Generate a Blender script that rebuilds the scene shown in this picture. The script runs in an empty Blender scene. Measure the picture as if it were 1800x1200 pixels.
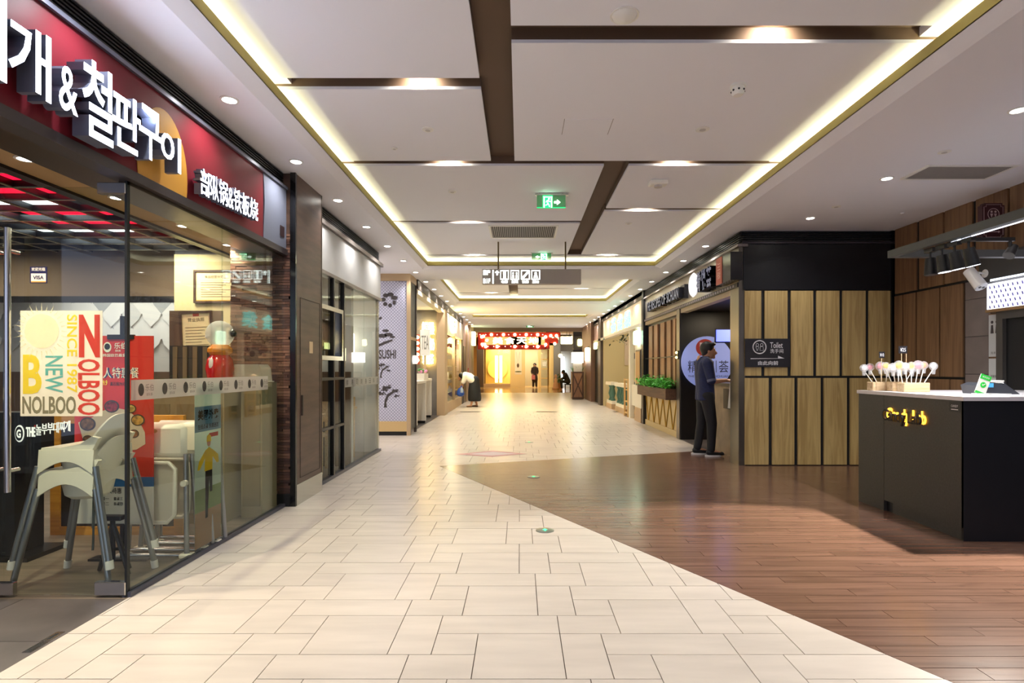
import bpy, bmesh, math, random
from mathutils import Vector, Matrix
random.seed(7)
PI = math.pi
sc = bpy.context.scene
col = sc.collection
# ------------------------------------------------------------------ camera, world, exposure
F, VX, VY, CH = 980.0, 914.0, 648.0, 1.32
cam = bpy.data.objects.new('camera', bpy.data.cameras.new('camera')); col.objects.link(cam)
cam.location = (0, 0, CH); cam.rotation_euler = (PI / 2, 0, 0)
cam.data.sensor_width = 36; cam.data.lens = 36 * F / 1800
cam.data.shift_x = -(VX - 900) / 1800; cam.data.shift_y = (VY - 600) / 1800
cam.data.clip_start = 0.02; cam.data.clip_end = 200
sc.camera = cam
w = bpy.data.worlds.new('hall'); sc.world = w; w.use_nodes = True
w.node_tree.nodes['Background'].inputs[0].default_value = (0.62, 0.70, 1.0, 1)
w.node_tree.nodes['Background'].inputs[1].default_value = 0.7
sc.view_settings.view_transform = 'Standard'; sc.view_settings.look = 'None'
sc.view_settings.gamma = 1; sc.view_settings.use_curve_mapping = False
sc.view_settings.exposure = 1.04
cy = sc.cycles
cy.max_bounces = 9; cy.diffuse_bounces = 5; cy.glossy_bounces = 4; cy.transparent_max_bounces = 12
cy.caustics_reflective = False; cy.caustics_refractive = False; cy.sample_clamp_indirect = 4
K_DOWN, K_COVE, K_SHOP, K_GROOVE = 0.74, 0.58, 0.85, 0.9

# ------------------------------------------------------------------ helpers: colours and materials
def lin(c):
    c = c / 255.0
    return c / 12.92 if c <= 0.04045 else ((c + 0.055) / 1.055) ** 2.4
def L3(rgb): return (lin(rgb[0]), lin(rgb[1]), lin(rgb[2]), 1)
MATS = {}
def M(name, rgb=(200, 200, 200), rough=0.5, metal=0.0, spec=0.5, emit=0.0, emit_rgb=None, noise=None, bump=0.0, alpha=1.0, coat=0.0):
    """plain principled material; noise=(scale, amount, stretch) varies the colour; bump gives fine relief"""
    if name in MATS: return MATS[name]
    m = bpy.data.materials.new(name); m.use_nodes = True; MATS[name] = m
    nt = m.node_tree; b = nt.nodes['Principled BSDF']
    b.inputs['Base Color'].default_value = L3(rgb); b.inputs['Roughness'].default_value = rough
    b.inputs['Metallic'].default_value = metal; b.inputs['Specular IOR Level'].default_value = spec
    b.inputs['Coat Weight'].default_value = coat; b.inputs['Alpha'].default_value = alpha
    if emit:
        b.inputs['Emission Color'].default_value = L3(emit_rgb or rgb); b.inputs['Emission Strength'].default_value = emit
    if noise or bump:
        sca, amt, st = noise or (20, 0, (1, 1, 1))
        tc = nt.nodes.new('ShaderNodeTexCoord'); mp = nt.nodes.new('ShaderNodeMapping'); mp.inputs['Scale'].default_value = st
        n = nt.nodes.new('ShaderNodeTexNoise'); n.inputs['Scale'].default_value = sca; n.inputs['Detail'].default_value = 5
        oi = nt.nodes.new('ShaderNodeObjectInfo'); ad = nt.nodes.new('ShaderNodeVectorMath'); ad.operation = 'ADD'
        mu = nt.nodes.new('ShaderNodeMath'); mu.operation = 'MULTIPLY'; mu.inputs[1].default_value = 37.0
        nt.links.new(oi.outputs['Random'], mu.inputs[0]); nt.links.new(tc.outputs['Object'], ad.inputs[0]); nt.links.new(mu.outputs[0], ad.inputs[1])
        nt.links.new(ad.outputs[0], mp.inputs[0]); nt.links.new(mp.outputs[0], n.inputs['Vector'])
        if amt:
            r = nt.nodes.new('ShaderNodeValToRGB')
            lo = [max(0, c * (1 - amt)) for c in rgb]; hi = [min(255, c * (1 + amt * .6)) for c in rgb]
            r.color_ramp.elements[0].color = L3(lo); r.color_ramp.elements[1].color = L3(hi)
            r.color_ramp.elements[0].position = .3; r.color_ramp.elements[1].position = .7
            nt.links.new(n.outputs['Fac'], r.inputs[0]); nt.links.new(r.outputs[0], b.inputs['Base Color'])
        if bump:
            bp = nt.nodes.new('ShaderNodeBump'); bp.inputs['Strength'].default_value = bump; bp.inputs['Distance'].default_value = .004
            nt.links.new(n.outputs['Fac'], bp.inputs['Height']); nt.links.new(bp.outputs[0], b.inputs['Normal'])
    return m
def wood(name, rgb, rgb2, rough=.45, axis='z', scale=3.0, vary=.12):
    """long grained wood: noise stretched along an axis, a few cathedral streaks, brightness varied piece by piece"""
    if name in MATS: return MATS[name]
    m = bpy.data.materials.new(name); m.use_nodes = True; MATS[name] = m
    nt = m.node_tree; b = nt.nodes['Principled BSDF']; N = nt.nodes.new; Lk = nt.links.new
    tc = N('ShaderNodeTexCoord'); oi = N('ShaderNodeObjectInfo'); mu = N('ShaderNodeMath'); mu.operation = 'MULTIPLY'; mu.inputs[1].default_value = 53
    ad = N('ShaderNodeVectorMath'); ad.operation = 'ADD'; mp = N('ShaderNodeMapping')
    st = {'x': (.12, 2, 2), 'y': (2, .12, 2), 'z': (2, 2, .12)}[axis]; mp.inputs['Scale'].default_value = st
    n = N('ShaderNodeTexNoise'); n.inputs['Scale'].default_value = scale * 4; n.inputs['Detail'].default_value = 6; n.inputs['Distortion'].default_value = 1.2
    r = N('ShaderNodeValToRGB'); r.color_ramp.elements[0].color = L3(rgb2); r.color_ramp.elements[1].color = L3(rgb)
    r.color_ramp.elements[0].position = .35; r.color_ramp.elements[1].position = .6
    hs = N('ShaderNodeHueSaturation'); mr = N('ShaderNodeMapRange'); mr.inputs[3].default_value = 1 - vary; mr.inputs[4].default_value = 1 + vary
    Lk(oi.outputs['Random'], mu.inputs[0]); Lk(tc.outputs['Object'], ad.inputs[0]); Lk(mu.outputs[0], ad.inputs[1]); Lk(ad.outputs[0], mp.inputs[0])
    Lk(mp.outputs[0], n.inputs['Vector']); Lk(n.outputs['Fac'], r.inputs[0]); Lk(r.outputs[0], hs.inputs['Color']); Lk(oi.outputs['Random'], mr.inputs[0])
    Lk(mr.outputs[0], hs.inputs['Value']); Lk(hs.outputs[0], b.inputs['Base Color']); b.inputs['Roughness'].default_value = rough
    bp = N('ShaderNodeBump'); bp.inputs['Strength'].default_value = .15; bp.inputs['Distance'].default_value = .003
    Lk(n.outputs['Fac'], bp.inputs['Height']); Lk(bp.outputs[0], b.inputs['Normal'])
    return m
def glass(name, tint=(248, 250, 248), refl=0.10, alpha_rgb=None):
    """architectural sheet glass: clear with a mirror coat that grows at grazing angles"""
    if name in MATS: return MATS[name]
    m = bpy.data.materials.new(name); m.use_nodes = True; MATS[name] = m
    nt = m.node_tree; nt.nodes.remove(nt.nodes['Principled BSDF']); N = nt.nodes.new; Lk = nt.links.new
    t = N('ShaderNodeBsdfTransparent'); t.inputs[0].default_value = L3(tint)
    g = N('ShaderNodeBsdfGlossy'); g.inputs['Roughness'].default_value = .0
    lw = N('ShaderNodeFresnel'); ge = N('ShaderNodeNewGeometry'); io = N('ShaderNodeMapRange'); io.inputs[3].default_value = 1.5; io.inputs[4].default_value = 1 / 1.5; Lk(ge.outputs['Backfacing'], io.inputs[0]); Lk(io.outputs[0], lw.inputs['IOR'])
    mx = N('ShaderNodeMixShader'); mm = N('ShaderNodeMath'); mm.operation = 'MULTIPLY'; mm.inputs[1].default_value = refl * 8
    Lk(lw.outputs[0], mm.inputs[0]); Lk(mm.outputs[0], mx.inputs[0]); Lk(t.outputs[0], mx.inputs[1]); Lk(g.outputs[0], mx.inputs[2])
    Lk(mx.outputs[0], nt.nodes['Material Output'].inputs[0])
    return m
def film(name, rgb, a=.5, emit=0):
    """printed or frosted film on glass: translucent print with part of the view showing through"""
    if name in MATS: return MATS[name]
    m = bpy.data.materials.new(name); m.use_nodes = True; MATS[name] = m
    nt = m.node_tree; nt.nodes.remove(nt.nodes['Principled BSDF']); N = nt.nodes.new; Lk = nt.links.new
    d = N('ShaderNodeBsdfDiffuse'); d.inputs[0].default_value = L3(rgb); tl = N('ShaderNodeBsdfTranslucent'); tl.inputs[0].default_value = L3(rgb)
    t = N('ShaderNodeBsdfTransparent'); m1 = N('ShaderNodeMixShader'); m1.inputs[0].default_value = .5
    m2 = N('ShaderNodeMixShader'); m2.inputs[0].default_value = a
    Lk(d.outputs[0], m1.inputs[1]); Lk(tl.outputs[0], m1.inputs[2]); Lk(t.outputs[0], m2.inputs[1]); Lk(m1.outputs[0], m2.inputs[2]); Lk(m2.outputs[0], nt.nodes['Material Output'].inputs[0])
    return m

# ------------------------------------------------------------------ helpers: meshes and objects
def wloc(o):
    v = Vector((0, 0, 0))
    while o is not None: v += o.location; o = o.parent
    return v
class MB:
    def __init__(s): s.v = []; s.f = []
    def add(s, vs, fs):
        k = len(s.v); s.v += [tuple(v) for v in vs]; s.f += [tuple(i + k for i in f) for f in fs]; return s
    def box(s, x0, x1, y0, y1, z0, z1, T=None):
        if x0 > x1: x0, x1 = x1, x0
        if y0 > y1: y0, y1 = y1, y0
        if z0 > z1: z0, z1 = z1, z0
        vs = [(x0, y0, z0), (x1, y0, z0), (x1, y1, z0), (x0, y1, z0), (x0, y0, z1), (x1, y0, z1), (x1, y1, z1), (x0, y1, z1)]
        if T is not None: vs = [tuple(T @ Vector(v)) for v in vs]
        return s.add(vs, [(3, 2, 1, 0), (4, 5, 6, 7), (0, 1, 5, 4), (1, 2, 6, 5), (2, 3, 7, 6), (3, 0, 4, 7)])
    def cham(s, x0, x1, y0, y1, z0, z1, c=.01):
        """box with chamfered edges"""
        X, Y, Z = (x0, x1), (y0, y1), (z0, z1); vs = []; sg = (1, -1)
        for i in (0, 1):
            for j in (0, 1):
                for k in (0, 1):
                    vs += [(X[i], Y[j] + sg[j] * c, Z[k] + sg[k] * c), (X[i] + sg[i] * c, Y[j], Z[k] + sg[k] * c), (X[i] + sg[i] * c, Y[j] + sg[j] * c, Z[k])]
        bm = bmesh.new(); bv = [bm.verts.new(v) for v in vs]; r = bmesh.ops.convex_hull(bm, input=bv)
        bm.verts.ensure_lookup_table(); bm.verts.index_update()
        s.add([v.co[:] for v in bm.verts], [[v.index for v in f.verts] for f in bm.faces]); bm.free(); return s
    def prism(s, poly, axis, a, b):
        """polygon (u, v) extruded along an axis: x -> (y,z), y -> (x,z), z -> (x,y)"""
        n = len(poly)
        P = {'x': lambda u, v, t: (t, u, v), 'y': lambda u, v, t: (u, t, v), 'z': lambda u, v, t: (u, v, t)}[axis]
        vs = [P(u, v, a) for u, v in poly] + [P(u, v, b) for u, v in poly]
        fs = [tuple(range(n)), tuple(range(2 * n - 1, n - 1, -1))] + [(i, n + i, n + (i + 1) % n, (i + 1) % n) for i in range(n)]
        return s.add(vs, fs)
    def cyl(s, p0, p1, r0, r1=None, n=12, caps=True):
        r1 = r0 if r1 is None else r1; p0, p1 = Vector(p0), Vector(p1); d = (p1 - p0).normalized()
        a = d.orthogonal().normalized(); b = d.cross(a); vs = []
        for p, r in ((p0, r0), (p1, r1)):
            for i in range(n):
                t = 2 * PI * i / n; vs.append(p + a * (r * math.cos(t)) + b * (r * math.sin(t)))
        fs = [(i, (i + 1) % n, n + (i + 1) % n, n + i) for i in range(n)]
        if caps: fs += [tuple(range(n - 1, -1, -1)), tuple(range(n, 2 * n))]
        return s.add(vs, fs)
    def tube(s, pts, r, n=8):
        pts = [Vector(p) for p in pts]; k = len(pts); vs = []; up = None
        rr = r if isinstance(r, (list, tuple)) else [r] * k
        for i, p in enumerate(pts):
            d = (pts[min(i + 1, k - 1)] - pts[max(i - 1, 0)]).normalized()
            a = d.orthogonal().normalized() if up is None else (up - d * up.dot(d)).normalized(); up = a; b = d.cross(a)
            for j in range(n):
                t = 2 * PI * j / n; vs.append(p + a * (rr[i] * math.cos(t)) + b * (rr[i] * math.sin(t)))
        fs = [(i * n + j, i * n + (j + 1) % n, (i + 1) * n + (j + 1) % n, (i + 1) * n + j) for i in range(k - 1) for j in range(n)]
        fs += [tuple(range(n - 1, -1, -1)), tuple(range((k - 1) * n, k * n))]
        return s.add(vs, fs)
    def lathe(s, prof, c=(0, 0, 0), n=16, sx=1, sy=1):
        vs = []; k = len(prof)
        for r, z in prof:
            for i in range(n):
                t = 2 * PI * i / n; vs.append((c[0] + sx * r * math.cos(t), c[1] + sy * r * math.sin(t), c[2] + z))
        fs = [(i * n + j, i * n + (j + 1) % n, (i + 1) * n + (j + 1) % n, (i + 1) * n + j) for i in range(k - 1) for j in range(n)]
        fs += [tuple(range(n - 1, -1, -1)), tuple(range((k - 1) * n, k * n))]
        return s.add(vs, fs)
    def ball(s, c, r, nu=12, nv=8, sc=(1, 1, 1), T=None):
        prof = [(max(1e-4, math.sin(PI * i / nv)), -math.cos(PI * i / nv)) for i in range(nv + 1)]
        k = MB().lathe(prof, (0, 0, 0), nu)
        vs = [Vector((v[0] * r * sc[0], v[1] * r * sc[1], v[2] * r * sc[2])) for v in k.v]
        if T is not None: vs = [T @ v for v in vs]
        return s.add([(v[0] + c[0], v[1] + c[1], v[2] + c[2]) for v in vs], k.f)
    def disc(s, c, r, axis='y', t=.004, n=28, ry=None):
        ry = ry or r
        k = 'xyz'.index(axis); u = [i for i in range(3) if i != k]
        poly = [(c[u[0]] + r * math.cos(2 * PI * i / n), c[u[1]] + ry * math.sin(2 * PI * i / n)) for i in range(n)]
        return s.prism(poly, axis, c[k] - t / 2, c[k] + t / 2)
    def build(s, name, mat, parent=None, smooth=False, local=False):
        off = Vector((0, 0, 0)) if (parent is None or local) else wloc(parent)
        me = bpy.data.meshes.new(name)
        me.from_pydata([(v[0] - off.x, v[1] - off.y, v[2] - off.z) for v in s.v], [], s.f)
        bm = bmesh.new(); bm.from_mesh(me); bmesh.ops.recalc_face_normals(bm, faces=bm.faces); bm.to_mesh(me); bm.free()
        if smooth:
            for p in me.polygons: p.use_smooth = True
            me.set_sharp_from_angle(angle=math.radians(40))
        if isinstance(mat, (list, tuple)):
            for q in mat: me.materials.append(q)
        else: me.materials.append(mat)
        o = bpy.data.objects.new(name, me); col.objects.link(o)
        if parent is not None: o.parent = parent
        return o
def B(x0, x1, y0, y1, z0, z1): return MB().box(x0, x1, y0, y1, z0, z1)
def thing(name, label=None, cat=None, loc=(0, 0, 0), rz=0, group=None):
    o = bpy.data.objects.new(name, None); col.objects.link(o); o.location = loc; o.rotation_euler = (0, 0, rz); o.empty_display_size = .1
    if label: o['label'] = label
    if cat: o['category'] = cat
    if group: o['group'] = group
    return o
def struct(name, label=None, loc=(0, 0, 0)):
    o = thing(name, label, None, loc); o['kind'] = 'structure'; return o
def tag(o, label, cat, group=None):
    o['label'] = label; o['category'] = cat
    if group: o['group'] = group
    return o
def stru(o, label=None):
    o['kind'] = 'structure'
    if label: o['label'] = label
    return o
def stuff(o): o['kind'] = 'stuff'; return o
def dup(root, loc, rz=None, label=None):
    r = root.copy(); col.objects.link(r); r.location = loc
    if rz is not None: r.rotation_euler = (0, 0, rz)
    if label: r['label'] = label
    for ch in list(root.children):
        c = ch.copy(); col.objects.link(c); c.parent = r
        for g in list(ch.children):
            d = g.copy(); col.objects.link(d); d.parent = c
    return r
_T = {}
def text_mesh(body, bold=0.0, depth=0.0):
    key = (body, bold, depth > 0)
    cu = bpy.data.curves.new('t', 'FONT'); cu.body = body; cu.size = 1; cu.resolution_u = 3; cu.offset = bold
    cu.extrude = .5 if depth > 0 else 0
    o = bpy.data.objects.new('t', cu); col.objects.link(o)
    dg = bpy.context.evaluated_depsgraph_get(); me = bpy.data.meshes.new_from_object(o.evaluated_get(dg))
    V = [v.co.copy() for v in me.vertices]; Fs = [tuple(p.vertices) for p in me.polygons]
    bpy.data.objects.remove(o); bpy.data.curves.remove(cu); bpy.data.meshes.remove(me)
    if not V: V = [Vector((0, 0, 0))] * 3; Fs = [(0, 1, 2)]
    xs = [v.x for v in V]; ys = [v.y for v in V]
    return V, Fs, (min(xs), max(xs), min(ys), max(ys))
def put_text(name, body, mat, parent, c, right, up, w_, h_, depth=.002, bold=0.0, keep=False, side_mat=None):
    """lettering fitted into a w_ x h_ box centred at c; right/up span its plane, its face looks along right x up"""
    V, Fs, (a, b, e, g) = text_mesh(body, bold, depth)
    R, U = Vector(right).normalized(), Vector(up).normalized(); Nn = R.cross(U); c = Vector(c)
    sx, sy = w_ / max(b - a, 1e-6), h_ / max(g - e, 1e-6)
    if keep: sx = sy = min(sx, sy)
    off = wloc(parent) if parent is not None else Vector((0, 0, 0))
    vs = []
    for v in V:
        z = (v.z / 1.0 + .5) * depth if depth > 0 else 0
        vs.append(c + R * ((v.x - (a + b) / 2) * sx) + U * ((v.y - (e + g) / 2) * sy) + Nn * z - off)
    me = bpy.data.meshes.new(name); me.from_pydata(vs, [], Fs); me.materials.append(mat)
    if side_mat is not None:
        me.materials.append(side_mat); me.update()
        for p in me.polygons:
            if p.normal.dot(Nn) < .9: p.material_index = 1
    o = bpy.data.objects.new(name, me); col.objects.link(o); o.parent = parent
    return o
def lamp(kind, loc, power, color=(1, 1, 1), parent=None, **kw):
    d = bpy.data.lights.new('light', kind); d.energy = power; d.color = color
    for k, v in kw.items():
        if k not in ('aim', 'rot'): setattr(d, k, v)
    o = bpy.data.objects.new('light', d); col.objects.link(o)
    if parent is not None: o.parent = parent; o.location = Vector(loc) - wloc(parent)
    else: o.location = loc
    if 'aim' in kw: o.rotation_euler = (Vector(kw['aim']) - Vector(loc)).to_track_quat('-Z', 'Y').to_euler()
    if 'rot' in kw: o.rotation_euler = kw['rot']
    return o
def clip(poly, n, d):
    """keep the part of a convex polygon where n.p >= d"""
    out = []
    for i in range(len(poly)):
        p, q = poly[i], poly[(i + 1) % len(poly)]; a = n[0] * p[0] + n[1] * p[1] - d; b = n[0] * q[0] + n[1] * q[1] - d
        if a >= 0: out.append(p)
        if (a >= 0) != (b >= 0):
            t = a / (a - b); out.append((p[0] + t * (q[0] - p[0]), p[1] + t * (q[1] - p[1])))
    return out
def area(p): return abs(sum(p[i][0] * p[(i + 1) % len(p)][1] - p[(i + 1) % len(p)][0] * p[i][1] for i in range(len(p)))) / 2 if len(p) > 2 else 0

# ------------------------------------------------------------------ materials
WHITE = M('plaster', (242, 242, 249), .85)
BROWN = M('groove_brown', (105, 84, 68), .7)
LIP_BOUNCE = M('cove_lip', (186, 170, 98), .6)  # yellow bounce of the cove light put into the lip colour
BLACK = M('black_metal', (22, 21, 23), .35)
BLACKM = M('black_matte', (16, 16, 18), .6)
STEEL = M('steel', (190, 190, 192), .25, 1.0)
CHROME = M('brushed_chrome', (200, 198, 195), .18, 1.0)
BRONZE = M('bronze', (92, 80, 68), .28, .8)
DARKGREY = M('dark_grey', (52, 52, 54), .5)
CREAM = M('cream_paint', (226, 214, 184), .7)
BEIGE = M('beige_wood', (196, 170, 138), .55, noise=(8, .1, (1, 1, .1)))
PAPER = M('paper', (235, 230, 220), .7)
PWHITE = M('white_plastic', (238, 236, 230), .35)
GL = glass('clear_glass', (244, 248, 244), .10)
GLS = glass('showcase_glass', (245, 248, 246), .06)
# ================================================================== FLOOR
floor = struct('floor', 'cream stone paving with a wedge of brown wood-look boards')
TILE = M('cream_tile', (212, 203, 193), .27, noise=(3.5, .04, (.5, 2.6, 1)), spec=.45)
GROUT = M('grout', (110, 98, 86), .8)
PLANKM = wood('brown_board', (122, 92, 77), (104, 77, 63), .21, 'x', 2.0, .08)
FARB = M('far_brown_stone', (176, 140, 88), .12, noise=(2, .1, (1, 1, 1)))
DTILE = M('dark_tile', (92, 86, 84), .4, noise=(3, .18, (1, 1, 1)))
SHOPF = wood('shop_boards', (128, 116, 104), (100, 90, 80), .35, 'x', 1.5, .1)
TP = (-1.10, 7.58)
d1 = Vector((2.78, -4.98)).normalized(); n1 = (-d1.y, d1.x)          # towards the boards
d2 = Vector((3.84, 1.34)).normalized(); n2 = (d2.y, -d2.x)
k1 = n1[0] * TP[0] + n1[1] * TP[1]; k2 = n2[0] * TP[0] + n2[1] * TP[1]
neg = lambda n: (-n[0], -n[1])
XL, XR = -2.26, 3.0
B(-9, 9, -8, 62, -.06, -.008).build('grout_bed', GROUT, floor)
u = .2035; X0, Y0 = -.005, 2.374
pieces = []
prot = [(-1, 0, 2, 2), (1, 0, 1, 2), (2, 0, 1, 1), (2, 1, 3, 1), (1, 2, 1.5, 1)]
for i in range(-40, 90):
    for j in range(-60, 60):
        ox, oy = -.5 * i - 4 * j, 3 * i + 1 * j
        for (a, b, w_, h_) in prot:
            x0, y0 = X0 + (a + ox) * u, Y0 + (b + oy) * u; x1, y1 = x0 + w_ * u, y0 + h_ * u
            if y1 < 1.7 or y0 > 17 or x1 < -3.4 or x0 > XR or (x1 < XL and not 8.9 < y0 < 11.0): continue
            g = .0022; q = [(x0 + g, y0 + g), (x1 - g, y0 + g), (x1 - g, y1 - g), (x0 + g, y1 - g)]
            if not 8.9 < y0 < 11.0: q = clip(q, (1, 0), XL)
            q = clip(q, (-1, 0), -XR)
            if len(q) < 3: continue
            br = clip(clip(q, n1, k1), n2, k2)
            if area(br) < 1e-5: pieces.append(((x0, y0, w_, h_), q, abs(area(q) - (x1 - x0 - 2 * g) * (y1 - y0 - 2 * g)) < 1e-6)); continue
            for pp in (clip(q, neg(n1), -k1), clip(clip(q, n1, k1), neg(n2), -k2)):
                if area(pp) > 1e-4: pieces.append(((x0, y0, w_, h_), pp, False))
pieces.sort(key=lambda p: min(v[1] for v in p[1]))
share = {}; rest = MB()
def slab(mb, q, ztop, zb=-.008): return mb.prism(q, 'z', zb, ztop)
for k, (key, q, full) in enumerate(pieces):
    if k < 300:
        cx, cyy = key[0], key[1]
        if full and key[2:] in share:
            o = bpy.data.objects.new('tile', share[key[2:]]); col.objects.link(o); o.parent = floor
        else:
            o = slab(MB(), [(p[0] - cx, p[1] - cyy) for p in q], 0).build('tile', TILE); o.parent = floor
            if full: share[key[2:]] = o.data
        o.location = (cx, cyy, random.uniform(-.0006, 0))
    else: slab(rest, q, -.0004)
stuff(rest.build('small_tiles', TILE, floor))
B(XL, 3.2, -7.0, 1.6, -.009, -.0062).build('near_paving', TILE, floor); B(3.2, 5.1, -7.0, .6, -.009, -.0062).build('near_boards', PLANKM, floor)
B(XL, XR, 17.0, 31.5, -.008, -.0004).build('far_paving', TILE, floor)
pl = [(-9, 30.0), (9, 31.5), (9, 60), (-9, 60)]
slab(MB(), pl, .001).build('far_brown_paving', FARB, floor)
# brown boards
boards = []
PW, PL_ = .098, .93
r = 0; y = .6
while y < 9.0:
    x = -1.6 + ((r * .327) % 1) * PL_ - PL_
    while x < 6:
        q = [(x + .0015, y + .0018), (x + PL_ - .0015, y + .0018), (x + PL_ - .0015, y + PW - .0018), (x + .0015, y + PW - .0018)]
        q = clip(clip(clip(q, n1, k1 + .004), n2, k2 + .004), (-1, 0), -5.1)
        if area(q) > 2e-4: boards.append(q)
        x += PL_
    r += 1; y += PW
vis = lambda q: any(p[1] > 1.6 and abs(p[0]) < p[1] * .93 for p in q)
boards.sort(key=lambda q: (not vis(q), min(p[1] for p in q)))
rest = MB()
for k, q in enumerate(boards):
    if k < 300 and vis(q):
        o = slab(MB(), [(p[0] - q[0][0], p[1] - q[0][1]) for p in q], 0).build('board', PLANKM); o.parent = floor; o.location = (q[0][0], q[0][1], random.uniform(-.0008, 0))
    else: slab(rest, q, -.0004)
stuff(rest.build('small_boards', PLANKM, floor))
# recess floor behind the boards on the right, dark threshold and shop floors on the left
B(3.0, 5.1, 8.9, 10.4, -.008, 0).build('recess_paving', DTILE, floor)
for (x0, x1, y0, y1) in ((-2.85, -2.26, 1.3, 2.1), (-2.85, -2.26, 2.1, 2.7), (-2.85, -2.26, 2.7, 3.2), (-3.45, -2.85, 1.3, 2.4), (-3.45, -2.85, 2.4, 3.2), (-4.6, -3.45, 1.3, 3.2)):
    B(x0 + .002, x1 - .002, y0 + .002, y1 - .002, -.008, 0).build('dark_tile', DTILE, floor)
B(-8.6, -2.262, 3.2, 8.9, -.008, .0).build('shop_boards', SHOPF, floor)
B(-8.6, -2.262, 11.1, 25, -.008, 0).build('shop_paving', DTILE, floor)
B(3.0, 8, 10.4, 25, -.008, 0).build('shop_paving', M('warm_paving', (170, 140, 108), .4), floor)
# floor markers, sockets, decal
MET = M('marker_metal', (170, 176, 172), .3, .9)
GRN = M('green_led', (60, 230, 140), .4, emit=1.6)
for k, (px, py, lab) in enumerate(((958, 932, 'nearest round steel floor marker with green arrow on cream paving'), (938, 838, 'round floor marker with green light on the brown boards'), (930, 777, 'farthest round floor marker glinting on the cream paving'))):
    Y = 1293.6 / (py - 648); X = (px - 914) * Y / 980
    t = thing('floor_marker', lab, 'floor light', (X, Y, 0), group='floor guide lights')
    MB().lathe([(.075, 0), (.075, .003), (.068, .005), (.001, .005)], (X, Y, 0), 24).build('rim', MET, t, True)
    MB().prism([(X - .006, Y - .03), (X + .006, Y - .03), (X + .006, Y), (X + .02, Y), (X, Y + .032), (X - .02, Y), (X - .006, Y)], 'z', .005, .007).build('arrow', GRN, t)
dc = thing('floor_decal', 'faded pink diamond sticker lying flat on the cream paving', 'sticker', (-.43, 8.68, 0))
MB().prism([(-1.0, 8.62), (-.43, 8.36), (.1, 8.66), (-.43, 8.98)], 'z', .0006, .0016).build('sheet', M('pink_print', (205, 150, 150), .5), dc)
MB().prism([(-.8, 8.63), (-.43, 8.47), (-.05, 8.66), (-.43, 8.88)], 'z', .0016, .002).build('centre_print', M('pale_print', (222, 205, 205), .5), dc)
for (px, py, lab) in ((62, 1138, 'steel floor latch plate nearer the camera on the dark threshold'), (93, 1119, 'steel floor latch plate nearer the glass on the dark threshold')):
    Y = 1293.6 / (py - 648); X = (px - 914) * Y / 980
    t = thing('latch_plate', lab, 'floor plate', (X, Y, 0), group='door latch plates')
    B(X - .02, X + .02, Y - .05, Y + .05, 0, .003).build('plate', CHROME, t); B(X - .009, X + .009, Y - .028, Y + .028, .003, .0035).build('slot', BLACKM, t)

# ================================================================== CEILING
ceil = struct('ceiling', 'white plaster ceiling with recessed trays and brown grooves')
LC, PZ, GZ = 3.20, 3.40, 3.50                                            # lower ceiling, panel underside, groove top
TX0, TX1, TY1 = -1.73, 2.53, 10.45
Z0 = -7.0
def low(x0, x1, y0, y1): B(x0, x1, y0, y1, LC, LC + .03).build('plaster_soffit', WHITE, ceil)
low(-2.9, TX0 - .1, Z0, TY1 + 1.35); low(TX1 + .1, 5.3, Z0, TY1 + 1.35); low(TX0 - .1, TX1 + .1, TY1 + .1, 11.75)
B(-9, 9, Z0, 62, 3.7, 3.8).build('slab_above', WHITE, ceil)
B(-2.9, 5.3, Z0 - .1, Z0, LC, 3.7).build('tray_end', WHITE, ceil)
def lip_x(x, s, y0, y1, zt=.13):
    """lip along Y; s = +1 when the tray lies towards +X"""
    MB().prism([(x - s * .10, LC), (x, LC + .05), (x, LC + .058), (x - s * .03, LC + .058), (x - s * .10, LC + .03)], 'y', y0, y1).build('chamfer', WHITE, ceil)
    MB().prism([(x, LC + .05), (x, LC + zt), (x - s * .02, LC + zt), (x - s * .02, LC + .05)], 'y', y0, y1).build('lip', LIP_BOUNCE, ceil)
def lip_y(y, s, x0, x1, zt=.13):
    MB().prism([(y - s * .10, LC), (y, LC + .05), (y, LC + .058), (y - s * .03, LC + .058), (y - s * .10, LC + .03)], 'x', x0, x1).build('chamfer', WHITE, ceil)
    MB().prism([(y, LC + .05), (y, LC + zt), (y - s * .02, LC + zt), (y - s * .02, LC + .05)], 'x', x0, x1).build('lip', LIP_BOUNCE, ceil)
def cove(loc, sx, sy, rot, p):
    lamp('AREA', loc, p * K_COVE, (1, .96, .56), shape='RECTANGLE', size=sx, size_y=sy, rot=rot, spread=math.radians(150))
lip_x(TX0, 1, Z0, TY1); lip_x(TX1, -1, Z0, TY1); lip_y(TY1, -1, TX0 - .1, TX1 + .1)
B(TX0 - .36, TX0 - .34, Z0, TY1 + .3, LC + .1, GZ).build('tray_side', WHITE, ceil); B(TX1 + .34, TX1 + .36, Z0, TY1 + .3, LC + .1, GZ).build('tray_side', WHITE, ceil)
B(TX0 - .36, TX1 + .36, TY1 + .34, TY1 + .36, LC + .1, GZ).build('tray_side', WHITE, ceil)
B(TX0 - .36, TX1 + .36, Z0, TY1 + .36, GZ, GZ + .02).build('groove_bed', BROWN, ceil)
def raft(x0, x1, y0, y1):
    B(x0, x1, y0, y1, PZ, PZ + .022).build('panel', WHITE, ceil); B(x0 + .001, x1 - .001, y0 + .001, y1 - .001, PZ + .022, GZ).build('panel_edge', BROWN, ceil)
xl, xr = TX0 - .34, TX1 + .34
raft(xl, -.29, Z0, 3.99); raft(xl, -.29, 4.15, 5.58); raft(-.055, xr, Z0, 3.38); raft(-.055, xr, 3.56, 5.58)
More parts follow.
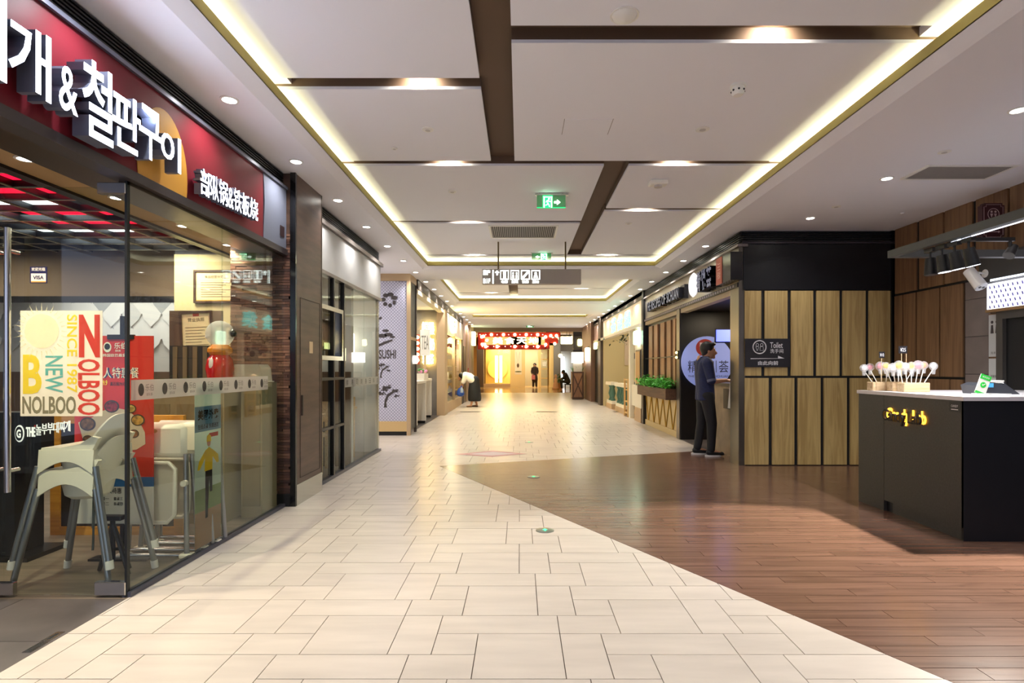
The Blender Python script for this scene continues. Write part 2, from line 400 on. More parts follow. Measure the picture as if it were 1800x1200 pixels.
raft(xl, .86, 5.71, 7.84); raft(xl, .86, 7.97, 10.14); raft(1.115, xr, 5.71, 7.23); raft(1.115, xr, 7.36, 10.14); raft(xl, xr, 10.24, TY1 + .34)
for (a, b) in ((3.99, 4.15), (5.58, 5.71), (7.84, 7.97), (10.14, 10.24)): B(xl, TX0 + .03, a, b, PZ + .04, GZ).build('groove_stop', WHITE, ceil)
for (a, b) in ((3.38, 3.56), (5.58, 5.71), (7.23, 7.36), (10.14, 10.24)): B(TX1 + .02, xr, a, b, PZ + .04, GZ).build('groove_stop', WHITE, ceil)
cove((TX0 - .2, (Z0 + TY1) / 2, LC + .05), .03, TY1 - Z0, (PI, 0, 0), 112)
cove((TX1 + .2, (Z0 + TY1) / 2, LC + .05), .03, TY1 - Z0, (PI, 0, 0), 112)
cove(((TX0 + TX1) / 2, TY1 + .2, LC + .05), 4.2, .03, (PI, 0, 0), 18)
# tray B and tray C farther on
def tray(y0, y1, x0, x1, cuts):
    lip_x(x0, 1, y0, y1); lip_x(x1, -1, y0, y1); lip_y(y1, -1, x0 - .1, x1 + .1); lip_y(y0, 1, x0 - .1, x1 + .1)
    B(x0 - .3, x1 + .3, y0 - .3, y1 + .3, GZ, GZ + .02).build('groove_bed', BROWN, ceil)
    for s, e in ((x0 - .3, x0 - .28), (x1 + .28, x1 + .3)): B(s, e, y0 - .3, y1 + .3, LC + .1, GZ).build('tray_side', WHITE, ceil)
    for s, e in ((y0 - .3, y0 - .28), (y1 + .28, y1 + .3)): B(x0 - .3, x1 + .3, s, e, LC + .1, GZ).build('tray_side', WHITE, ceil)
    for c in cuts: raft(*c)
    cove((x0 - .16, (y0 + y1) / 2, LC + .05), .03, y1 - y0, (PI, 0, 0), (y1 - y0) * 3.0)
    cove((x1 + .16, (y0 + y1) / 2, LC + .05), .03, y1 - y0, (PI, 0, 0), (y1 - y0) * 3.0)
    cove(((x0 + x1) / 2, y1 + .16, LC + .05), x1 - x0, .03, (PI, 0, 0), (x1 - x0) * 3.0)
tray(11.85, 15.9, TX0, 2.45, [(TX0 - .3, -.29, 11.57, 12.9), (-.055, 2.75, 11.57, 12.9), (TX0 - .3, -.29, 13.0, 15.2), (-.055, 2.75, 13.0, 14.4), (-.055, 2.75, 14.5, 16.2), (TX0 - .3, -.29, 15.3, 16.2)])
low(-2.9, TX0 - .1, 11.75, 16.0); low(2.55, 5.3, 11.75, 16.0); low(-2.9, 5.3, 16.0, 19.3)
tray(19.4, 20.8, TX0, 2.45, [(TX0 - .3, 2.75, 19.1, 21.1)])
low(-2.9, TX0 - .1, 19.3, 20.9); low(2.55, 5.3, 19.3, 20.9); low(-2.9, 5.3, 20.9, 25.6)
B(-2.9, 5.3, 25.5, 25.62, 3.02, LC).build('end_bulkhead', M('bulkhead_brown', (120, 96, 74), .6), ceil)
# groove lamps
def groove_lamp(x, y, lab, z=GZ, dy=.5):
    t = thing('groove_lamp', lab, 'lamp', (x, y, z), group='lamps in the ceiling grooves')
    MB().lathe([(.04, -.012), (.04, 0), (.028, 0), (.028, -.012)], (x, y, z), 20).build('bezel', PWHITE, t, True)
    MB().disc((x, y, z - .006), .027, 'z', .006, 20).build('lens', M('lamp_lens', (255, 236, 200), .4, emit=14), t)
    lamp('SPOT', (x, y - .01, z - .02), 14 * K_GROOVE, (1, .90, .74), t, spot_size=2.7, spot_blend=.6, shadow_soft_size=.02, aim=(x, y + dy, z - .35))
for (x, y, lab) in ((-.73, 4.07, 'left groove lamp, nearest'), (-.72, 5.645, 'left groove lamp, second from camera'), (-.75, 7.905, 'left groove lamp by the supply grille'), (-.83, 10.19, 'left groove lamp above the hanging sign'),
                    (1.6, 3.47, 'right groove lamp, nearest'), (1.6, 5.645, 'right groove lamp, second from camera'), (1.6, 7.295, 'right groove lamp, third from camera'), (1.6, 10.19, 'right groove lamp near the tray end'),
                    (-.8, 12.95, 'left groove lamp, first in the second tray'), (1.6, 12.95, 'right groove lamp, first in the second tray'), (-.8, 15.25, 'left groove lamp, last in the second tray'), (1.6, 14.45, 'right groove lamp, last in the second tray')):
    groove_lamp(x, y, lab + ', warm light on the panel edge')
# downlights
LENS = M('downlight_lens', (255, 250, 240), .4, emit=12)
def downlight(x, y, z, lab, p=26, group='ceiling downlights', color=(1, .96, .92)):
    t = thing('downlight', lab, 'downlight', (x, y, z), group=group)
    MB().lathe([(.062, 0), (.062, -.006), (.048, -.008), (.044, 0)], (x, y, z), 20).build('bezel', PWHITE, t, True)
    MB().disc((x, y, z - .003), .044, 'z', .003, 20).build('lens', LENS, t)
    lamp('SPOT', (x, y, z - .02), p * K_DOWN, color, t, spot_size=2.3, spot_blend=.8, shadow_soft_size=.04)
    return t
nth = ['first', 'second', 'third', 'fourth', 'fifth', 'sixth', 'seventh', 'eighth', 'ninth', 'tenth', 'eleventh', 'twelfth', 'thirteenth', 'fourteenth', 'fifteenth', 'sixteenth', 'seventeenth', 'eighteenth']
ys = [3.895 + 1.16 * i for i in range(-8, 18)]
k = 0
for y in ys:
    if y < 3.5: downlight(-2.03, y, LC, 'round downlight in the left soffit behind the camera, %s towards the back' % nth[int((3.5 - y) / 1.16)], 26, color=(.9, .94, 1)); continue
    downlight(-2.03, y, LC, 'round downlight, %s of the row along the left shopfronts' % nth[k]); k += 1
k = 0
for y in [8.53 + 1.16 * i for i in range(14)]:
    downlight(2.84, y, LC, 'round downlight, %s of the row along the right shopfronts' % nth[k]); k += 1
downlight(3.62, 5.5, LC, 'round downlight nearest the square grille by the kiosk', 26, 'downlights over the kiosk side'); downlight(3.62, 6.95, LC, 'round downlight between kiosk and wood panel wall', 26, 'downlights over the kiosk side')
downlight(3.62, 4.05, LC, 'round downlight above the kiosk front, out of view', 26, 'downlights over the kiosk side')
for i, y in enumerate((2.4, 1.2, -.4, -2, -3.6, -5.2)): downlight(3.6, y, LC, 'added unseen downlight in the right soffit behind the camera, %s towards the back' % nth[i], 40, color=(.9, .94, 1))  # unseen row added as cool fill for the near corridor

# ceiling devices
def zc(py, zp): return zp * 980 / (648 - py)
def grille(name, lab, x0, x1, y0, y1, z, n, along):
    t = thing(name, lab, 'vent', ((x0 + x1) / 2, (y0 + y1) / 2, z))
    fr = MB(); e = .03
    for q in ((x0, x1, y0, y0 + e), (x0, x1, y1 - e, y1), (x0, x0 + e, y0 + e, y1 - e), (x1 - e, x1, y0 + e, y1 - e)): fr.box(*q, z - .012, z)
    fr.build('frame', PWHITE, t); B(x0 + e, x1 - e, y0 + e, y1 - e, z - .003, z - .001).build('backing', M('vent_dark', (70, 66, 62), .7), t)
    for i in range(n):
        if along == 'y':
            c = x0 + e + (i + .5) * (x1 - x0 - 2 * e) / n; MB().box(c - .004, c + .004, y0 + e, y1 - e, z - .011, z - .003).build('slat', M('vent_slat', (176, 170, 164), .5), t)
        else:
            c = y0 + e + (i + .5) * (y1 - y0 - 2 * e) / n; MB().box(x0 + e, x1 - e, c - .004, c + .004, z - .011, z - .003).build('slat', M('vent_slat', (176, 170, 164), .5), t)
grille('air_vent', 'slatted supply air grille on the white ceiling panel above the hanging sign', -.46, .56, 8.08, 8.84, PZ, 34, 'y')
grille('air_vent', 'grey slatted air grille in the soffit above the kiosk', 3.76, 4.60, 5.13, 5.52, LC, 16, 'x')
t = thing('smoke_detector', 'white round smoke detector under the large right ceiling panel', 'smoke detector', (1.6, 4.09, PZ))
MB().lathe([(.055, 0), (.055, -.015), (.045, -.02), (.045, -.06), (.034, -.075), (.001, -.077)], (1.6, 4.09, PZ), 20).build('housing', PWHITE, t, True)
for i in range(7):
    a = 2 * PI * i / 7; MB().ball((1.6 + .045 * math.cos(a), 4.09 + .045 * math.sin(a), PZ - .045), .011, 6, 4, (.8, .8, .7)).build('vent_slot', BLACKM, t)
def small_disc(name, lab, cat, px, py, zp, r=.05, h=.012, g=None, mat=None):
    z = CH + zp; Y = zc(py, zp); X = (px - 914) * Y / 980
    t = thing(name, lab, cat, (X, Y, z), group=g)
    MB().lathe([(r, 0), (r, -h * .6), (r * .8, -h), (.001, -h)], (X, Y, z), 20).build('housing', mat or PWHITE, t, True); MB().disc((X, Y, z - h), r * .45, 'z', .004, 16).build('centre', M('disc_grey', (200, 196, 194), .5), t)
small_disc('ceiling_speaker', 'flush round speaker under the large right panel', 'speaker', 1235, 227, 2.08, .06, .008)
small_disc('ceiling_speaker', 'flush round speaker under the left panel beside the long brown groove', 'speaker', 752, 227, 2.08, .05, .012)
small_disc('sprinkler_head', 'tiny white sprinkler disc left of the flush speaker', 'sprinkler', 693, 260, 2.08, .03, .012)
small_disc('sprinkler_head', 'small white disc under the panel left of the green exit sign', 'sprinkler', 795, 335, 2.08, .05, .02)
small_disc('sprinkler_head', 'small disc under the right panel beyond the second groove', 'sprinkler', 1105, 392, 2.08, .05, .012)
small_disc('ceiling_speaker', 'flush disc between the downlights by the kiosk', 'speaker', 1470, 363, 1.88, .05, .006)
small_disc('sprinkler_head', 'flush cover plate beside the soffit grille above the kiosk', 'sprinkler', 1660, 267, 1.88, .05, .006)
small_disc('sprinkler_head', 'tiny sensor in the soffit in front of the black fascia', 'sensor', 1586, 374, 1.88, .02, .015)
Y = zc(318, 2.08); X = (1157 - 914) * Y / 980
t = thing('detector_box', 'white box detector hanging under the right panel behind the first groove', 'detector', (X, Y, PZ))
MB().cham(X - .1, X + .1, Y - .07, Y + .07, PZ - .05, PZ, .012).build('housing', PWHITE, t); MB().lathe([(.045, -.05), (.045, -.07), (.001, -.075)], (X, Y, PZ), 16).build('sensor', M('disc_grey'), t, True)
Y = zc(46, 2.08); X = (1092 - 914) * Y / 980
t = thing('ceiling_dome', 'white half dome at the far edge of the nearest right ceiling panel', 'detector', (X, 3.28, PZ))
MB().lathe([(.075, 0), (.07, -.012), (.045, -.028), (.001, -.034)], (X, 3.28, PZ), 20).build('dome', PWHITE, t, True); MB().lathe([(.085, 0), (.085, -.006), (.075, -.006), (.075, 0)], (X, 3.28, PZ), 20).build('base', PWHITE, t, True)
hx0, hx1, hy0, hy1 = .37, .78, 4.64, 4.95
t = thing('access_hatch', 'flush square access hatch outlined on the large right ceiling panel', 'hatch', ((hx0 + hx1) / 2, (hy0 + hy1) / 2, PZ))
B(hx0 + .006, hx1 - .006, hy0 + .006, hy1 - .006, PZ - .004, PZ).build('cover', WHITE, t)
fr = MB()
for q in ((hx0, hx0 + .004, hy0, hy1), (hx1 - .004, hx1, hy0, hy1)): fr.box(*q, PZ - .001, PZ)
fr.build('shadow_gap', M('gap_grey', (140, 132, 126), .8), t)
# exit signs
EXG = M('exit_green', (40, 190, 110), .4, emit=1.0, emit_rgb=(20, 215, 110)); EXP = film('exit_panel', (90, 205, 140), .55)
EXW = M('exit_white', (235, 255, 240), .4, emit=2.2)
def exit_sign(x0, x1, y, z0, z1, ztop, d, lab):
    t = thing('exit_sign', lab, 'exit sign', ((x0 + x1) / 2, y, z0)); W = x1 - x0; H = z1 - z0; s = 1 if d > 0 else -1
    c = (x0 + x1) / 2
    X = lambda f: c + s * (f - .5) * W
    B(x0, x1, y - .006, y + .006, z0, z1).build('panel', EXP, t)
    B(x0 - .02, x1 + .03, y - .014, y + .014, z1, z1 + .02).build('rail', CHROME, t)
    for f in (.1, .9): B(X(f) - .006, X(f) + .006, y - .004, y + .004, z1 + .02, ztop).build('hanger', CHROME, t)
    B(X(.2), X(.55), y - .008, y - .006, z0, z1).build('door_field', EXG, t)
    fr = MB(); fr.box(X(.23), X(.27), y - .010, y - .008, z0 + .04 * H, z1 - .1 * H); fr.box(X(.49), X(.53), y - .010, y - .008, z0 + .04 * H, z1 - .1 * H); fr.box(X(.23), X(.53), y - .010, y - .008, z1 - .16 * H, z1 - .1 * H)
    fr.build('door_outline', EXW, t)
    P = lambda a, b: (X(a), y - .011, z0 + b * H)
    rn = MB(); rn.ball(P(.42, .72), .055 * W * .55, 8, 6, (1, .3, 1))
    for q in ([P(.40, .62), P(.375, .38)], [P(.375, .38), P(.42, .26), P(.44, .1)], [P(.375, .38), P(.35, .24), P(.30, .22)], [P(.40, .6), P(.45, .5), P(.48, .52)], [P(.40, .6), P(.35, .58), P(.32, .46)]): rn.tube(q, .012 * W, 6)
    rn.build('running_figure', EXW, t)
    MB().prism([(X(.60), z0 + .38 * H), (X(.70), z0 + .38 * H), (X(.70), z0 + .24 * H), (X(.82), z0 + .46 * H), (X(.70), z0 + .68 * H), (X(.70), z0 + .54 * H), (X(.60), z0 + .54 * H)], 'y', y - .009, y - .0065).build('arrow', EXW, t)
    B(x0 + .0, x1, y - .009, y - .006, z0, z0 + .07 * H).build('lower_edge', EXG, t)
exit_sign(.20, .54, 6.6, 3.22, 3.37, PZ, 1, 'green running figure exit sign pointing right, hung under the white panel')
exit_sign(.214, .56, 10.0, 3.27, 3.42 - .03, PZ, -1, 'green running figure exit sign pointing left, above the hanging direction sign')
exit_sign(.27, .6, 24.2, 3.28 - .16, 3.40 - .22, LC, 1, 'tiny far green exit sign at the end of the corridor ceiling')
# hanging direction sign
sy = 9.14; sx0, sx1 = (848 - 914) * sy / 980, (1021 - 914) * sy / 980; sz0, sz1 = 2.70, 2.945
t = thing('direction_sign', 'grey hanging direction sign with lit white pictograms on two rods', 'sign', ((sx0 + sx1) / 2, sy, sz0))
MB().cham(sx0, sx1, sy - .05, sy + .05, sz0, sz1, .006).build('box', M('sign_taupe', (178, 168, 158), .5), t)
for px in (876, 994):
    X = (px - 914) * sy / 980; MB().cyl((X, sy, sz1), (X, sy, PZ), .013, n=10).build('rod', M('rod_brown', (104, 88, 62), .4, .5), t)
SW = M('sign_light', (240, 255, 250), .4, emit=3.0); yy = sy - .052
XS = lambda px: (px - 914) * sy / 980
ZS = lambda py: CH + (648 - py) * sy / 980
fy = lambda body, px0, px1, py0, py1, m=SW, b=.01: put_text('lettering', body, m, t, ((XS(px0) + XS(px1)) / 2, yy, (ZS(py0) + ZS(py1)) / 2), (1, 0, 0), (0, 0, 1), XS(px1) - XS(px0), ZS(py0) - ZS(py1), .002, b)
fy('您在', 849.5, 862, 475.5, 480); fy('B1F', 850, 862, 490.5, 498.5); fy('此处', 849.5, 858, 480.5, 484)
B(XS(866), XS(868), yy, yy + .002, ZS(499), ZS(475.5)).build('divider', SW, t)
MB().prism([(XS(870), ZS(480)), (XS(874), ZS(476)), (XS(878), ZS(480)), (XS(875.2), ZS(480)), (XS(875.2), ZS(484.5)), (XS(872.8), ZS(484.5)), (XS(872.8), ZS(480))], 'y', yy, yy + .002).build('arrow', SW, t)
def icon(px, kind):
    a, b, c_, d = XS(px), XS(px + 15), ZS(492), ZS(475.8); e = .012; fr = MB()
    for q in ((a, b, c_, c_ + e), (a, b, d - e, d), (a, a + e, c_ + e, d - e), (b - e, b, c_ + e, d - e)): fr.box(q[0], q[1], yy, yy + .002, q[2], q[3])
    m_ = (a + b) / 2
    if kind == 0: fr.box(m_ - .02, m_ + .02, yy, yy + .002, c_ + e, d - e)
    if kind == 1:
        for s in (-1, 1):
            fr.disc((m_ + s * .028, yy + .001, d - .045), .012, 'y', .002, 10); fr.prism([(m_ + s * .028 - .017, c_ + .03), (m_ + s * .028 + .017, c_ + .03), (m_ + s * .028 + .006, d - .06), (m_ + s * .028 - .006, d - .06)], 'y', yy, yy + .002)
    if kind == 2: fr.prism([(a + .02, c_ + .02), (a + .045, c_ + .02), (b - .02, d - .045), (b - .02, d - .02), (b - .04, d - .02), (a + .02, c_ + .042)], 'y', yy, yy + .002)
    if kind == 3:
        fr.disc((m_, yy + .001, d - .05), .02, 'y', .002, 12); fr.prism([(m_ - .035, c_ + .03), (m_ + .035, c_ + .03), (m_ + .02, d - .075), (m_ - .02, d - .075)], 'y', yy, yy + .002)
    fr.build('pictogram', SW, t)
for i, (px, s) in enumerate(((879.5, '电梯'), (897.5, '洗手间'), (916, '扶梯'), (934, '服务台'))):
    icon(px, i); fy(s, px + 2, px + 13, 493.5, 498.3)
# ================================================================== LEFT RESTAURANT
RED = M('sign_red', (118, 30, 42), .42, spec=.3); YEL = M('sign_yellow', (214, 158, 62), .4); LETW = M('letter_face', (250, 252, 255), .4, emit=7.0, emit_rgb=(222, 230, 255)); LETS = M('letter_side', (104, 110, 130), .45)
SLATB = M('grille_black', (20, 20, 22), .4)
wall_left = struct('wall_left', 'left side wall of the corridor behind the shopfronts')
B(-2.5, -2.3, -7.0, .19, 0, LC).build('near_wall', M('shop_wall'), wall_left); B(-8.7, -8.6, -4, 26, 0, 3.7).build('far_side', M('shop_wall', (196, 184, 162), .8), wall_left)
B(-2.9, -2.34, Z0, 9.0, 2.75, LC).build('bulkhead', M('bulkhead_dark', (60, 54, 50), .8), wall_left)
gr = struct('trim_1', 'black slatted grille above the red restaurant sign')
B(-2.34, -2.30, Z0, 5.34, 3.06, LC).build('backing', BLACKM, gr)
for i in range(6): B(-2.30, -2.265, Z0, 5.34, 3.068 + i * .022, 3.078 + i * .022).build('slat', SLATB, gr)
B(-2.34, -2.22, Z0, 5.34, 3.03, 3.055).build('ledge', M('ledge_grey', (120, 124, 140), .3, .6), gr)
sg = thing('restaurant_sign', 'long red restaurant fascia with glowing white Korean letters', 'sign', (-2.28, 3.0, 2.46))
B(-2.34, -2.24, .2, 4.86, 2.46, 3.03).build('red_panel', RED, sg)
MB().prism([(4.86, 2.46), (5.335, 2.46), (5.335, 3.03), (4.86, 3.03), (4.885, 2.8)], 'x', -2.34, -2.236).build('white_end_panel', M('end_white', (112, 118, 136), .5), sg)
el = [(3.50 + .245 * math.cos(a), 2.56 + .385 * math.sin(a)) for a in [2 * PI * i / 40 for i in range(40)]]
MB().prism(clip(clip(el, (0, 1), 2.462), (0, -1), -3.02), 'x', -2.238, -2.234).build('yellow_oval', YEL, sg)
B(-2.34, -2.225, .2, 5.34, 2.405, 2.46).build('bottom_edge', M('edge_dark', (72, 66, 70), .35, .4), sg)
B(-2.233, -2.23, 5.19, 5.28, 2.56, 2.66).build('plate', M('plate_dark', (60, 44, 46), .4), sg)
XF = -2.13
def big(body, px0, px1, py0, py1, pxm, depth=.085, bold=.012):
    y0, y1 = -XF * 980 / (914 - px0), -XF * 980 / (914 - px1); ym = -XF * 980 / (914 - pxm)
    z1, z0 = CH + (648 - py0) * ym / 980, CH + (648 - py1) * ym / 980
    put_text('letter', body, LETW, sg, (XF - depth, (y0 + y1) / 2, (z0 + z1) / 2), (0, 1, 0), (0, 0, 1), y1 - y0, z1 - z0, depth, bold, side_mat=LETS)
big('찌', -95, 12, -60, 118, -40); big('개', 15, 90, 43, 163, 55); big('&', 104, 137, 118, 197, 120, bold=.006)
big('철', 145, 199, 112, 246, 172); big('판', 198, 247, 165, 264, 222); big('구', 245, 284, 191, 281, 265); big('이', 283, 318, 234, 296, 300)
XF = -2.165
xs = [352, 374, 385, 401, 411, 425, 439, 454]
for i, ch in enumerate('部队锅&铁板烧'):
    pm = (xs[i] + xs[i + 1]) / 2; f = (pm - 352) / 100
    big(ch, xs[i] + .5, xs[i + 1] - .5, 293 + 60 * f + (5 if ch == '&' else 0), 340 + 48 * f, pm, .05, .003)
# grey panel fascia of the next shop is further below; pillar between them
pil = thing('clad_pillar', 'brown stone-clad pillar with access panel between restaurant and second shop', 'pillar', (-2.3, 5.7, 0))
STONE = M('pillar_stone', (90, 70, 60), .4, noise=(3, .22, (.5, .7, 5)), bump=.2)
B(-2.7, -2.157, 5.37, 6.06, .2, LC).build('cladding', STONE, pil)
B(-2.7, -2.150, 5.36, 6.065, 0, .2).build('steel_base', CHROME, pil)
B(-2.20, -2.150, 5.34, 5.37, 0, LC).build('corner_trim', M('gloss_black', (18, 18, 20), .12), pil)
B(-2.157, -2.153, 6.055, 6.07, 0, LC).build('far_trim', BRONZE, pil)
fr = MB()
for q in ((5.47, 5.475, .25, 2.02), (6.0, 6.005, .25, 2.02), (5.47, 6.005, 2.015, 2.02), (5.47, 6.005, .25, .255)): fr.box(-2.157, -2.154, q[0], q[1], q[2], q[3])
fr.build('panel_joint', M('joint_dark', (50, 40, 36), .6), pil)
B(-2.157, -2.145, 5.50, 5.53, .86, 1.06).build('handle', M('handle_dark', (40, 34, 32), .4), pil)
B(-2.157, -2.154, 5.71, 5.80, 1.48, 1.60).build('sticker', M('sticker_beige', (224, 200, 160), .5), pil)
BRK = []
for i, c in enumerate(((112, 78, 62), (92, 62, 50), (128, 94, 76), (76, 52, 44))): BRK.append(M('brick_wood_%d' % i, c, .5, noise=(6, .15, (1, 1, 4))))
br = thing('brick_clad_column', 'column clad in thin brown wood-tone bricks beside the glass', 'column', (-2.45, 5.6, 0))
B(-2.78, -2.205, 5.37, 5.6, 0, 2.6).build('core', M('core_brown', (60, 44, 38), .7), br)
mbs = [MB() for _ in BRK]; z = .12; row = 0
while z < 2.6:
    x = -2.78 - (row % 3) * .05
    while x < -2.205:
        l = random.choice((.11, .15, .19)); a, b = max(x, -2.78), min(x + l, -2.207)
        if b - a > .015: random.choice(mbs).box(a + .001, b - .001, 5.355 - random.uniform(0, .008), 5.372, z + .001, z + .024)
        x += l
    z += .026; row += 1
for m_, mt in zip(mbs, BRK): stuff(m_.build('brick_courses', mt, br))
B(-2.78, -2.205, 5.34, 5.372, 0, .12).build('base', BLACKM, br)
# ---- glass front
GX = -2.268
wn = struct('window_1', 'full height glass front of the restaurant along the corridor')
for (a, b) in ((3.235, 4.243), (4.247, 5.335)):
    B(GX - .006, GX + .006, a, b, .03, 2.40).build('pane', GL, wn)
B(GX - .03, GX + .02, 3.22, 5.34, 0, .03).build('sill_channel', M('channel_grey', (88, 90, 104), .35, .6), wn)
B(GX - .05, GX - .0, 3.22, 5.34, 2.385, 2.42).build('head_channel', BRONZE, wn)
FILM = film('frost_band', (214, 212, 206), .62); FLOGO = film('band_logo', (110, 104, 100), .7)
bd = thing('frosted_band', 'frosted strip with repeated grey logos across the restaurant glass', 'window film', (GX, 4.2, 1.135))
B(GX + .007, GX + .0075, 3.24, 5.0, 1.135, 1.255).build('strip', FILM, bd)
for i in range(8):
    yc = 3.36 + i * .222
    put_text('logo_lettering', '乐伯', FLOGO, bd, (GX + .009, yc + .04, 1.207), (0, 1, 0), (0, 0, 1), .075, .042, 0)
    put_text('logo_lettering', '部队锅', FLOGO, bd, (GX + .009, yc + .04, 1.165), (0, 1, 0), (0, 0, 1), .055, .018, 0)
    m_ = MB(); m_.disc((GX + .009, yc - .035, 1.195), .026, 'x', .0004, 14, .038); m_.build('logo_badge', FLOGO, bd)
dr = struct('door_1', 'frameless glass door and front pane of the restaurant entrance')
DY = 3.23
B(-2.985, GX - .01, DY - .006, DY + .006, .012, 2.37).build('pane', GL, dr); B(-4.2, -2.995, DY - .006, DY + .006, .012, 2.37).build('pane', GL, dr)
B(GX - .014, GX + .0, DY - .012, DY + .012, 0, 2.42).build('corner_seal', M('seal_black', (26, 28, 28), .4), dr)
for (a, b, z0, z1, lab) in ((-2.455, -2.275, .012, .09, 'bottom'), (-2.44, -2.275, 2.33, 2.395, 'top'), (-3.1, -2.925, .012, .085, 'bottom')):
    MB().cham(a, b, DY - .018, DY + .018, z0, z1, .004).build('patch_fitting', CHROME, dr)
for X, lab in ((-3.0, 'l'), (-2.905, 'r')):
    MB().cyl((X, DY - .07, .62), (X, DY - .07, 2.12), .016, n=14).build('pull_handle', CHROME, dr, True)
    for z in (.74, 1.99): MB().cyl((X, DY - .07, z), (X, DY + .0, z), .012, n=10).build('standoff', CHROME, dr, True)
# NOLBOO poster on the glass
ps = thing('window_poster', 'translucent white poster with yellow, teal and red block letters on the glass door', 'poster', (-2.64, DY - .008, 1.04))
PF = film('poster_film', (252, 252, 236), .6); PR = film('poster_red', (206, 52, 48), .85); PY = film('poster_yellow', (226, 206, 40), .85); PT = film('poster_teal', (88, 176, 172), .85); PG = film('poster_olive', (110, 108, 84), .75); PGN = film('poster_green', (110, 122, 84), .8)
px2x = lambda px: (px - 914) * DY / 980
py2z = lambda py: CH + (648 - py) * DY / 980
B(px2x(38), px2x(182), DY - .0085, DY - .0075, py2z(731), py2z(546)).build('sheet', PF, ps)
def pt(body, m, px0, px1, py0, py1, rot=False, bold=.03):
    c = ((px2x(px0) + px2x(px1)) / 2, DY - .0105, (py2z(py0) + py2z(py1)) / 2); W_, H_ = px2x(px1) - px2x(px0), py2z(py0) - py2z(py1)
    if rot: put_text('lettering', body, m, ps, c, (0, 0, -1), (1, 0, 0), H_, W_, 0, bold)
    else: put_text('lettering', body, m, ps, c, (1, 0, 0), (0, 0, 1), W_, H_, 0, bold)
pt('B', PY, 43, 76, 623, 692, bold=.03); pt('NEW', PT, 82, 113, 625, 690, True, .015); pt('SINCE 1987', PY, 120, 138, 553, 690, True, .015)
pt('N', PR, 141, 178, 553, 628, bold=.05); pt('OLBOO', PR, 139, 178, 631, 729, True, .025); pt('NOLBOO', PG, 42, 136, 696, 727, bold=.03)
m_ = MB(); cx, cz = px2x(76), py2z(582)
for i in range(28):
    a = 2 * PI * i / 28; r0, r1 = .115, .15 + .02 * (i % 2); da = .035
    m_.prism([(cx + r0 * math.cos(a - da), cz + r0 * math.sin(a - da)), (cx + r1 * math.cos(a), cz + r1 * math.sin(a)), (cx + r0 * math.cos(a + da), cz + r0 * math.sin(a + da))], 'y', DY - .0112, DY - .0108)
m_.disc((cx, DY - .011, cz), .10, 'y', .0004, 30); m_.build('sunburst_emblem', film('poster_pale', (236, 236, 206), .4), ps)
# card sticker
cs = thing('card_sticker', 'small navy and white card payment sticker high on the glass door', 'sticker', (px2x(70), DY - .008, py2z(498)))
B(px2x(55), px2x(85), DY - .009, DY - .007, py2z(498), py2z(469)).build('sheet', M('navy_print', (30, 30, 78), .5), cs)
B(px2x(57), px2x(83), DY - .0095, DY - .009, py2z(496.5), py2z(481)).build('white_field', PAPER, cs)
B(px2x(57), px2x(83), DY - .0098, DY - .0095, py2z(496.5), py2z(494.5)).build('gold_line', YEL, cs)
put_text('lettering', 'VISA', M('navy_print'), cs, (px2x(70), DY - .010, py2z(488)), (1, 0, 0), (0, 0, 1), px2x(80) - px2x(61), py2z(485) - py2z(491.5), 0, .03)
put_text('lettering', '欢迎光临', PAPER, cs, (px2x(70), DY - .010, py2z(473.5)), (1, 0, 0), (0, 0, 1), px2x(82) - px2x(58), py2z(470.5) - py2z(476.5), 0, .02)
# ---- interior: ceiling, walls
RG = M('red_glow', (220, 10, 50), .5, emit=1.3, emit_rgb=(255, 8, 45)); WG = M('tube_glow', (235, 245, 255), .5, emit=3.2)
c2 = struct('trim_2', 'restaurant ceiling with black grid and red backlit panels')
B(-8.6, -2.9, 2.2, 8.9, 3.05, 3.1).build('black_slab', BLACKM, c2)
B(-2.6, -2.34, Z0, 5.36, 2.43, 2.46).build('bronze_soffit', BRONZE, c2)
B(-2.98, -2.6, Z0, 6.0, 2.50, 2.53).build('beige_soffit', M('soffit_beige', (190, 158, 116), .6), c2)
B(-2.62, -2.6, Z0, 6.0, 2.43, 2.53).build('soffit_step', BRONZE, c2)
B(-3.06, -2.98, Z0, 6.4, 2.48, 2.75).build('black_edge', BLACK, c2)
BRS = M('grid_brass', (214, 206, 176), .3, .7)
for i in range(9):
    y = 3.69 + .3 * i
    B(-6.4, -3.06, y - .02, y + .02, 2.62, 2.665).build('grid_bar', BLACK, c2); B(-6.4, -3.06, y - .006, y + .006, 2.614, 2.62).build('grid_strip', BRS, c2)
for i in range(9):
    x = -3.25 - .38 * i
    B(x - .02, x + .02, 3.3, 6.2, 2.62, 2.665).build('grid_bar', BLACK, c2); B(x - .006, x + .006, 3.3, 6.2, 2.613, 2.619).build('grid_strip', BRS, c2)
for (x0, x1, y0, y1, m_) in ((-5.0, -3.39, 3.90, 4.47, RG), (-5.2, -3.86, 4.53, 4.84, WG), (-4.39, -3.47, 4.86, 5.34, RG), (-4.8, -3.82, 5.43, 5.74, WG), (-3.36, -3.10, 4.6, 5.7, RG)):
    B(x0, x1, y0, y1, 2.70, 2.715).build('light_panel', m_, c2)
B(-8.6, -2.3, 6.25, 6.4, 2.1, 3.05).build('taupe_bulkhead', M('taupe', (126, 108, 90), .8), c2)
B(-8.6, -2.3, 6.4, 8.9, 2.55, 2.6).build('rear_ceiling', M('taupe'), c2)
B(-8.6, -2.3, 6.22, 6.25, 2.06, 2.13).build('black_line', BLACK, c2)
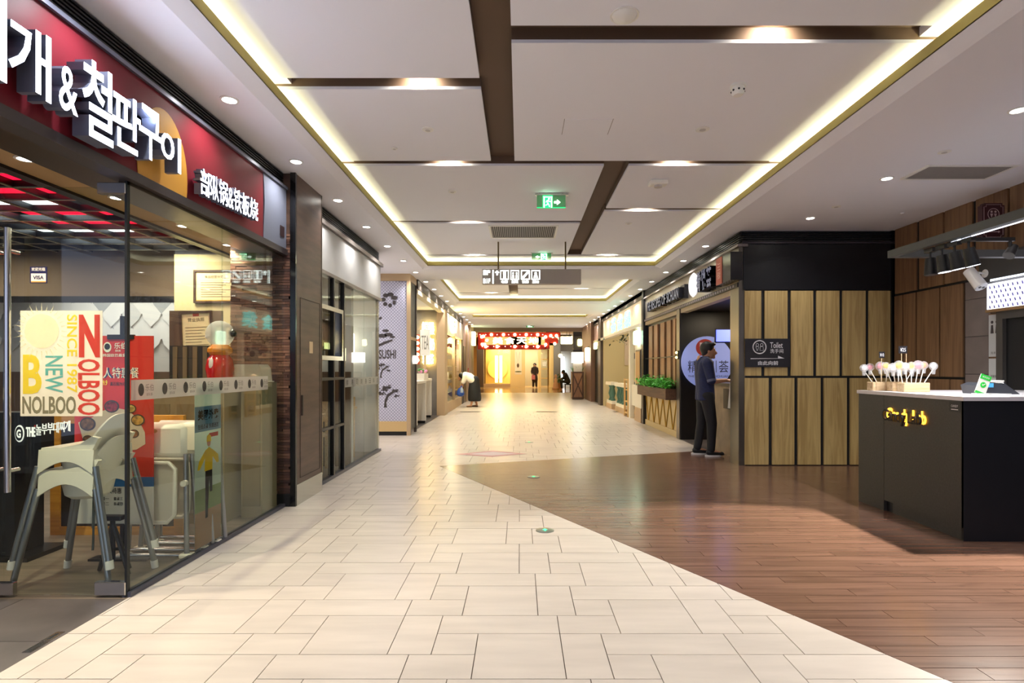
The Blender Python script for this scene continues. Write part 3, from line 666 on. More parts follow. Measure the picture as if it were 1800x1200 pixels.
for (x, y) in ((-2.78, 2.3), (-2.78, 3.13), (-2.78, 3.84), (-2.78, 4.6), (-2.78, 5.3)):  # spot outside the door is added, unseen, to light the high chairs
    t = thing('soffit_spot', 'small warm spotlight in the beige soffit strip, %s' % {2.3: 'added unseen outside the glass door', 3.13: 'nearest the glass door', 3.84: 'second from the door', 4.6: 'third from the door', 5.3: 'farthest'}[y], 'downlight', (x, y, 2.5), group='soffit spotlights')
    MB().lathe([(.05, 0), (.05, -.006), (.036, -.006), (.036, 0)], (x, y, 2.5), 16).build('bezel', PWHITE, t, True); MB().disc((x, y, 2.497), .036, 'z', .004, 16).build('lens', LENS, t)
    lamp('SPOT', (x, y, 2.48), (110 if y < 3 else 60 if y < 3.5 else 26) * K_SHOP, (1, .85, .62), t, spot_size=2.2, spot_blend=.7, shadow_soft_size=.03)
for (x, y) in ((-4.3, 4.3), (-5.6, 5.4), (-3.6, 5.6)):
    lamp('AREA', (x, y, 2.59), 14 * K_SHOP, (1, .86, .66), shape='DISK', size=.5)
lamp('AREA', (-4.6, 7.0, 2.5), 22 * K_SHOP, (1, .93, .84), shape='RECTANGLE', size=3.0, size_y=.4)
bw = struct('wall_back', 'restaurant back wall with pale fish scale tiles')
B(-8.6, -2.3, 7.6, 7.7, 0, 2.6).build('plaster', M('back_grey', (206, 206, 204), .6), bw)
SCL = [M('scale_white', (232, 233, 234), .35), M('scale_grey', (176, 180, 184), .35), M('scale_pale', (214, 216, 218), .35)]
sh = {}
for r in range(4):
    for i in range(15):
        x = -7.3 + i * .27 + (r % 2) * .135; z = 2.22 - r * .17
        if x > -3.5: continue
        mt = SCL[random.choice((0, 0, 0, 1, 2))]
        if mt.name not in sh:
            o = MB().prism([(0, .17), (.13, .02), (.10, -.06), (0, -.16), (-.10, -.06), (-.13, .02)], 'y', -.018, 0).build('scale_tile', mt, bw); sh[mt.name] = o.data
        else:
            o = bpy.data.objects.new('scale_tile', sh[mt.name]); col.objects.link(o); o.parent = bw
        o.location = (x, 7.60 - .012 * (r % 2), z); o.rotation_euler = (math.radians(-4), 0, 0)
B(-8.6, -2.3, 7.55, 7.6, 0, 1.28).build('dado', M('dado_brown', (96, 76, 60), .6), bw)
B(-3.72, -2.72, 6.0, 6.1, 0, 2.55).build('side_wall', M('olive_cream', (206, 196, 150), .7), bw)
B(-8.6, -2.3, 8.88, 8.95, 0, 3.1).build('party_wall', M('shop_wall'), wall_left)
# certificates
FRM = M('frame_dark', (66, 44, 34), .4)
def cert(px0, px1, py0, py1, y, lab, title, tilt=0, gold=True, seal=False):
    x0, x1 = (px0 - 914) * y / 980, (px1 - 914) * y / 980; z1, z0 = CH + (648 - py0) * y / 980, CH + (648 - py1) * y / 980; c = ((x0 + x1) / 2, y, (z0 + z1) / 2)
    t = thing('certificate', lab, 'framed paper', c); t.rotation_euler = (0, tilt, 0); W_, H_ = x1 - x0, z1 - z0
    fr = MB(); e = .022
    for q in ((-W_ / 2, W_ / 2, H_ / 2 - e, H_ / 2), (-W_ / 2, W_ / 2, -H_ / 2, -H_ / 2 + e), (-W_ / 2, -W_ / 2 + e, -H_ / 2 + e, H_ / 2 - e), (W_ / 2 - e, W_ / 2, -H_ / 2 + e, H_ / 2 - e)): fr.box(q[0], q[1], -.025, 0, q[2], q[3])
    fr.build('frame', FRM, t, local=True); B(-W_ / 2 + e, W_ / 2 - e, -.012, -.004, -H_ / 2 + e, H_ / 2 - e).build('paper', M('cert_paper', (240, 226, 178), .6), t, local=True)
    ln = MB()
    for i in range(7): ln.box(-W_ * .34, W_ * (.34 - .1 * (i % 3)), -.0135, -.012, H_ * (.12 - .07 * i) - .003, H_ * (.12 - .07 * i) + .003)
    ln.build('text_lines', M('ink_pale', (150, 136, 108), .7), t, local=True)
    put_text('title', title, M('ink', (70, 60, 50), .7), t, wloc(t) + Vector((0, -.0135, H_ * .3)), (1, 0, 0), (0, 0, 1), W_ * .5, H_ * .09, 0)
    if gold: B(-W_ / 2 + e, W_ / 2 - e, -.016, -.012, -H_ / 2 + e, -H_ / 2 + e + .012).build('gold_line', M('gold', (214, 170, 80), .35, .6), t, local=True)
    if seal: B(-.03, .03, -.0135, -.012, H_ * .38, H_ * .46).build('red_seal', M('seal_red', (190, 60, 50), .5), t, local=True)
    return t
cert(342, 418, 475, 533, 5.995, 'framed certificate highest on the cream wall behind the glass', '食品经营许可证')
cert(318, 376, 547, 621, 5.55, 'tilted framed licence paper below the highest certificate', '营业执照', -.05, False, True)
cert(392, 438, 570, 624, 5.995, 'framed pale notice right of the balloon figure', '公示栏')
B(-3.5, -2.98, 5.565, 5.6, .0, 1.9).build('notice_stand', M('dado_brown'), bw)
# cash counter with things on it
ct = thing('cash_counter', 'low cream counter behind the restaurant glass under the frosted band', 'counter', (-2.85, 5.0, 0))
B(-3.4, -2.52, 4.75, 5.25, 0, 1.16).build('body', M('counter_cream', (140, 128, 98), .5), ct); MB().cham(-3.44, -2.48, 4.72, 5.28, 1.16, 1.2, .006).build('top', M('counter_top', (120, 92, 70), .35), ct)
for i in range(4): B(-3.36 + i * .22, -3.2 + i * .22, 4.742, 4.75, .12, 1.02).build('front_panel', M('counter_front', (120, 106, 78), .5), ct)
bf = thing('balloon_figure', 'glossy inflatable figure in red with a clear round head on the counter', 'balloon', (-2.62, 4.87, 1.2))
RB = M('red_foil', (190, 26, 34), .15); c = (-2.62, 4.87)
MB().lathe([(.05, 0), (.10, .03), (.115, .12), (.10, .2), (.07, .24)], (c[0], c[1], 1.205), 16).build('body', RB, bf, True)
MB().lathe([(.075, .235), (.10, .26), (.10, .29), (.06, .33)], (c[0], c[1], 1.205), 16).build('collar', M('orange_foil', (224, 140, 40), .2), bf, True)
MB().ball((c[0], c[1], 1.205 + .42), .115, 16, 10).build('head', film('clear_balloon', (206, 214, 214), .45), bf, True)
MB().ball((c[0] + .11, c[1], 1.63), .035, 8, 6).build('ear', M('foil_dark', (40, 44, 50), .3), bf, True); MB().ball((c[0] - .11, c[1], 1.6), .02, 8, 6).build('ear', M('foil_white', (230, 230, 228), .3), bf, True)
MB().ball((c[0] - .02, c[1] - .10, 1.36), .03, 8, 6, (.8, .5, 1.8)).build('flame_patch', M('foil_white'), bf, True)
MB().lathe([(.09, 0), (.1, .01), (.001, .012)], (c[0], c[1], 1.2), 12).build('feet', BLACK, bf, True)
x0, x1, y = -2.46 - .36, -2.5, 5.15
t = thing('display_dome', 'clear plastic dome box standing on the counter beside the balloon', 'display case', (-2.42, 5.1, 1.2))
MB().prism([(-2.56, 1.2), (-2.31, 1.2), (-2.325, 1.33), (-2.35, 1.36), (-2.56, 1.36)], 'y', 5.0, 5.2).build('cover', film('dome_film', (210, 216, 208), .35), t)
B(-2.57, -2.30, 4.98, 5.22, 1.2, 1.206).build('tray', PWHITE, t)
MB().ball((-2.43, 5.1, 1.24), .035, 8, 6).build('contents', M('peach', (236, 200, 170), .5), t, True)
# stand for the dome to rest on, beside the counter
t = thing('side_cabinet', 'narrow cream cabinet under the clear dome box', 'cabinet', (-2.41, 5.1, 0)); B(-2.475, -2.29, 4.95, 5.25, 0, 1.196).build('body', M('counter_cream'), t); B(-2.46, -2.305, 4.942, 4.95, .1, 1.1).build('door', M('counter_front'), t)
# striped seat back
t = thing('booth_bench', 'booth bench with dark striped high back behind the glass', 'seat', (-3.35, 5.2, 0)); xs0 = (286 - 914) * 5.2 / 980; xs1 = (358 - 914) * 5.2 / 980
B(xs0, xs1, 5.30, 5.42, .0, 1.54).build('backrest', M('stripe_dark', (38, 38, 36), .6), t)
for i in range(4): B(xs0 + .035 + i * .095, xs0 + .075 + i * .095, 5.292, 5.30, .5, 1.53).build('stripe', M('stripe_olive', (112, 98, 72), .6), t)
B(xs0, xs1, 5.42, 5.9, .0, .45).build('seat', M('seat_brown', (84, 62, 48), .6), t)
# dining tables deeper in
for k, (x, y, lab) in enumerate(((-5.6, 5.9, 'brown dining table deep inside the restaurant, left'), (-4.3, 6.6, 'brown dining table by the scale tile wall'))):
    t = thing('dining_table', lab, 'table', (x, y, 0)); MB().cham(x - .35, x + .35, y - .35, y + .35, .72, .75, .006).build('tabletop', M('table_brown', (112, 82, 58), .4), t)
    MB().cyl((x, y, .02), (x, y, .72), .035).build('pedestal', BLACK, t, True); MB().lathe([(.25, 0), (.25, .02), (.05, .03)], (x, y, 0), 16).build('foot', BLACK, t, True)
# ---- podium with lit wordmark
pd = thing('host_stand', 'black host stand with THE and Korean lettering by the high chairs', 'stand', (-3.6, 3.95, 0))
B(-4.3, -3.30, 3.84, 3.95, .60, 1.02).build('sign_panel', BLACK, pd); B(-4.2, -3.50, 3.86, 4.1, .03, .60).build('body', BLACKM, pd); B(-4.25, -3.36, 3.80, 4.15, 0, .03).build('base', BLACK, pd)
LW = M('stand_letter', (240, 240, 236), .4, emit=.35)
ppx = lambda px: (px - 914) * 3.83 / 980
ppz = lambda py: CH + (648 - py) * 3.83 / 980
put_text('lettering', 'THE', LW, pd, ((ppx(45) + ppx(61)) / 2, 3.836, ppz(759)), (1, 0, 0), (0, 0, 1), ppx(61) - ppx(45), ppz(750) - ppz(767), .004, .03)
for i, ch in enumerate('놀부부대찌개'):
    a = 62 + i * 10.2; put_text('lettering', ch, LW, pd, (ppx(a + 5), 3.836, ppz(753.5 - i * 1.4 + 2)), (1, 0, 0), (0, 0, 1), ppx(a + 9.4) - ppx(a), ppz(743) - ppz(762), .004, .008)
m_ = MB(); m_.disc((ppx(33), 3.836, ppz(762)), ppx(41) - ppx(33), 'y', .004, 24, (ppz(747) - ppz(777)) / 2); m_.build('round_badge', LW, pd)
MB().disc((ppx(33), 3.832, ppz(762)), (ppx(41) - ppx(33)) * .82, 'y', .004, 24, (ppz(747) - ppz(777)) * .41).build('badge_field', BLACK, pd)
put_text('badge_mark', 'G', LW, pd, (ppx(33), 3.829, ppz(762)), (1, 0, 0), (0, 0, 1), ppx(37) - ppx(29), ppz(755) - ppz(770), 0, .04)
B(ppx(59.5), ppx(61.5), 3.832, 3.836, ppz(750), ppz(747)).build('red_tick', M('seal_red'), pd)
# side sticker by the left door handle
t = thing('door_label', 'blue and white label strip on the glass by the left pull handle', 'sticker', (px2x(12), DY + .008, py2z(724)))
for (a, b, m_) in ((645, 680, 'label_blue'), (681, 702, 'label_white'), (703, 725, 'label_blue')): B(px2x(4), px2x(17), DY + .007, DY + .009, py2z(b), py2z(a)).build('band', M(m_, (30, 110, 180) if 'blue' in m_ else (235, 235, 235), .5), t)
put_text('lettering', 'PULL', PAPER, t, (px2x(13), DY + .0055, py2z(662)), (0, 0, -1), (1, 0, 0), py2z(650) - py2z(674), px2x(15) - px2x(11), 0)
# ---- promotional banner, board, tripod
bn = thing('promotional_banner', 'tall red promotional banner with food bowls and Chinese lettering', 'banner', (-2.94, 3.85, 0))
BY = 3.85
bx = lambda px: (px - 914) * BY / 980
bz = lambda py: CH + (648 - py) * BY / 980
B(bx(131), bx(270), BY, BY + .004, bz(838), bz(590)).build('red_sheet', M('banner_red', (206, 44, 36), .5), bn); B(bx(131), bx(270), BY, BY + .004, bz(838) - (bz(821) - bz(838)), bz(838)).build('blue_band', M('banner_blue', (36, 104, 170), .5), bn)
B(bx(131), bx(270), BY, BY + .004, bz(920), bz(855)).build('white_foot', M('banner_white', (216, 214, 206), .5), bn)
B(bx(190), bx(236), BY - .01, BY + .012, bz(596), bz(588)).build('clamp', BLACK, bn); B(bx(212) - .012, bx(212) + .012, BY + .01, BY + .03, .015, bz(555)).build('pole', BLACK, bn); B(bx(160), bx(262), BY - .03, BY + .06, 0, .015).build('stand_base', BLACK, bn)
def bt(body, m, px0, px1, py0, py1, bold=.01, dy=0): put_text('lettering', body, m, bn, ((bx(px0) + bx(px1)) / 2, BY - .002 - dy, (bz(py0) + bz(py1)) / 2), (1, 0, 0), (0, 0, 1), bx(px1) - bx(px0), bz(py0) - bz(py1), 0, bold)
BW_ = M('banner_print_white', (244, 240, 230), .5); BN_ = M('banner_print_navy', (40, 44, 110), .5)
bt('乐伯', BW_, 201, 222, 602, 613); bt('部队锅', BW_, 203, 212, 614.5, 618); bt('韩国欧巴最爱', BW_, 181, 222, 621.5, 627)
bt('人特惠餐', BN_, 182.5, 245.5, 646, 665, .06); bt('人特惠餐', BW_, 181.5, 244.5, 645.5, 664.5, .0, .001); bt('9.9', M('banner_print_yellow', (250, 220, 60), .5), 181, 189, 668, 677, .03); bt('真石锅79元', BLACKM, 194, 220, 671, 678)
m_ = MB(); m_.disc((bx(189), BY - .002, bz(610)), bx(196) - bx(189), 'y', .001, 20, bz(602) - bz(611)); m_.build('logo_badge', BW_, bn); MB().ball((bx(189), BY - .003, bz(609)), .02, 8, 6, (1, .1, 1.1)).build('logo_mark', BLACKM, bn)
pan = [(bx(a), bz(b)) for a, b in ((138, 742), (160, 735), (180, 722), (200, 716), (222, 720), (234, 728), (246, 742), (255, 760), (256, 780), (240, 790), (224, 792), (215, 806), (190, 800), (150, 785))]
MB().prism(pan, 'y', BY - .003, BY - .001).build('cream_field', M('banner_cream', (226, 206, 180), .5), bn)
for (px, py, r, c) in ((197, 714, 13, (150, 40, 50)), (231, 718, 9, (220, 170, 90)), (243, 738, 12, (206, 150, 70)), (155, 745, 14, (120, 84, 52)), (155, 772, 9, (170, 40, 36)), (236, 762, 9, (140, 90, 60)), (170, 790, 10, (150, 100, 60))):
    MB().disc((bx(px), BY - .004, bz(py)), bx(px + r) - bx(px), 'y', .002, 20, (bx(px + r) - bx(px)) * .85).build('bowl_rim', M('bowl_dark', (70, 56, 50), .4), bn); MB().disc((bx(px), BY - .006, bz(py)), (bx(px + r) - bx(px)) * .82, 'y', .002, 20, (bx(px + r) - bx(px)) * .68).build('bowl_food', M('food_%d' % px, c, .5, noise=(40, .45, (1, 1, 1))), bn)
bt('单人特惠', BLACKM, 180, 214, 857, 867, .01); bt('套餐一', BLACKM, 172, 192, 873, 879); bt('套餐三', BLACKM, 200, 216, 873, 879); bt('套餐二', BLACKM, 172, 192, 882, 888); bt('套餐四', BLACKM, 200, 216, 882, 888)
bo = thing('menu_board', 'low black board in an orange wooden frame behind the high chair', 'board', (-3.1, 4.5, 0))
ORW = wood('orange_wood', (222, 160, 64), (200, 138, 50), .45, 'x')
ox0, ox1 = (88 - 914) * 4.43 / 980, (322 - 914) * 4.43 / 980
for q, nm in (((ox0, ox0 + .075, .0, .95), 'stile'), ((ox1 - .075, ox1, .0, .95), 'stile'), ((ox0 + .075, ox1 - .075, .0, .065), 'rail'), ((ox0 + .075, ox1 - .075, .885, .95), 'rail')): B(q[0], q[1], 4.43, 4.47, q[2], q[3]).build(nm, ORW, bo)
B(ox0 + .07, ox1 - .07, 4.445, 4.465, .06, .89).build('blackboard', M('board_black', (34, 30, 30), .5), bo)
tr = thing('tripod', 'small black folded tripod leaning behind the glass corner', 'tripod', (-2.615, 3.58, 0)); c = Vector((-2.615, 3.58, 0))
MB().cyl(c + Vector((0, 0, .09)), c + Vector((0, 0, .36)), .015).build('column', BLACK, tr, True); MB().cham(c.x - .07, c.x + .07, c.y - .03, c.y + .03, .35, .38, .005).build('head', BLACK, tr)
for a in (2.6, -.4, 1.2):
    e = c + Vector((.14 * math.cos(a), .09 * math.sin(a), .0)); mid = c.lerp(e, .55); mid.z = .2
    MB().tube([c + Vector((0, 0, .33)), e + Vector((0, 0, .012))], .013, 8).build('leg', BLACK, tr, True); MB().tube([c + Vector((0, 0, .16)), (c + Vector((0, 0, .33))).lerp(e, .5)], .007, 6).build('brace', BLACK, tr, True)
# delivery poster on the side glass
dp = thing('delivery_poster', 'tall poster of a running figure in yellow stuck on the side glass', 'poster', (GX, 4.1, .08)); py0, py1 = 3.90, 4.24; gx = GX - .008
def gy(px): return -gx * 980 / (914 - px)
def gz(px, py): return CH + (648 - py) * gy(px) / 980
B(gx - .001, gx + .001, py0, py1, .05, 1.22).build('sheet', film('poster_sky', (196, 214, 206), .9), dp)
B(gx + .001, gx + .0015, py0, py1, .87, 1.05).build('blue_sky', film('poster_blue', (110, 164, 200), .85), dp); B(gx + .001, gx + .0015, py0, py1, .05, .30).build('orange_ground', film('poster_orange', (196, 150, 110), .8), dp); B(gx + .001, gx + .0015, py0, py1, .30, .46).build('green_field', film('poster_grass', (150, 176, 110), .8), dp)
PB = film('poster_black', (36, 40, 44), .95); PYL = film('poster_vest', (222, 196, 44), .95); ps_ = film('poster_skin', (196, 150, 116), .95)
put_text('lettering', '美团外卖', PB, dp, (gx + .0025, 4.07, .99), (0, 1, 0), (0, 0, 1), .27, .075, 0, .03); put_text('lettering', '在线点餐 快速送达', PB, dp, (gx + .0025, 4.07, .905), (0, 1, 0), (0, 0, 1), .27, .035, 0, .01)
B(gx + .0016, gx + .002, 4.08, 4.2, .82, .85).build('red_tag', PR, dp)
P = lambda pts, m, nm: MB().prism(pts, 'x', gx + .0016, gx + .0022).build(nm, m, dp)
P([(4.02, .58), (4.12, .58), (4.13, .72), (4.08, .75), (4.03, .73)], PYL, 'vest'); P([(4.03, .73), (3.95, .66), (3.93, .6), (3.96, .6), (4.04, .69)], PYL, 'sleeve'); P([(4.12, .73), (4.2, .68), (4.21, .62), (4.18, .62), (4.12, .68)], PYL, 'sleeve')
P([(4.03, .58), (4.12, .58), (4.12, .42), (4.09, .42), (4.08, .52), (4.06, .24), (4.03, .24)], PB, 'trousers'); MB().disc((gx + .002, 4.075, .785), .024, 'x', .001, 14, .032).build('face', ps_, dp); MB().prism([(4.045, .79), (4.105, .79), (4.10, .83), (4.075, .845), (4.05, .83)], 'x', gx + .0022, gx + .003).build('cap', PYL, dp)
# ---- white high chairs, stacked pair
HC = M('highchair_plastic', (238, 232, 218), .35); HL = M('highchair_leg', (150, 152, 156), .3, .8)
def high_chair(name, lab, loc, rz):
    """faces -X in its own frame; z is up from the floor"""
    t = thing(name, lab, 'high chair', loc, rz, 'stacked high chairs')
    L = lambda m_, nm, mat, sm=True: m_.build(nm, mat, t, sm, local=True)
    # skirt: four sides with arched lower edges round a seat opening
    def arch(u0, u1, zt, zb, rise, n=10):
        pts = [(u0, zt), (u1, zt), (u1, zb)]
        for i in range(1, n): f = i / n; pts.append((u1 + (u0 - u1) * f, zb + rise * math.sin(PI * f)))
        return pts + [(u0, zb)]
    sk = MB()
    for s in (-1, 1):
        T = Matrix.Translation((0, s * .165, 0)) @ Matrix.Rotation(s * math.radians(5), 4, 'X')
        k = MB().prism(arch(-.165, .165, .70, .555, .075), 'y', -.006, .006); sk.add([T @ (Vector(v) - Vector((0, 0, .62))) + Vector((0, 0, .62)) for v in k.v], k.f)
        T = Matrix.Translation((s * .16, 0, 0)) @ Matrix.Rotation(s * math.radians(-10), 4, 'Y')
        k = MB().prism(arch(-.165, .165, .70, .555, .075), 'x', -.006, .006); sk.add([T @ (Vector(v) - Vector((0, 0, .62))) + Vector((0, 0, .62)) for v in k.v], k.f)
    L(sk, 'seat_skirt', HC)
    L(MB().prism([(-.16, .69), (-.02, .69), (-.02, .712), (-.15, .712)], 'y', -.16, .16), 'tray_front', HC)
    arms = MB()
    for s in (-1, 1): arms.prism([(-.04, .69), (.15, .69), (.19, .77), (.15, .78), (.08, .735), (-.04, .712)], 'y', s * .145 - .016, s * .145 + .016)
    L(arms, 'side_arms', HC)
    bowl = MB().lathe([(.06, .515), (.12, .522), (.16, .545), (.18, .62), (.195, .69), (.185, .69), (.17, .62), (.15, .56), (.11, .535), (.001, .53)], (.01, 0, 0), 20, .76, .76); L(bowl, 'seat', HC)
    # backrest: curved shell
    bk = MB(); n, k_ = 12, 7; vs = []
    for off in (0, .012):
        for j in range(k_):
            f = j / (k_ - 1); wdt = .15 * (1 - .35 * f ** 2.5); z = .66 + .245 * f; xb = .135 + .075 * f + off
            for i in range(n + 1):
                a = (i / n - .5) * 2; vs.append((xb - .06 * a * a * (1 - .4 * f), a * wdt, z - .05 * abs(a) ** 3 * f))
    m1 = n + 1; fs = []
    for j in range(k_ - 1):
        for i in range(n):
            q = (j * m1 + i, j * m1 + i + 1, (j + 1) * m1 + i + 1, (j + 1) * m1 + i); fs.append(q); fs.append(tuple(x + k_ * m1 for x in q[::-1]))
    ring = [i for i in range(n + 1)] + [j * m1 + n for j in range(1, k_)] + [(k_ - 1) * m1 + i for i in range(n - 1, -1, -1)] + [j * m1 for j in range(k_ - 2, 0, -1)]
    for a, b in zip(ring, ring[1:] + ring[:1]): fs.append((a, b, b + k_ * m1, a + k_ * m1))
    L(bk.add(vs, fs), 'backrest', HC)
    for sx in (-1, 1):
        for sy in (-1, 1):
            a = Vector((sx * .172, sy * .160, .60)); b = Vector((sx * .292, sy * .205, 0.015))
            lg = MB().cyl(a, b, .017, n=12).build('leg', HL, t, True, local=True)
            MB().cyl(b.lerp(a, .06), b - Vector((0, 0, .014)), .022, n=12).build('foot_cap', PWHITE, lg, True, local=True)
    L(MB().tube([(.12, -.1, .5), (.13, -.12, .38), (.12, -.11, .28), (.125, -.12, .22)], .006, 6), 'strap', M('strap_grey', (60, 66, 64), .7))
    return t
hc = high_chair('high_chair', 'lower white high chair of the stacked pair behind the glass', (-2.715, 3.50, 0), 0)
h2 = dup(hc, (-2.715, 3.50, .135), None, 'upper white high chair of the stacked pair, topmost behind the glass')
# folded high chairs
def folded(lab, x, y):
    t = thing('folding_high_chair', lab, 'high chair', (x, y, 0), 0, 'folded high chairs')
    L = lambda m_, nm, mat, sm=True: m_.build(nm, mat, t, sm, local=True)
    L(MB().cham(-.24, .20, -.03, .03, .70, .93, .03), 'backrest', HC); MB().ball((-.02, -.031, .885), .03, 12, 6, (1, .1, .5)).build('grip_hole', M('hole_olive', (180, 166, 110), .6), t, local=True)
    pts = [(-.24, .60), (-.20, .665), (.10, .665), (.145, .62), (.14, .30), (.09, .25), (-.20, .25), (-.24, .30)]
    L(MB().prism(pts, 'y', -.045, -.02), 'tray', M('tray_clear', (214, 206, 190), .3)); L(MB().tube([(a, -.05, b) for a, b in pts + pts[:1]], .014, 8), 'tray_rim', HC)
    for s in (-1, 1):
        L(MB().cyl((s * .19, 0, .72), (s * .22 + .0, -.04, .03), .017), 'leg', HL); L(MB().cyl((s * .215, .03, .72), (s * .25, .05, .03), .017), 'leg', HL)
        L(MB().cyl((s * .20, -.02, .52), (s * .20, -.05, .52), .022), 'pivot', HC); L(MB().cham(s * .22 - .045, s * .22 + .045, -.07, .0, 0, .035, .01), 'foot', HC)
    L(MB().cyl((-.22, -.04, .02), (.22, -.04, .02), .013), 'floor_rail', CHROME); L(MB().cyl((-.25, .05, .03), (.25, .05, .03), .013), 'floor_rail', CHROME)
    return t
f1 = folded('nearest folded white high chair, tray facing out, behind the side glass', -2.545, 3.93)
dup(f1, (-2.53, 4.08, 0), None, 'middle folded white high chair of the row behind the side glass'); dup(f1, (-2.515, 4.23, 0), None, 'farthest folded white high chair of the row behind the side glass')
# ================================================================== SECOND LEFT SHOP (grey fascia)
g2 = struct('trim_3', 'black grille above the grey fascia of the second shop')
B(-2.34, -2.31, 6.06, 9.0, 3.02, LC).build('backing', BLACKM, g2)
for i in range(6): B(-2.31, -2.27, 6.07, 8.98, 3.04 + i * .026, 3.052 + i * .026).build('slat', SLATB, g2)
fa = thing('grey_fascia', 'plain pale grey lightbox fascia over the second shop glass', 'fascia', (-2.27, 7.5, 2.42))
B(-2.34, -2.25, 6.07, 9.0, 2.45, 2.96).build('panel', M('fascia_grey', (196, 197, 198), .45), fa); B(-2.34, -2.22, 6.07, 9.06, 2.965, 3.02).build('top_ledge', M('ledge_taupe', (140, 132, 128), .35, .5), fa); B(-2.34, -2.235, 6.07, 9.03, 2.41, 2.45).build('bottom_edge', M('ledge_taupe'), fa)
w2 = struct('window_2', 'glass front of the second shop with black mullions')
for a, b in ((6.08, 6.71), (6.75, 7.10), (7.14, 8.10), (8.11, 8.98)): B(-2.276, -2.264, a, b, .04, 2.41).build('pane', GLS, w2)
B(-2.30, -2.24, 6.07, 9.0, 0, .04).build('sill', M('channel_grey'), w2)
for y in (6.73, 7.12): B(-2.31, -2.24, y - .02, y + .02, .04, 2.41).build('mullion', BLACK, w2)
for z in (.62, 1.2): B(-2.30, -2.24, 6.08, 7.12, z - .015, z + .015).build('transom', BLACK, w2)
bx2 = thing('display_niche', 'silver framed display niche with glass bell of fairy lights', 'display case', (-2.3, 6.5, 1.45))
for q in ((6.10, 6.98, 2.0, 2.05), (6.10, 6.98, 1.42, 1.47), (6.10, 6.15, 1.47, 2.0), (6.93, 6.98, 1.47, 2.0)): B(-2.60, -2.21, q[0], q[1], q[2], q[3]).build('frame', CHROME, bx2)
B(-2.63, -2.62, 6.10, 6.98, 1.42, 2.05).build('back', M('niche_brown', (150, 124, 98), .6), bx2)
MB().lathe([(.13, 0), (.14, .1), (.13, .25), (.06, .33), (.001, .35)], (-2.4, 6.42, 1.53), 20).build('glass_bell', GLS, bx2, True); MB().lathe([(.15, 0), (.15, .06), (.001, .06)], (-2.4, 6.42, 1.47), 16).build('base', BLACK, bx2, True)
bl = M('fairy_light', (255, 220, 150), .4, emit=10)
for i in range(14):
    a = i * 2.4; MB().ball((-2.4 + .09 * math.cos(a), 6.42 + .09 * math.sin(a), 1.56 + .018 * i), .007, 6, 4).build('fairy_bulb', bl, bx2)
t = thing('window_strip', 'frosted strip with small square marks on the second shop glass', 'window film', (-2.262, 8.0, 1.08)); B(-2.263, -2.2625, 7.15, 8.97, 1.08, 1.2).build('strip', FILM, t)
for i, ch in enumerate('鲜寿司刺身日料店'): put_text('lettering', ch, FLOGO, t, (-2.261, 7.3 + i * .22, 1.14), (0, 1, 0), (0, 0, 1), .09, .08, 0)
# interior
B(-3.78, -2.3, 6.11, 6.16, 0, 3.1).build('party_wall', M('shop_wall'), wall_left)
IW = M('sushi_wall', (222, 206, 176), .7)
B(-3.8, -3.7, 6.16, 9.0, 0, 3.0).build('rear_wall', IW, wall_left); B(-3.7, -2.34, 6.16, 9.0, 2.7, 2.75).build('shop_ceiling', M('sushi_ceiling', (214, 206, 190), .8), wall_left)
B(-3.7, -2.28, 8.95, 9.0, 0, 2.7).build('glazed_side', M('sushi_side', (214, 204, 184), .7), wall_left)
lamp('AREA', (-3.0, 7.5, 2.66), 170 * K_SHOP, (1, .88, .68), shape='RECTANGLE', size=1.1, size_y=2.2)
LAN = M('lantern_paper', (255, 248, 226), .6, emit=3.0)
for k, (y, x, z, s) in enumerate(((7.55, -2.75, 1.75, .10), (8.2, -3.1, 1.98, .13), (8.55, -2.7, 1.72, .13))):
    t = thing('paper_lantern', 'glowing white paper lantern behind the second shop glass, %s' % ('nearest', 'highest, in the middle', 'farthest and largest')[k], 'lantern', (x, y, z), group='paper lanterns')
    MB().cham(x - s, x + s, y - s, y + s, z - s * 1.2, z + s * 1.2, .02).build('shade', LAN, t); MB().cyl((x, y, z + s * 1.2), (x, y, 2.7), .006, n=6).build('cord', BLACK, t); MB().lathe([(.03, 0), (.03, .02), (.001, .025)], (x, y, z + s * 1.2), 10).build('cap', BLACK, t)
WD = wood('pale_wood', (206, 176, 132), (184, 152, 108), .45, 'y')
def table(lab, x, y, w_=.6):
    t = thing('dining_table', lab, 'table', (x, y, 0)); MB().cham(x - w_ / 2, x + w_ / 2, y - w_ / 2, y + w_ / 2, .72, .755, .006).build('tabletop', WD, t)
    for sx in (-1, 1):
        for sy in (-1, 1): B(x + sx * (w_ / 2 - .05) - .02, x + sx * (w_ / 2 - .05) + .02, y + sy * (w_ / 2 - .05) - .02, y + sy * (w_ / 2 - .05) + .02, 0, .72).build('leg', WD, t)
def chair(lab, x, y, rz, mat=None):
    mat = mat or WD; t = thing('dining_chair', lab, 'chair', (x, y, 0), rz); L = lambda m_, nm: m_.build(nm, mat, t, local=True)
    L(MB().cham(-.2, .2, -.2, .2, .43, .46, .006), 'seat'); L(B(-.2, .2, .18, .2, .62, .88), 'backrest')
    for sx in (-1, 1):
        for sy in (-1, 1): L(B(sx * .18 - .016, sx * .18 + .016, sy * .18 - .016, sy * .18 + .016, 0, .43 if sy < 0 else .64), 'leg')
table('pale wood table just behind the second shop glass, nearer', -2.75, 6.75); table('pale wood table just behind the second shop glass, farther', -2.75, 8.1)
chair('pale wood chair at the nearer table, second shop', -2.75, 7.22, 0); chair('pale wood chair before the farther table, second shop', -2.75, 7.68, PI); chair('pale wood chair past the farther table, second shop', -2.8, 8.6, 0)
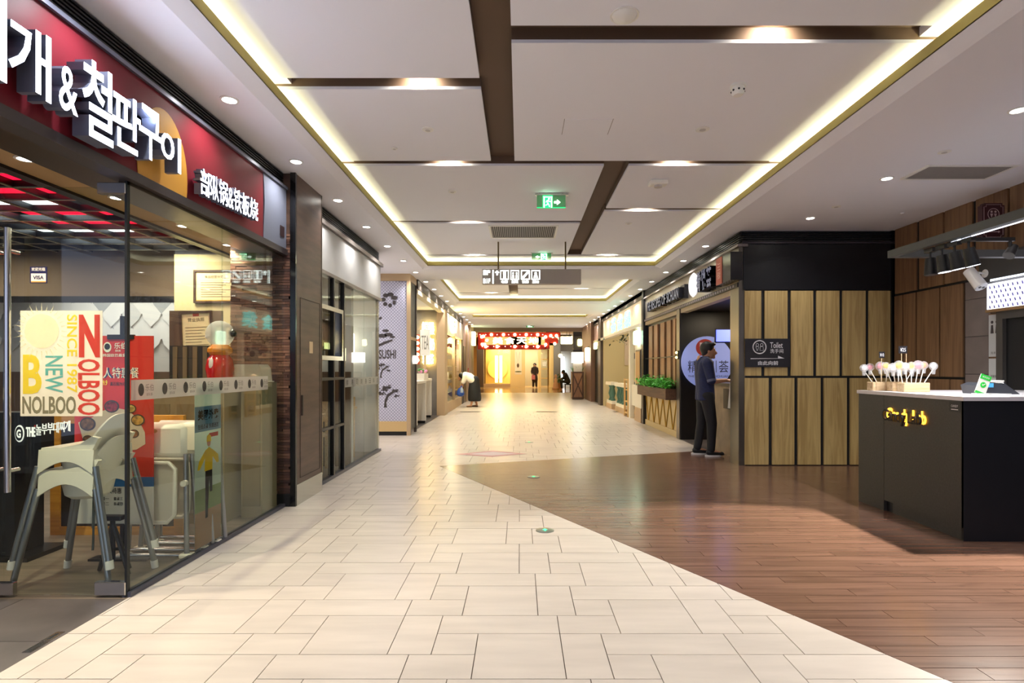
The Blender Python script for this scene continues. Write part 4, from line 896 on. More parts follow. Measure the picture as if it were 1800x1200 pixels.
# ================================================================== SUSHI PIER
su = thing('sushi_pier', 'tall white lattice panel with ink pines and SUSHI lettering in wood frame', 'panel', (-2.6, 11.05, 0)); SY = 11.05
BEI = M('pier_frame', (188, 162, 128), .5)
B(-3.6, -2.24, SY, SY + .08, .28, 3.06).build('panel', M('lattice_white', (222, 222, 240), .5), su)
B(-3.6, -2.17, SY - .03, SY + .7, 3.06, LC).build('head', BEI, su); B(-2.24, -2.17, SY - .03, SY + .05, .0, 3.06).build('post', BEI, su); B(-3.6, -2.24, SY - .02, SY + .08, .08, .28).build('base_board', M('pier_base', (206, 176, 124), .5), su); B(-3.6, -2.24, SY - .01, SY + .08, 0, .08).build('plinth', BLACKM, su)
B(-2.5, -2.19, SY + .05, SY + .62, .1, 3.06).build('side_glazing', M('dark_weave', (72, 74, 78), .5, noise=(60, .3, (1, 1, 1))), su)
B(-2.5, -2.17, SY + .05, SY + .66, 1.9, 1.96).build('side_rail', BEI, su); B(-2.22, -2.17, SY + .62, SY + .68, 0, 3.06).build('side_post', M('dark_post', (70, 58, 52), .5), su)
MB().lathe([(.05, 0), (.08, .05), (.08, .12), (.05, .17)], (-2.15, SY + .35, 1.42), 12).build('lamp_globe', M('globe', (255, 240, 220), .4, emit=.6), su, True)
lat = MB(); st = .062
for i in range(-46, 24):
    for s in (-1, 1):
        q = [(-2.92 + i * st - .005, .28), (-2.92 + i * st + .005, .28), (-2.92 + i * st + s * 2.78 + .005, 3.06), (-2.92 + i * st + s * 2.78 - .005, 3.06)] if s > 0 else [(-2.92 + (i + 46) * st - .005, .28), (-2.92 + (i + 46) * st + .005, .28), (-2.92 + (i + 46) * st - 2.78 + .005, 3.06), (-2.92 + (i + 46) * st - 2.78 - .005, 3.06)]
        q = clip(clip(q, (1, 0), -3.6), (-1, 0), 2.24)
        if area(q) > 1e-4: lat.prism(q, 'y', SY - .004, SY)
stuff(lat.build('lattice', M('lattice_grey', (140, 142, 172), .5), su))
INK = M('ink_print', (66, 60, 62), .7)
sx = lambda px: (px - 914) * SY / 980
sz = lambda py: CH + (648 - py) * SY / 980
put_text('lettering', 'SUSHI', INK, su, (sx(681), SY - .006, sz(622.5)), (1, 0, 0), (0, 0, 1), sx(696) - sx(666), sz(615) - sz(631), 0, .02)
def blob(pts, nm): MB().prism([(sx(a), sz(b)) for a, b in pts], 'y', SY - .0065, SY - .0045).build(nm, INK, su)
for k in range(7):
    a = 2 * PI * k / 7 + .4; 
    MB().disc((sx(684) + .115 * math.cos(a), SY - .006, sz(527) + .11 * math.sin(a)), .07 - .006 * k, 'y', .002, 9, .042).build('emblem_stroke', INK, su)
def pine(px, py, s, m_=1):
    tr_ = [(0, 0), (4, 0), (3, -6), (6, -14), (14, -20), (12, -22), (4, -17), (1, -10)]
    blob([(px + a * s * m_, py + b * s) for a, b in tr_], 'pine_trunk')
    for (a, b, r) in ((5, -26, 6), (14, -22, 5), (-4, -18, 5), (0, -24, 5), (16, -15, 4)):
        cl = MB()
        for _ in range(16): q = random.uniform(.12, .34) * r * s; cl.disc((sx(px + (a + random.gauss(0, .45 * r)) * s * m_), SY - .0062 - random.uniform(0, .0006), sz(py + (b + random.gauss(0, .2 * r)) * s)), sx(px + q) - sx(px), 'y', .002, 7, (sx(px + q) - sx(px)) * .7)
        stuff(cl.build('pine_foliage', INK, su))
pine(675, 716, 1.35); pine(668, 664, .9)
blob([(663, 606), (676, 600), (690, 596), (690, 599), (676, 605), (664, 610)], 'branch'); blob([(663, 560), (671, 556), (671, 561), (663, 562)], 'ink_mark')
for (a, b, r) in ((672, 590, 9), (683, 588, 8), (678, 581, 6), (690, 592, 5)): MB().disc((sx(a), SY - .006, sz(b)), sx(a + r) - sx(a), 'y', .002, 10, (sx(a + r) - sx(a)) * .4).build('pine_foliage', INK, su)
# passage left of the pier
B(-8.6, -2.3, 11.2, 11.26, 0, LC).build('passage_side', WHITE, wall_left); B(-6.0, -5.9, 9.0, 11.2, 0, LC).build('passage_end', WHITE, wall_left); B(-8.6, -2.9, 9.0, 11.2, LC, LC + .06).build('passage_ceiling', WHITE, ceil); B(-8.6, XL, 8.9, 11.1, -.008, -.001).build('passage_paving', TILE, floor)
lamp('AREA', (-4.2, 10.1, 3.15), 30, (1, .95, .9), shape='DISK', size=.6)
# ================================================================== LEFT SHOPS FARTHER ON
GREYW = M('concrete_wall', (122, 118, 114), .8, noise=(3, .1, (1, 1, 1)))
hd = struct('trim_4', 'dark head band along the far left shopfronts'); B(-2.3, -2.14, 11.72, 21.0, 3.0, LC).build('head_band', M('head_dark', (74, 64, 58), .5), hd); B(-2.3, -2.15, 11.72, 16.0, 2.9, 3.0).build('cream_head', CREAM, hd)
B(-5.2, -5.1, 11.7, 21.5, 0, LC).build('rear_wall', GREYW, wall_left); B(-5.2, -2.3, 16.1, 16.2, 0, 3.0).build('party_wall', GREYW, wall_left); B(-5.2, -2.3, 11.7, 21.5, 3.0, 3.05).build('shop_ceiling', WHITE, wall_left)
lamp('AREA', (-3.6, 14.0, 2.95), 60 * K_SHOP, (1, .9, .72), shape='RECTANGLE', size=1.6, size_y=3.4)
B(-2.35, -2.12, 15.75, 16.3, 0, 3.0).build('beige_jamb', BEI, wall_left); B(-3.3, -2.36, 15.95, 16.1, 0, 3.0).build('grey_return', GREYW, wall_left)
def highc(lab, y0, y1, x0, x1, z1):
    t = thing('bar_counter', lab, 'counter', ((x0 + x1) / 2, (y0 + y1) / 2, 0), group='white serving counters')
    MB().cham(x0, x1, y0, y1, z1 - .06, z1, .006).build('top', M('white_laminate', (232, 226, 214), .4), t)
    for a in (y0, y1 - .06): B(x0 + .01, x1 - .01, a, a + .06, .06, z1 - .06).build('side', M('white_laminate'), t); B(x0 + .03, x1 - .03, a + .01, a + .05, 0, .06).build('plinth', BLACKM, t)
    B(x0 + .06, x0 + .08, y0 + .06, y1 - .06, .1, z1 - .06).build('back_panel', M('white_laminate'), t)
highc('white open-sided serving counter nearest the sushi pier', 12.4, 13.6, -2.75, -2.28, 1.04); highc('white open-sided serving counter behind the first one', 13.9, 15.2, -2.9, -2.4, 1.06)
t = thing('planter_trough', 'small pale trough with pink flowers on the second white counter', 'planter', (-2.5, 14.3, 1.06)); B(-2.62, -2.4, 14.0, 14.6, 1.06, 1.2).build('trough', M('white_laminate'), t)
for i in range(10): MB().ball((-2.5 + random.uniform(-.07, .07), 14.3 + random.uniform(-.2, .2), 1.24 + random.uniform(0, .06)), .04, 8, 5).build('blossom', M('pink_bloom', (226, 150, 190), .6) if i % 3 else M('leaf_green', (90, 140, 70), .6), t)
ys_ = thing('glow_sign', 'cluster of glowing yellow characters round a white board on grey wall', 'sign', (-2.9, 14.6, 1.6)); GY = M('yellow_neon', (255, 232, 150), .4, emit=6)
gyy = 15.9
gx_ = lambda px: (px - 914) * gyy / 980
gz_ = lambda py: CH + (648 - py) * gyy / 980
for (s, a, b, c_, d) in (('鲜果', 742, 764, 566, 580), ('茶饮', 752, 764, 578, 588), ('奶', 756, 764, 594, 616), ('现做茶', 743, 763, 622, 640)): put_text('lettering', s, GY, ys_, ((gx_(a) + gx_(b)) / 2, gyy - .04, (gz_(c_) + gz_(d)) / 2), (1, 0, 0), (0, 0, 1), gx_(b) - gx_(a), gz_(c_) - gz_(d), .03, .03)
B(gx_(740), gx_(757), gyy - .12, gyy - .06, gz_(625), gz_(580)).build('white_board', M('board_white', (226, 226, 226), .5), ys_); put_text('board_lettering', 'TEA', M('ink_grey', (130, 130, 130), .5), ys_, (gx_(748.5), gyy - .125, gz_(602)), (1, 0, 0), (0, 0, 1), gx_(755) - gx_(742), gz_(590) - gz_(614), 0)
B(gx_(748) - .03, gx_(748) + .03, gyy - .1, gyy - .06, 1.06, gz_(625)).build('post', BEI, ys_)
lb = thing('bulb_strip', 'vertical strip of five round yellow bulbs beside the white board', 'lamp', (-2.9, 15.2, 1.4)); B(gx_(731), gx_(738), gyy - .06, gyy - .03, gz_(640), gz_(588)).build('strip', M('strip_red', (150, 50, 40), .5), lb)
for i in range(5): MB().ball((gx_(734), gyy - .08, gz_(593 + i * 10)), .055, 10, 6, (1.2, .6, .9)).build('bulb', GY, lb, True)
# lit window shop
WS = M('window_glow_shelf', (240, 214, 160), .5)
t = struct('window_3', 'warm lit display window of the far left shop'); B(-2.22, -2.21, 16.5, 20.6, .3, 2.35).build('pane', GLS, t); B(-2.28, -2.16, 16.4, 20.7, 0, .3).build('base', BEI, t)
for y in (16.45, 18.6, 20.65): B(-2.26, -2.17, y - .05, y + .05, .3, 2.4).build('mullion', BEI, t)
t = thing('shop_fascia', 'white fascia with a glowing yellow square logo on the far left shop', 'sign', (-2.25, 18.5, 2.4)); B(-2.3, -2.15, 16.4, 20.9, 2.4, 2.98).build('panel', M('fascia_white', (236, 226, 214), .5), t); B(-2.15, -2.08, 17.2, 18.3, 2.5, 2.92).build('logo_box', M('logo_glow', (255, 240, 170), .4, emit=5), t)
put_text('logo_lettering', '茶', M('logo_green', (110, 140, 60), .5), t, (-2.078, 17.75, 2.71), (0, 1, 0), (0, 0, 1), .6, .3, 0, .02)
for k in range(4):
    t = thing('display_shelf', 'glowing display shelf behind the far left window, %s' % ('lowest', 'second from bottom', 'third from bottom', 'top')[k], 'shelf', (-2.6, 18.5, .35 + k * .5), group='display shelves'); B(-2.85, -2.3, 16.6, 20.5, .55 + k * .42, .58 + k * .42).build('board', WS, t)
    for j in range(9): MB().lathe([(.05, 0), (.07, .08), (.05, .2), (.03, .24)], (-2.5, 16.9 + j * .42, .58 + k * .42), 8).build('jar', M('jar_amber', (230, 190, 120), .3), t, True)
B(-2.95, -2.9, 16.3, 20.7, 0, 3.0).build('display_back', M('display_back', (236, 210, 160), .6), wall_left)
lamp('AREA', (-2.5, 18.5, 2.36), 150 * K_SHOP, (1, .84, .55), shape='RECTANGLE', size=.4, size_y=3.8)
# pink panels near the end
t = struct('wall_pink', 'pinkish panel wall at the left end of the corridor'); B(-2.4, -2.2, 21.0, 25.6, 0, LC).build('panel_wall', M('pink_panel', (196, 164, 156), .5), t); B(-2.24, -2.16, 20.85, 21.2, 0, LC).build('dark_jamb', M('head_dark'), t); B(-2.19, -2.17, 21.5, 22.4, 0, 2.2).build('dark_door', BLACK, t)
for y in (22.6, 24.0, 25.4): B(-2.2, -2.12, y - .06, y + .06, 0, LC).build('post', BEI, t)
t = thing('blade_light', 'small glowing pale green blade sign on the pink panel wall', 'sign', (-2.1, 24.6, 2.4)); B(-2.12, -1.98, 24.4, 24.9, 2.35, 2.95).build('box', M('blade_glow', (235, 255, 190), .4, emit=3), t); B(-2.19, -2.12, 24.6, 24.7, 2.6, 2.7).build('bracket', BLACK, t)
t = thing('fire_alarm', 'tiny red call point on the pink panel wall', 'alarm', (-2.19, 23.4, 1.25)); B(-2.2, -2.15, 23.3, 23.5, 1.15, 1.35).build('box', M('alarm_red', (200, 30, 30), .4), t); B(-2.15, -2.147, 23.36, 23.44, 1.2, 1.3).build('glass', PAPER, t)
# ================================================================== RIGHT: wood panel walls
OAK = wood('pale_oak', (200, 174, 114), (172, 144, 88), .5, 'z', 2.2, .06)
OAKD = wood('brown_oak', (132, 100, 70), (112, 82, 56), .5, 'z', 2.2, .07)
wf = struct('wall_front', 'wood plank wall facing the camera with black gaps and black fascia')
FY = 7.63
fx = lambda px: (px - 914) * FY / 980
B(3.06, 5.14, FY, FY + .1, 0, LC).build('black_backing', BLACKM, wf)
for a, b in ((1308, 1337), (1343, 1383), (1389, 1428), (1434, 1474), (1480, 1520), (1526, 1566)): B(fx(a), fx(b), FY - .022, FY, 1.225, 2.385).build('plank', OAK, wf)
for a, b in ((1308, 1350), (1356, 1395), (1401, 1441), (1447, 1487), (1493, 1533), (1539, 1566)): B(fx(a), fx(b), FY - .022, FY, .012, 1.195).build('plank', OAK, wf)
B(3.05, 5.10, FY - .03, FY, 2.40, 3.02).build('black_fascia', M('fascia_black', (14, 14, 18), .35), wf); B(3.02, 5.1, FY - .06, FY, 3.02, 3.05).build('grey_ledge', M('ledge_dark', (64, 60, 66), .35, .5), wf)
for i in range(5): B(3.03, 5.1, FY - .04, FY, 3.062 + i * .028, 3.075 + i * .028).build('slat', SLATB, wf)
B(5.055, 5.10, FY - .05, FY, 0, LC).build('corner_strip', M('gloss_black'), wf)
wr = struct('wall_right', 'brown wood plank wall on the right behind the kiosk')
WX = 5.10
B(WX, WX + .1, -7, FY + .1, 0, 3.7).build('black_backing', BLACKM, wr)
yq = lambda px: WX * 980 / (px - 914)
rows = ((.012, 1.195), (1.225, 2.30), (2.33, 3.2))
seams = {1: [1574, 1590, 1613.5, 1655, 1697], 0: [1574, 1600, 1632, 1673, 1697]}
for ri in (0, 1):
    s = seams[ri]
    for a, b in zip(s, s[1:]): B(WX - .022, WX, yq(a) - .012, yq(b) + .012, *rows[ri]).build('plank', OAKD, wr)
y = 7.55; i = 0
while y > .5:
    wd = .40; B(WX - .022, WX, y - wd, y, *rows[2]).build('plank', OAKD, wr); y -= wd + (.03 if i % 2 else .055); i += 1
# grey tiles beside the door
for z in (0, .42, .84, 1.26, 1.68, 2.10):
    B(WX - .02, WX, 6.045, 6.36, z + .003, min(z + .417, 2.3)).build('grey_tile', M('grey_tile', (122, 112, 108), .35, noise=(4, .08, (1, 1, 1))), wr)
ff = thing('dark_fascia', 'charcoal fascia box over the toilet doorway on the right wall', 'fascia', (5.0, 5.5, 2.24)); B(4.98, WX, 3.0, 6.05, 2.24, 2.53).build('box', M('fascia_charcoal', (58, 56, 54), .45), ff); B(4.975, 4.985, 3.0, 5.9, 2.245, 2.265).build('light_edge', M('edge_glow', (225, 235, 250), .4, emit=1.5), ff)
lbx = thing('light_box', 'glowing white light box with small blue figures pattern on the right wall', 'light box', (5.02, 5.3, 1.93)); B(5.0, WX, 3.2, 5.97, 1.95, 2.225).build('lit_panel', M('lightbox_white', (240, 242, 255), .4, emit=.8), lbx); B(4.99, WX, 3.2, 5.98, 1.92, 1.95).build('lower_rail', M('rail_tan', (150, 116, 72), .5), lbx)
pat = MB()
for r in range(5):
    for i in range(26):
        y = 5.94 - i * .055 - (r % 2) * .027; z = 2.20 - r * .052
        pat.prism([(y, z), (y - .012, z - .004), (y - .02, z - .03), (y - .008, z - .034)], 'x', 4.997, 5.0)
stuff(pat.build('blue_pattern', M('pattern_blue', (84, 70, 190), .5), lbx))
dd = struct('door_2', 'dark doorway under the light box on the right wall'); B(5.02, WX, 5.80, 5.88, 0, 1.92).build('jamb', M('jamb_grey', (70, 66, 62), .5), dd); B(5.02, WX, 5.1, 5.80, 1.84, 1.92).build('head', M('jamb_grey'), dd); B(5.06, WX, 4.2, 5.80, 0, 1.84).build('dark_opening', BLACKM, dd)
B(WX - .02, WX, 5.885, 6.04, 0, 1.915).build('jamb_plank', OAKD, wr)
for (z0, z1, lab, body, lines) in ((1.45, 1.90, 'tall pale restroom notice sheet on the wood jamb', '洗手间', 5), (1.20, 1.43, 'short pale notice sheet below the restroom notice', '温馨提示', 3)):
    t = thing('notice_sheet', lab, 'notice', (5.075, 5.96, z0)); B(5.074, 5.078, 5.89, 6.035, z0, z1).build('sheet', M('notice_grey', (200, 202, 202), .6), t)
    put_text('lettering', body, INK, t, (5.073, 5.96, z0 + .04), (0, -1, 0), (0, 0, 1), .1, .028, 0)
    if lines == 5:
        for yy2 in (5.99, 5.93):
            MB().disc((5.0725, yy2, z1 - .08), .017, 'x', .001, 12).build('pictogram_head', INK, t); MB().prism([(yy2 - .02, z1 - .2), (yy2 + .02, z1 - .2), (yy2 + .012, z1 - .11), (yy2 - .012, z1 - .11)], 'x', 5.072, 5.073).build('pictogram_body', INK, t)
# toilet blade sign on the right wall
tb = thing('toilet_plaque', 'dark red toilet plaque with stepped corners and pale arrow', 'sign', (4.9, 5.8, 2.66)); ty = 5.8
def stepc(cx, cz, w_, h_, c_): return [(cx - w_ + c_, cz - h_), (cx + w_ - c_, cz - h_), (cx + w_ - c_, cz - h_ + c_), (cx + w_, cz - h_ + c_), (cx + w_, cz + h_ - c_), (cx + w_ - c_, cz + h_ - c_), (cx + w_ - c_, cz + h_), (cx - w_ + c_, cz + h_), (cx - w_ + c_, cz + h_ - c_), (cx - w_, cz + h_ - c_), (cx - w_, cz - h_ + c_), (cx - w_ + c_, cz - h_ + c_)]
MR = M('plaque_red', (58, 20, 26), .4); ML = M('plaque_line', (190, 170, 170), .5)
MB().prism(stepc(4.90, 2.85, .115, .185, .022), 'y', ty - .03, ty + .03).build('board', MR, tb); MB().box(5.0, WX, ty - .015, ty + .015, 2.82, 2.88).build('bracket', BLACK, tb)
ol = stepc(4.90, 2.85, .098, .168, .022); MB().tube([(a, ty - .031, b) for a, b in ol + ol[:1]], .0022, 4).build('border_line', ML, tb)
MB().tube([(4.90 + .058 * math.cos(a), ty - .031, 2.92 + .058 * math.sin(a)) for a in [2 * PI * i / 24 for i in range(25)]], .003, 4).build('ring', ML, tb)
for s in (-1, 1):
    MB().disc((4.90 + s * .02, ty - .0315, 2.945), .011, 'y', .002, 10).build('figure_head', ML, tb); MB().prism([(4.90 + s * .02 - .014, 2.925), (4.90 + s * .02 + .014, 2.925), (4.90 + s * .02, 2.885)], 'y', ty - .0325, ty - .0305).build('figure_body', ML, tb)
B(4.85, 4.95, ty - .0325, ty - .0305, 2.735, 2.741).build('arrow_line', ML, tb); MB().prism([(4.95, 2.725), (4.97, 2.738), (4.95, 2.751)], 'y', ty - .0325, ty - .0305).build('arrow_head', ML, tb)
# Toilet sign on the plank wall
ts = thing('toilet_sign', 'black Toilet sign with round figures emblem and white arrow', 'sign', (3.36, FY - .03, 1.34)); SBL = M('sign_black', (30, 26, 30), .4); SWH = M('sign_white', (232, 230, 232), .5)
tz = lambda py: CH + (648 - py) * (FY - .04) / 980
B(fx(1308), fx(1386), FY - .045, FY - .022, tz(645), tz(595)).build('board', SBL, ts)
def ft(body, a, b, c_, d, bold=.0): put_text('lettering', body, SWH, ts, ((fx(a) + fx(b)) / 2, FY - .046, (tz(c_) + tz(d)) / 2), (1, 0, 0), (0, 0, 1), fx(b) - fx(a), tz(c_) - tz(d), .0015, bold)
ft('Toilet', 1351, 1373, 601.5, 611.5, .005); ft('洗手间', 1351, 1374, 613, 620.5); ft('由此向前', 1330, 1365, 634, 641.5, .015)
MB().tube([(fx(1332.5) + .088 * math.cos(a), FY - .046, tz(610) + .088 * math.sin(a)) for a in [2 * PI * i / 28 for i in range(29)]], .008, 6).build('ring', SWH, ts)
for s in (-1, 1):
    cx_ = fx(1332.5) + s * .03; MB().tube([(cx_ + .018 * math.cos(a), FY - .046, tz(606) + .02 * math.sin(a)) for a in [2 * PI * i / 14 for i in range(15)]], .003, 5).build('figure_head', SWH, ts)
    MB().tube([(cx_ - .02, FY - .046, tz(609)), (cx_ + .02, FY - .046, tz(609)), (cx_ + (.004 if s < 0 else .024), FY - .046, tz(616)), (cx_ - (.004 if s < 0 else .024), FY - .046, tz(616)), (cx_ - .02, FY - .046, tz(609))], .003, 5).build('figure_body', SWH, ts)
MB().prism([(fx(1317), tz(629.5)), (fx(1365), tz(629.5)), (fx(1365), tz(625)), (fx(1376), tz(629.8)), (fx(1317), tz(630.8))], 'y', FY - .0475, FY - .0455).build('arrow', SWH, ts)
# ================================================================== CANDY KIOSK
ko = thing('kiosk_counter', 'charcoal kiosk counter with white top and glowing amber script letters', 'counter', (4.2, 4.9, 0))
KX, KY0, KY1 = 3.39, 4.26, 5.58; CK = M('counter_charcoal', (62, 60, 56), .5, noise=(60, .1, (1, 1, 1))); CKF = M('counter_front_black', (26, 26, 31), .45)
B(KX, KX + .03, KY0 + .001, 5.19, .10, 1.075).build('side_panel', CK, ko); B(KX, KX + .03, 5.195, KY1, .0, 1.075).build('side_panel', CK, ko); B(KX + .03, 5.0, KY0 + .02, KY1 - .02, .0, 1.07).build('carcass', BLACKM, ko)
B(KX + .0, 5.0, KY0 - .0, KY0 + .02, .0, 1.075).build('front_panel', CKF, ko); B(KX + .02, KX + .05, KY0 + .02, 5.10, .0, .1).build('plinth', CK, ko)
B(KX - .012, 5.0, KY0 - .012, 5.192, 1.075, 1.107).build('top', M('kiosk_top', (226, 222, 224), .35), ko); B(KX - .012, 5.0, 5.195, KY1 + .012, 1.075, 1.107).build('top', M('kiosk_top'), ko)
GLW = M('halo_amber', (255, 190, 70), .5, emit=3.4, emit_rgb=(255, 170, 40))
put_text('halo_lettering', 'Candy Lab', GLW, ko, (KX - .004, 4.895, .892), (0, -1, 0), (0, 0, 1), .50, .145, .004, .03); put_text('lettering', 'Candy Lab', BLACKM, ko, (KX - .035, 4.895, .885), (0, -1, 0), (0, 0, 1), .49, .135, .018, .012)
B(KX - .003, KX, 4.29, 4.40, .985, 1.065).build('label_plate', M('plate_black', (34, 34, 34), .4), ko); put_text('plate_lettering', 'CANDY', SWH, ko, (KX - .0035, 4.345, 1.03), (0, -1, 0), (0, 0, 1), .07, .018, 0); B(KX - .0035, KX - .003, 4.31, 4.38, 1.0, 1.006).build('plate_line', SWH, ko)
# truss with track lights
tr = thing('light_truss', 'black overhead truss bar above the kiosk with white light line', 'truss', (3.4, 4.0, 2.3)); TB = M('truss_grey', (66, 68, 68), .45)
B(3.375, 3.425, .5, 5.12, 2.335, 2.40).build('bar', TB, tr); B(3.425, 5.1, 5.05, 5.12, 2.335, 2.40).build('rear_bar', TB, tr); B(3.44, 3.448, .5, 4.45, 2.328, 2.335).build('light_line', M('light_line', (235, 240, 255), .4, emit=1.6), tr)
for y in (.9, 3.2): B(3.39, 3.41, y - .01, y + .01, 2.40, LC).build('hanger', TB, tr)
B(5.05, 5.10, 4.98, 5.18, 2.25, 2.45).build('wall_plate', TB, tr)
def track(y, tilt, lab, on):
    t = thing('track_light', lab, 'spotlight', (3.46, y, 2.335), group='kiosk track lights')
    B(3.44, 3.48, y - .05, y + .05, 2.30, 2.337).build('adapter', BLACK, t); MB().cyl((3.46, y, 2.30), (3.46, y, 2.235), .009).build('stem', BLACK, t, True)
    d = Vector((math.sin(tilt) * .4, -.05, -1)).normalized(); a = Vector((3.46, y, 2.25)); b = a + d * .14
    MB().cyl(a, b, .038, .05, 18).build('housing', M('lamp_black', (14, 14, 16), .45), t, True)
    MB().cyl(b, b + d * .003, .044, n=18).build('lens', M('track_lens', (235, 240, 250), .3, emit=1.8) if on else M('lens_off', (60, 62, 66), .3), t)
    return a, b, d, t
for y, tl, lab, on in ((4.70, .0, 'unlit black track spotlight, farthest on the kiosk truss', False), (4.57, .3, 'lit black track spotlight, second from the far end of the truss', True), (4.44, .5, 'lit black track spotlight with bluish lens, third from the far end', True), (4.30, .6, 'lit black track spotlight nearest the camera on the truss', True)):
    a, b, d, t = track(y, tl, lab, on)
    if on: lamp('SPOT', b + d * .02, 20, (.95, .97, 1), t, spot_size=1.6, spot_blend=.5, shadow_soft_size=.03, aim=b + d + Vector((.1, .9 if y > 4.5 else .5, 0)))
# kiosk spot hung from the ceiling behind the counter, washing over the counter edge onto the boards
t = thing('kiosk_downlight', 'black spotlight on a cross arm of the kiosk truss', 'spotlight', (4.0, 4.55, 2.36)); B(3.425, 4.03, 4.535, 4.565, 2.36, 2.39).build('cross_arm', BLACK, t); MB().cyl((4.0, 4.55, 2.30), (4.0, 4.55, 2.36), .012).build('stem', BLACK, t); MB().cyl((4.04, 4.56, 2.32), (3.98, 4.54, 2.24), .032, .042, 16).build('housing', BLACK, t, True)
lamp('SPOT', (3.965, 4.535, 2.225), 430, (1, .92, .8), t, spot_size=1.05, spot_blend=.3, shadow_soft_size=.03, aim=(2.2, 4.0, 0))
# security camera
cc = thing('security_camera', 'white bullet security camera on a bracket at the dark fascia', 'camera', (4.95, 5.97, 2.34))
MB().lathe([(.001, 0), (.04, 0), (.045, .012), (.035, .02), (.001, .022)], (0, 0, 0), 16).build('wall_mount', PWHITE, cc, True, local=True); cc.children[0].rotation_euler = (0, -PI / 2, 0); cc.children[0].location = (.04, 0, 0)
MB().tube([(4.975, 5.97, 2.34), (4.88, 5.94, 2.345), (4.80, 5.92, 2.34)], .011, 10).build('arm', PWHITE, cc, True)
a, b = Vector((4.775, 5.93, 2.36)), Vector((4.80, 5.80, 2.17)); MB().cyl(a, b, .055, .06, 20).build('housing', PWHITE, cc, True); d = (b - a).normalized()
MB().cyl(b, b + d * .004, .052, n=20).build('face', M('camera_face', (214, 214, 214), .3), cc); si = d.cross(Vector((0, 0, 1))).normalized()
for s in (-1, 1): MB().cyl(b + si * .022 * s + d * .003, b + si * .022 * s + d * .008, .014, n=12).build('eye', BLACK, cc)
# wood blocks and lollipops
BLK = wood('block_wood', (224, 196, 156), (200, 168, 124), .5, 'x', 4)
def block(lab, x0, x1, y0, y1, h): 
    t = thing('lollipop_block', lab, 'display block', ((x0 + x1) / 2, (y0 + y1) / 2, 1.107), group='lollipop blocks'); MB().cham(x0, x1, y0, y1, 1.107, 1.107 + h, .006).build('wood_block', BLK, t)
    for i in range(4): MB().cyl((x0 + (i + .5) * (x1 - x0) / 4, (y0 + y1) / 2, 1.107 + h), (x0 + (i + .5) * (x1 - x0) / 4, (y0 + y1) / 2, 1.108 + h), .008, n=8).build('hole', BLACKM, t)
blocks = [('leftmost pale wood lollipop block on the white counter', 3.42, 3.60, 5.40, 5.50, .085), ('middle pale wood lollipop block, half hidden behind the others', 3.53, 3.70, 5.28, 5.37, .09), ('rightmost pale wood lollipop block, nearest the camera', 3.515, 3.755, 5.10, 5.20, .085)]
for q in blocks: block(*q)
WRAP = film('candy_wrap', (244, 244, 246), .32); STK = M('stick_white', (240, 236, 226), .5)
def lolly(lab, mat, x, y, z, lean, r):
    t = thing('lollipop', lab, 'lollipop', (x, y, z), group='wrapped lollipops'); e = Vector((lean * .13 + random.uniform(-.02, .02), random.uniform(-.03, .03), .12 + random.uniform(-.02, .03)))
    MB().cyl((0, 0, 0), e, .004, n=6).build('stick', STK, t, local=True)
    MB().ball(e + Vector((0, 0, r * .9)), r, 10, 7, (1, .55, .9)).build('candy', mat, t, True, local=True)
    w_ = MB(); w_.ball(e + Vector((0, 0, r * .9)), r * 1.5, 8, 6, (1.1, .6, .95)); w_.prism([(e.x - .012, e.z - .05), (e.x + .012, e.z - .05), (e.x + r * .7, e.z), (e.x - r * .7, e.z)], 'y', e.y - .006, e.y + .006); w_.build('wrapper', WRAP, t, local=True)
CD = {'yellow': M('candy_yellow', (240, 210, 30), .3), 'pink': M('candy_pink', (230, 120, 140), .3), 'white': M('candy_white', (244, 240, 236), .3), 'pale blue': M('candy_blue', (170, 190, 220), .3), 'orange': M('candy_orange', (240, 150, 60), .3)}
setl = [(0, ['white', 'pink', 'pink', 'white'], (-.75, -.35, -.1, .15)), (1, ['yellow', 'white', 'pale blue', 'yellow', 'white'], (-.35, -.15, .05, .2, .35)), (2, ['yellow', 'white', 'yellow', 'pink', 'orange', 'white'], (-.3, -.1, .05, .25, .5, .75))]
for bi, cols, leans in setl:
    _, x0, x1, y0, y1, h = blocks[bi]
    for i, (c, ln) in enumerate(zip(cols, leans)):
        place = ('leftmost block', 'middle block', 'rightmost block')[bi]
        lolly('wrapped %s lollipop, %s from the left in the %s' % (c, nth[i], place), CD[c], x0 + (i + .5) * (x1 - x0) / len(cols), (y0 + y1) / 2, 1.107 + h, ln, .027 + .006 * ((i + bi) % 3 == 2))
for (px, py0, py1, y, lab) in ((1550, 618, 629, 5.32, 'smaller black price flag on a skewer among the lollipops'), (1587, 608, 621, 5.25, 'larger black price flag on two skewers among the lollipops')):
    X = (px - 914) * y / 980; za, zb = CH + (648 - py1) * y / 980, CH + (648 - py0) * y / 980; w_ = .027 if px < 1560 else .04
    t = thing('price_flag', lab, 'price tag', (X, y, 1.197), group='price flags'); B(X - w_, X + w_, y - .002, y + .002, za, zb).build('board', SBL, t); put_text('lettering', '¥10' if px < 1560 else '¥25', SWH, t, (X, y - .003, (za + zb) / 2), (1, 0, 0), (0, 0, 1), w_ * 1.3, (zb - za) * .5, 0)
    for o in ((0,) if px < 1560 else (-.01, .035)): MB().cyl((X + o, y + .004, 1.19), (X + o, y + .004, za + .02), .003, n=6).build('skewer', BLK, t)
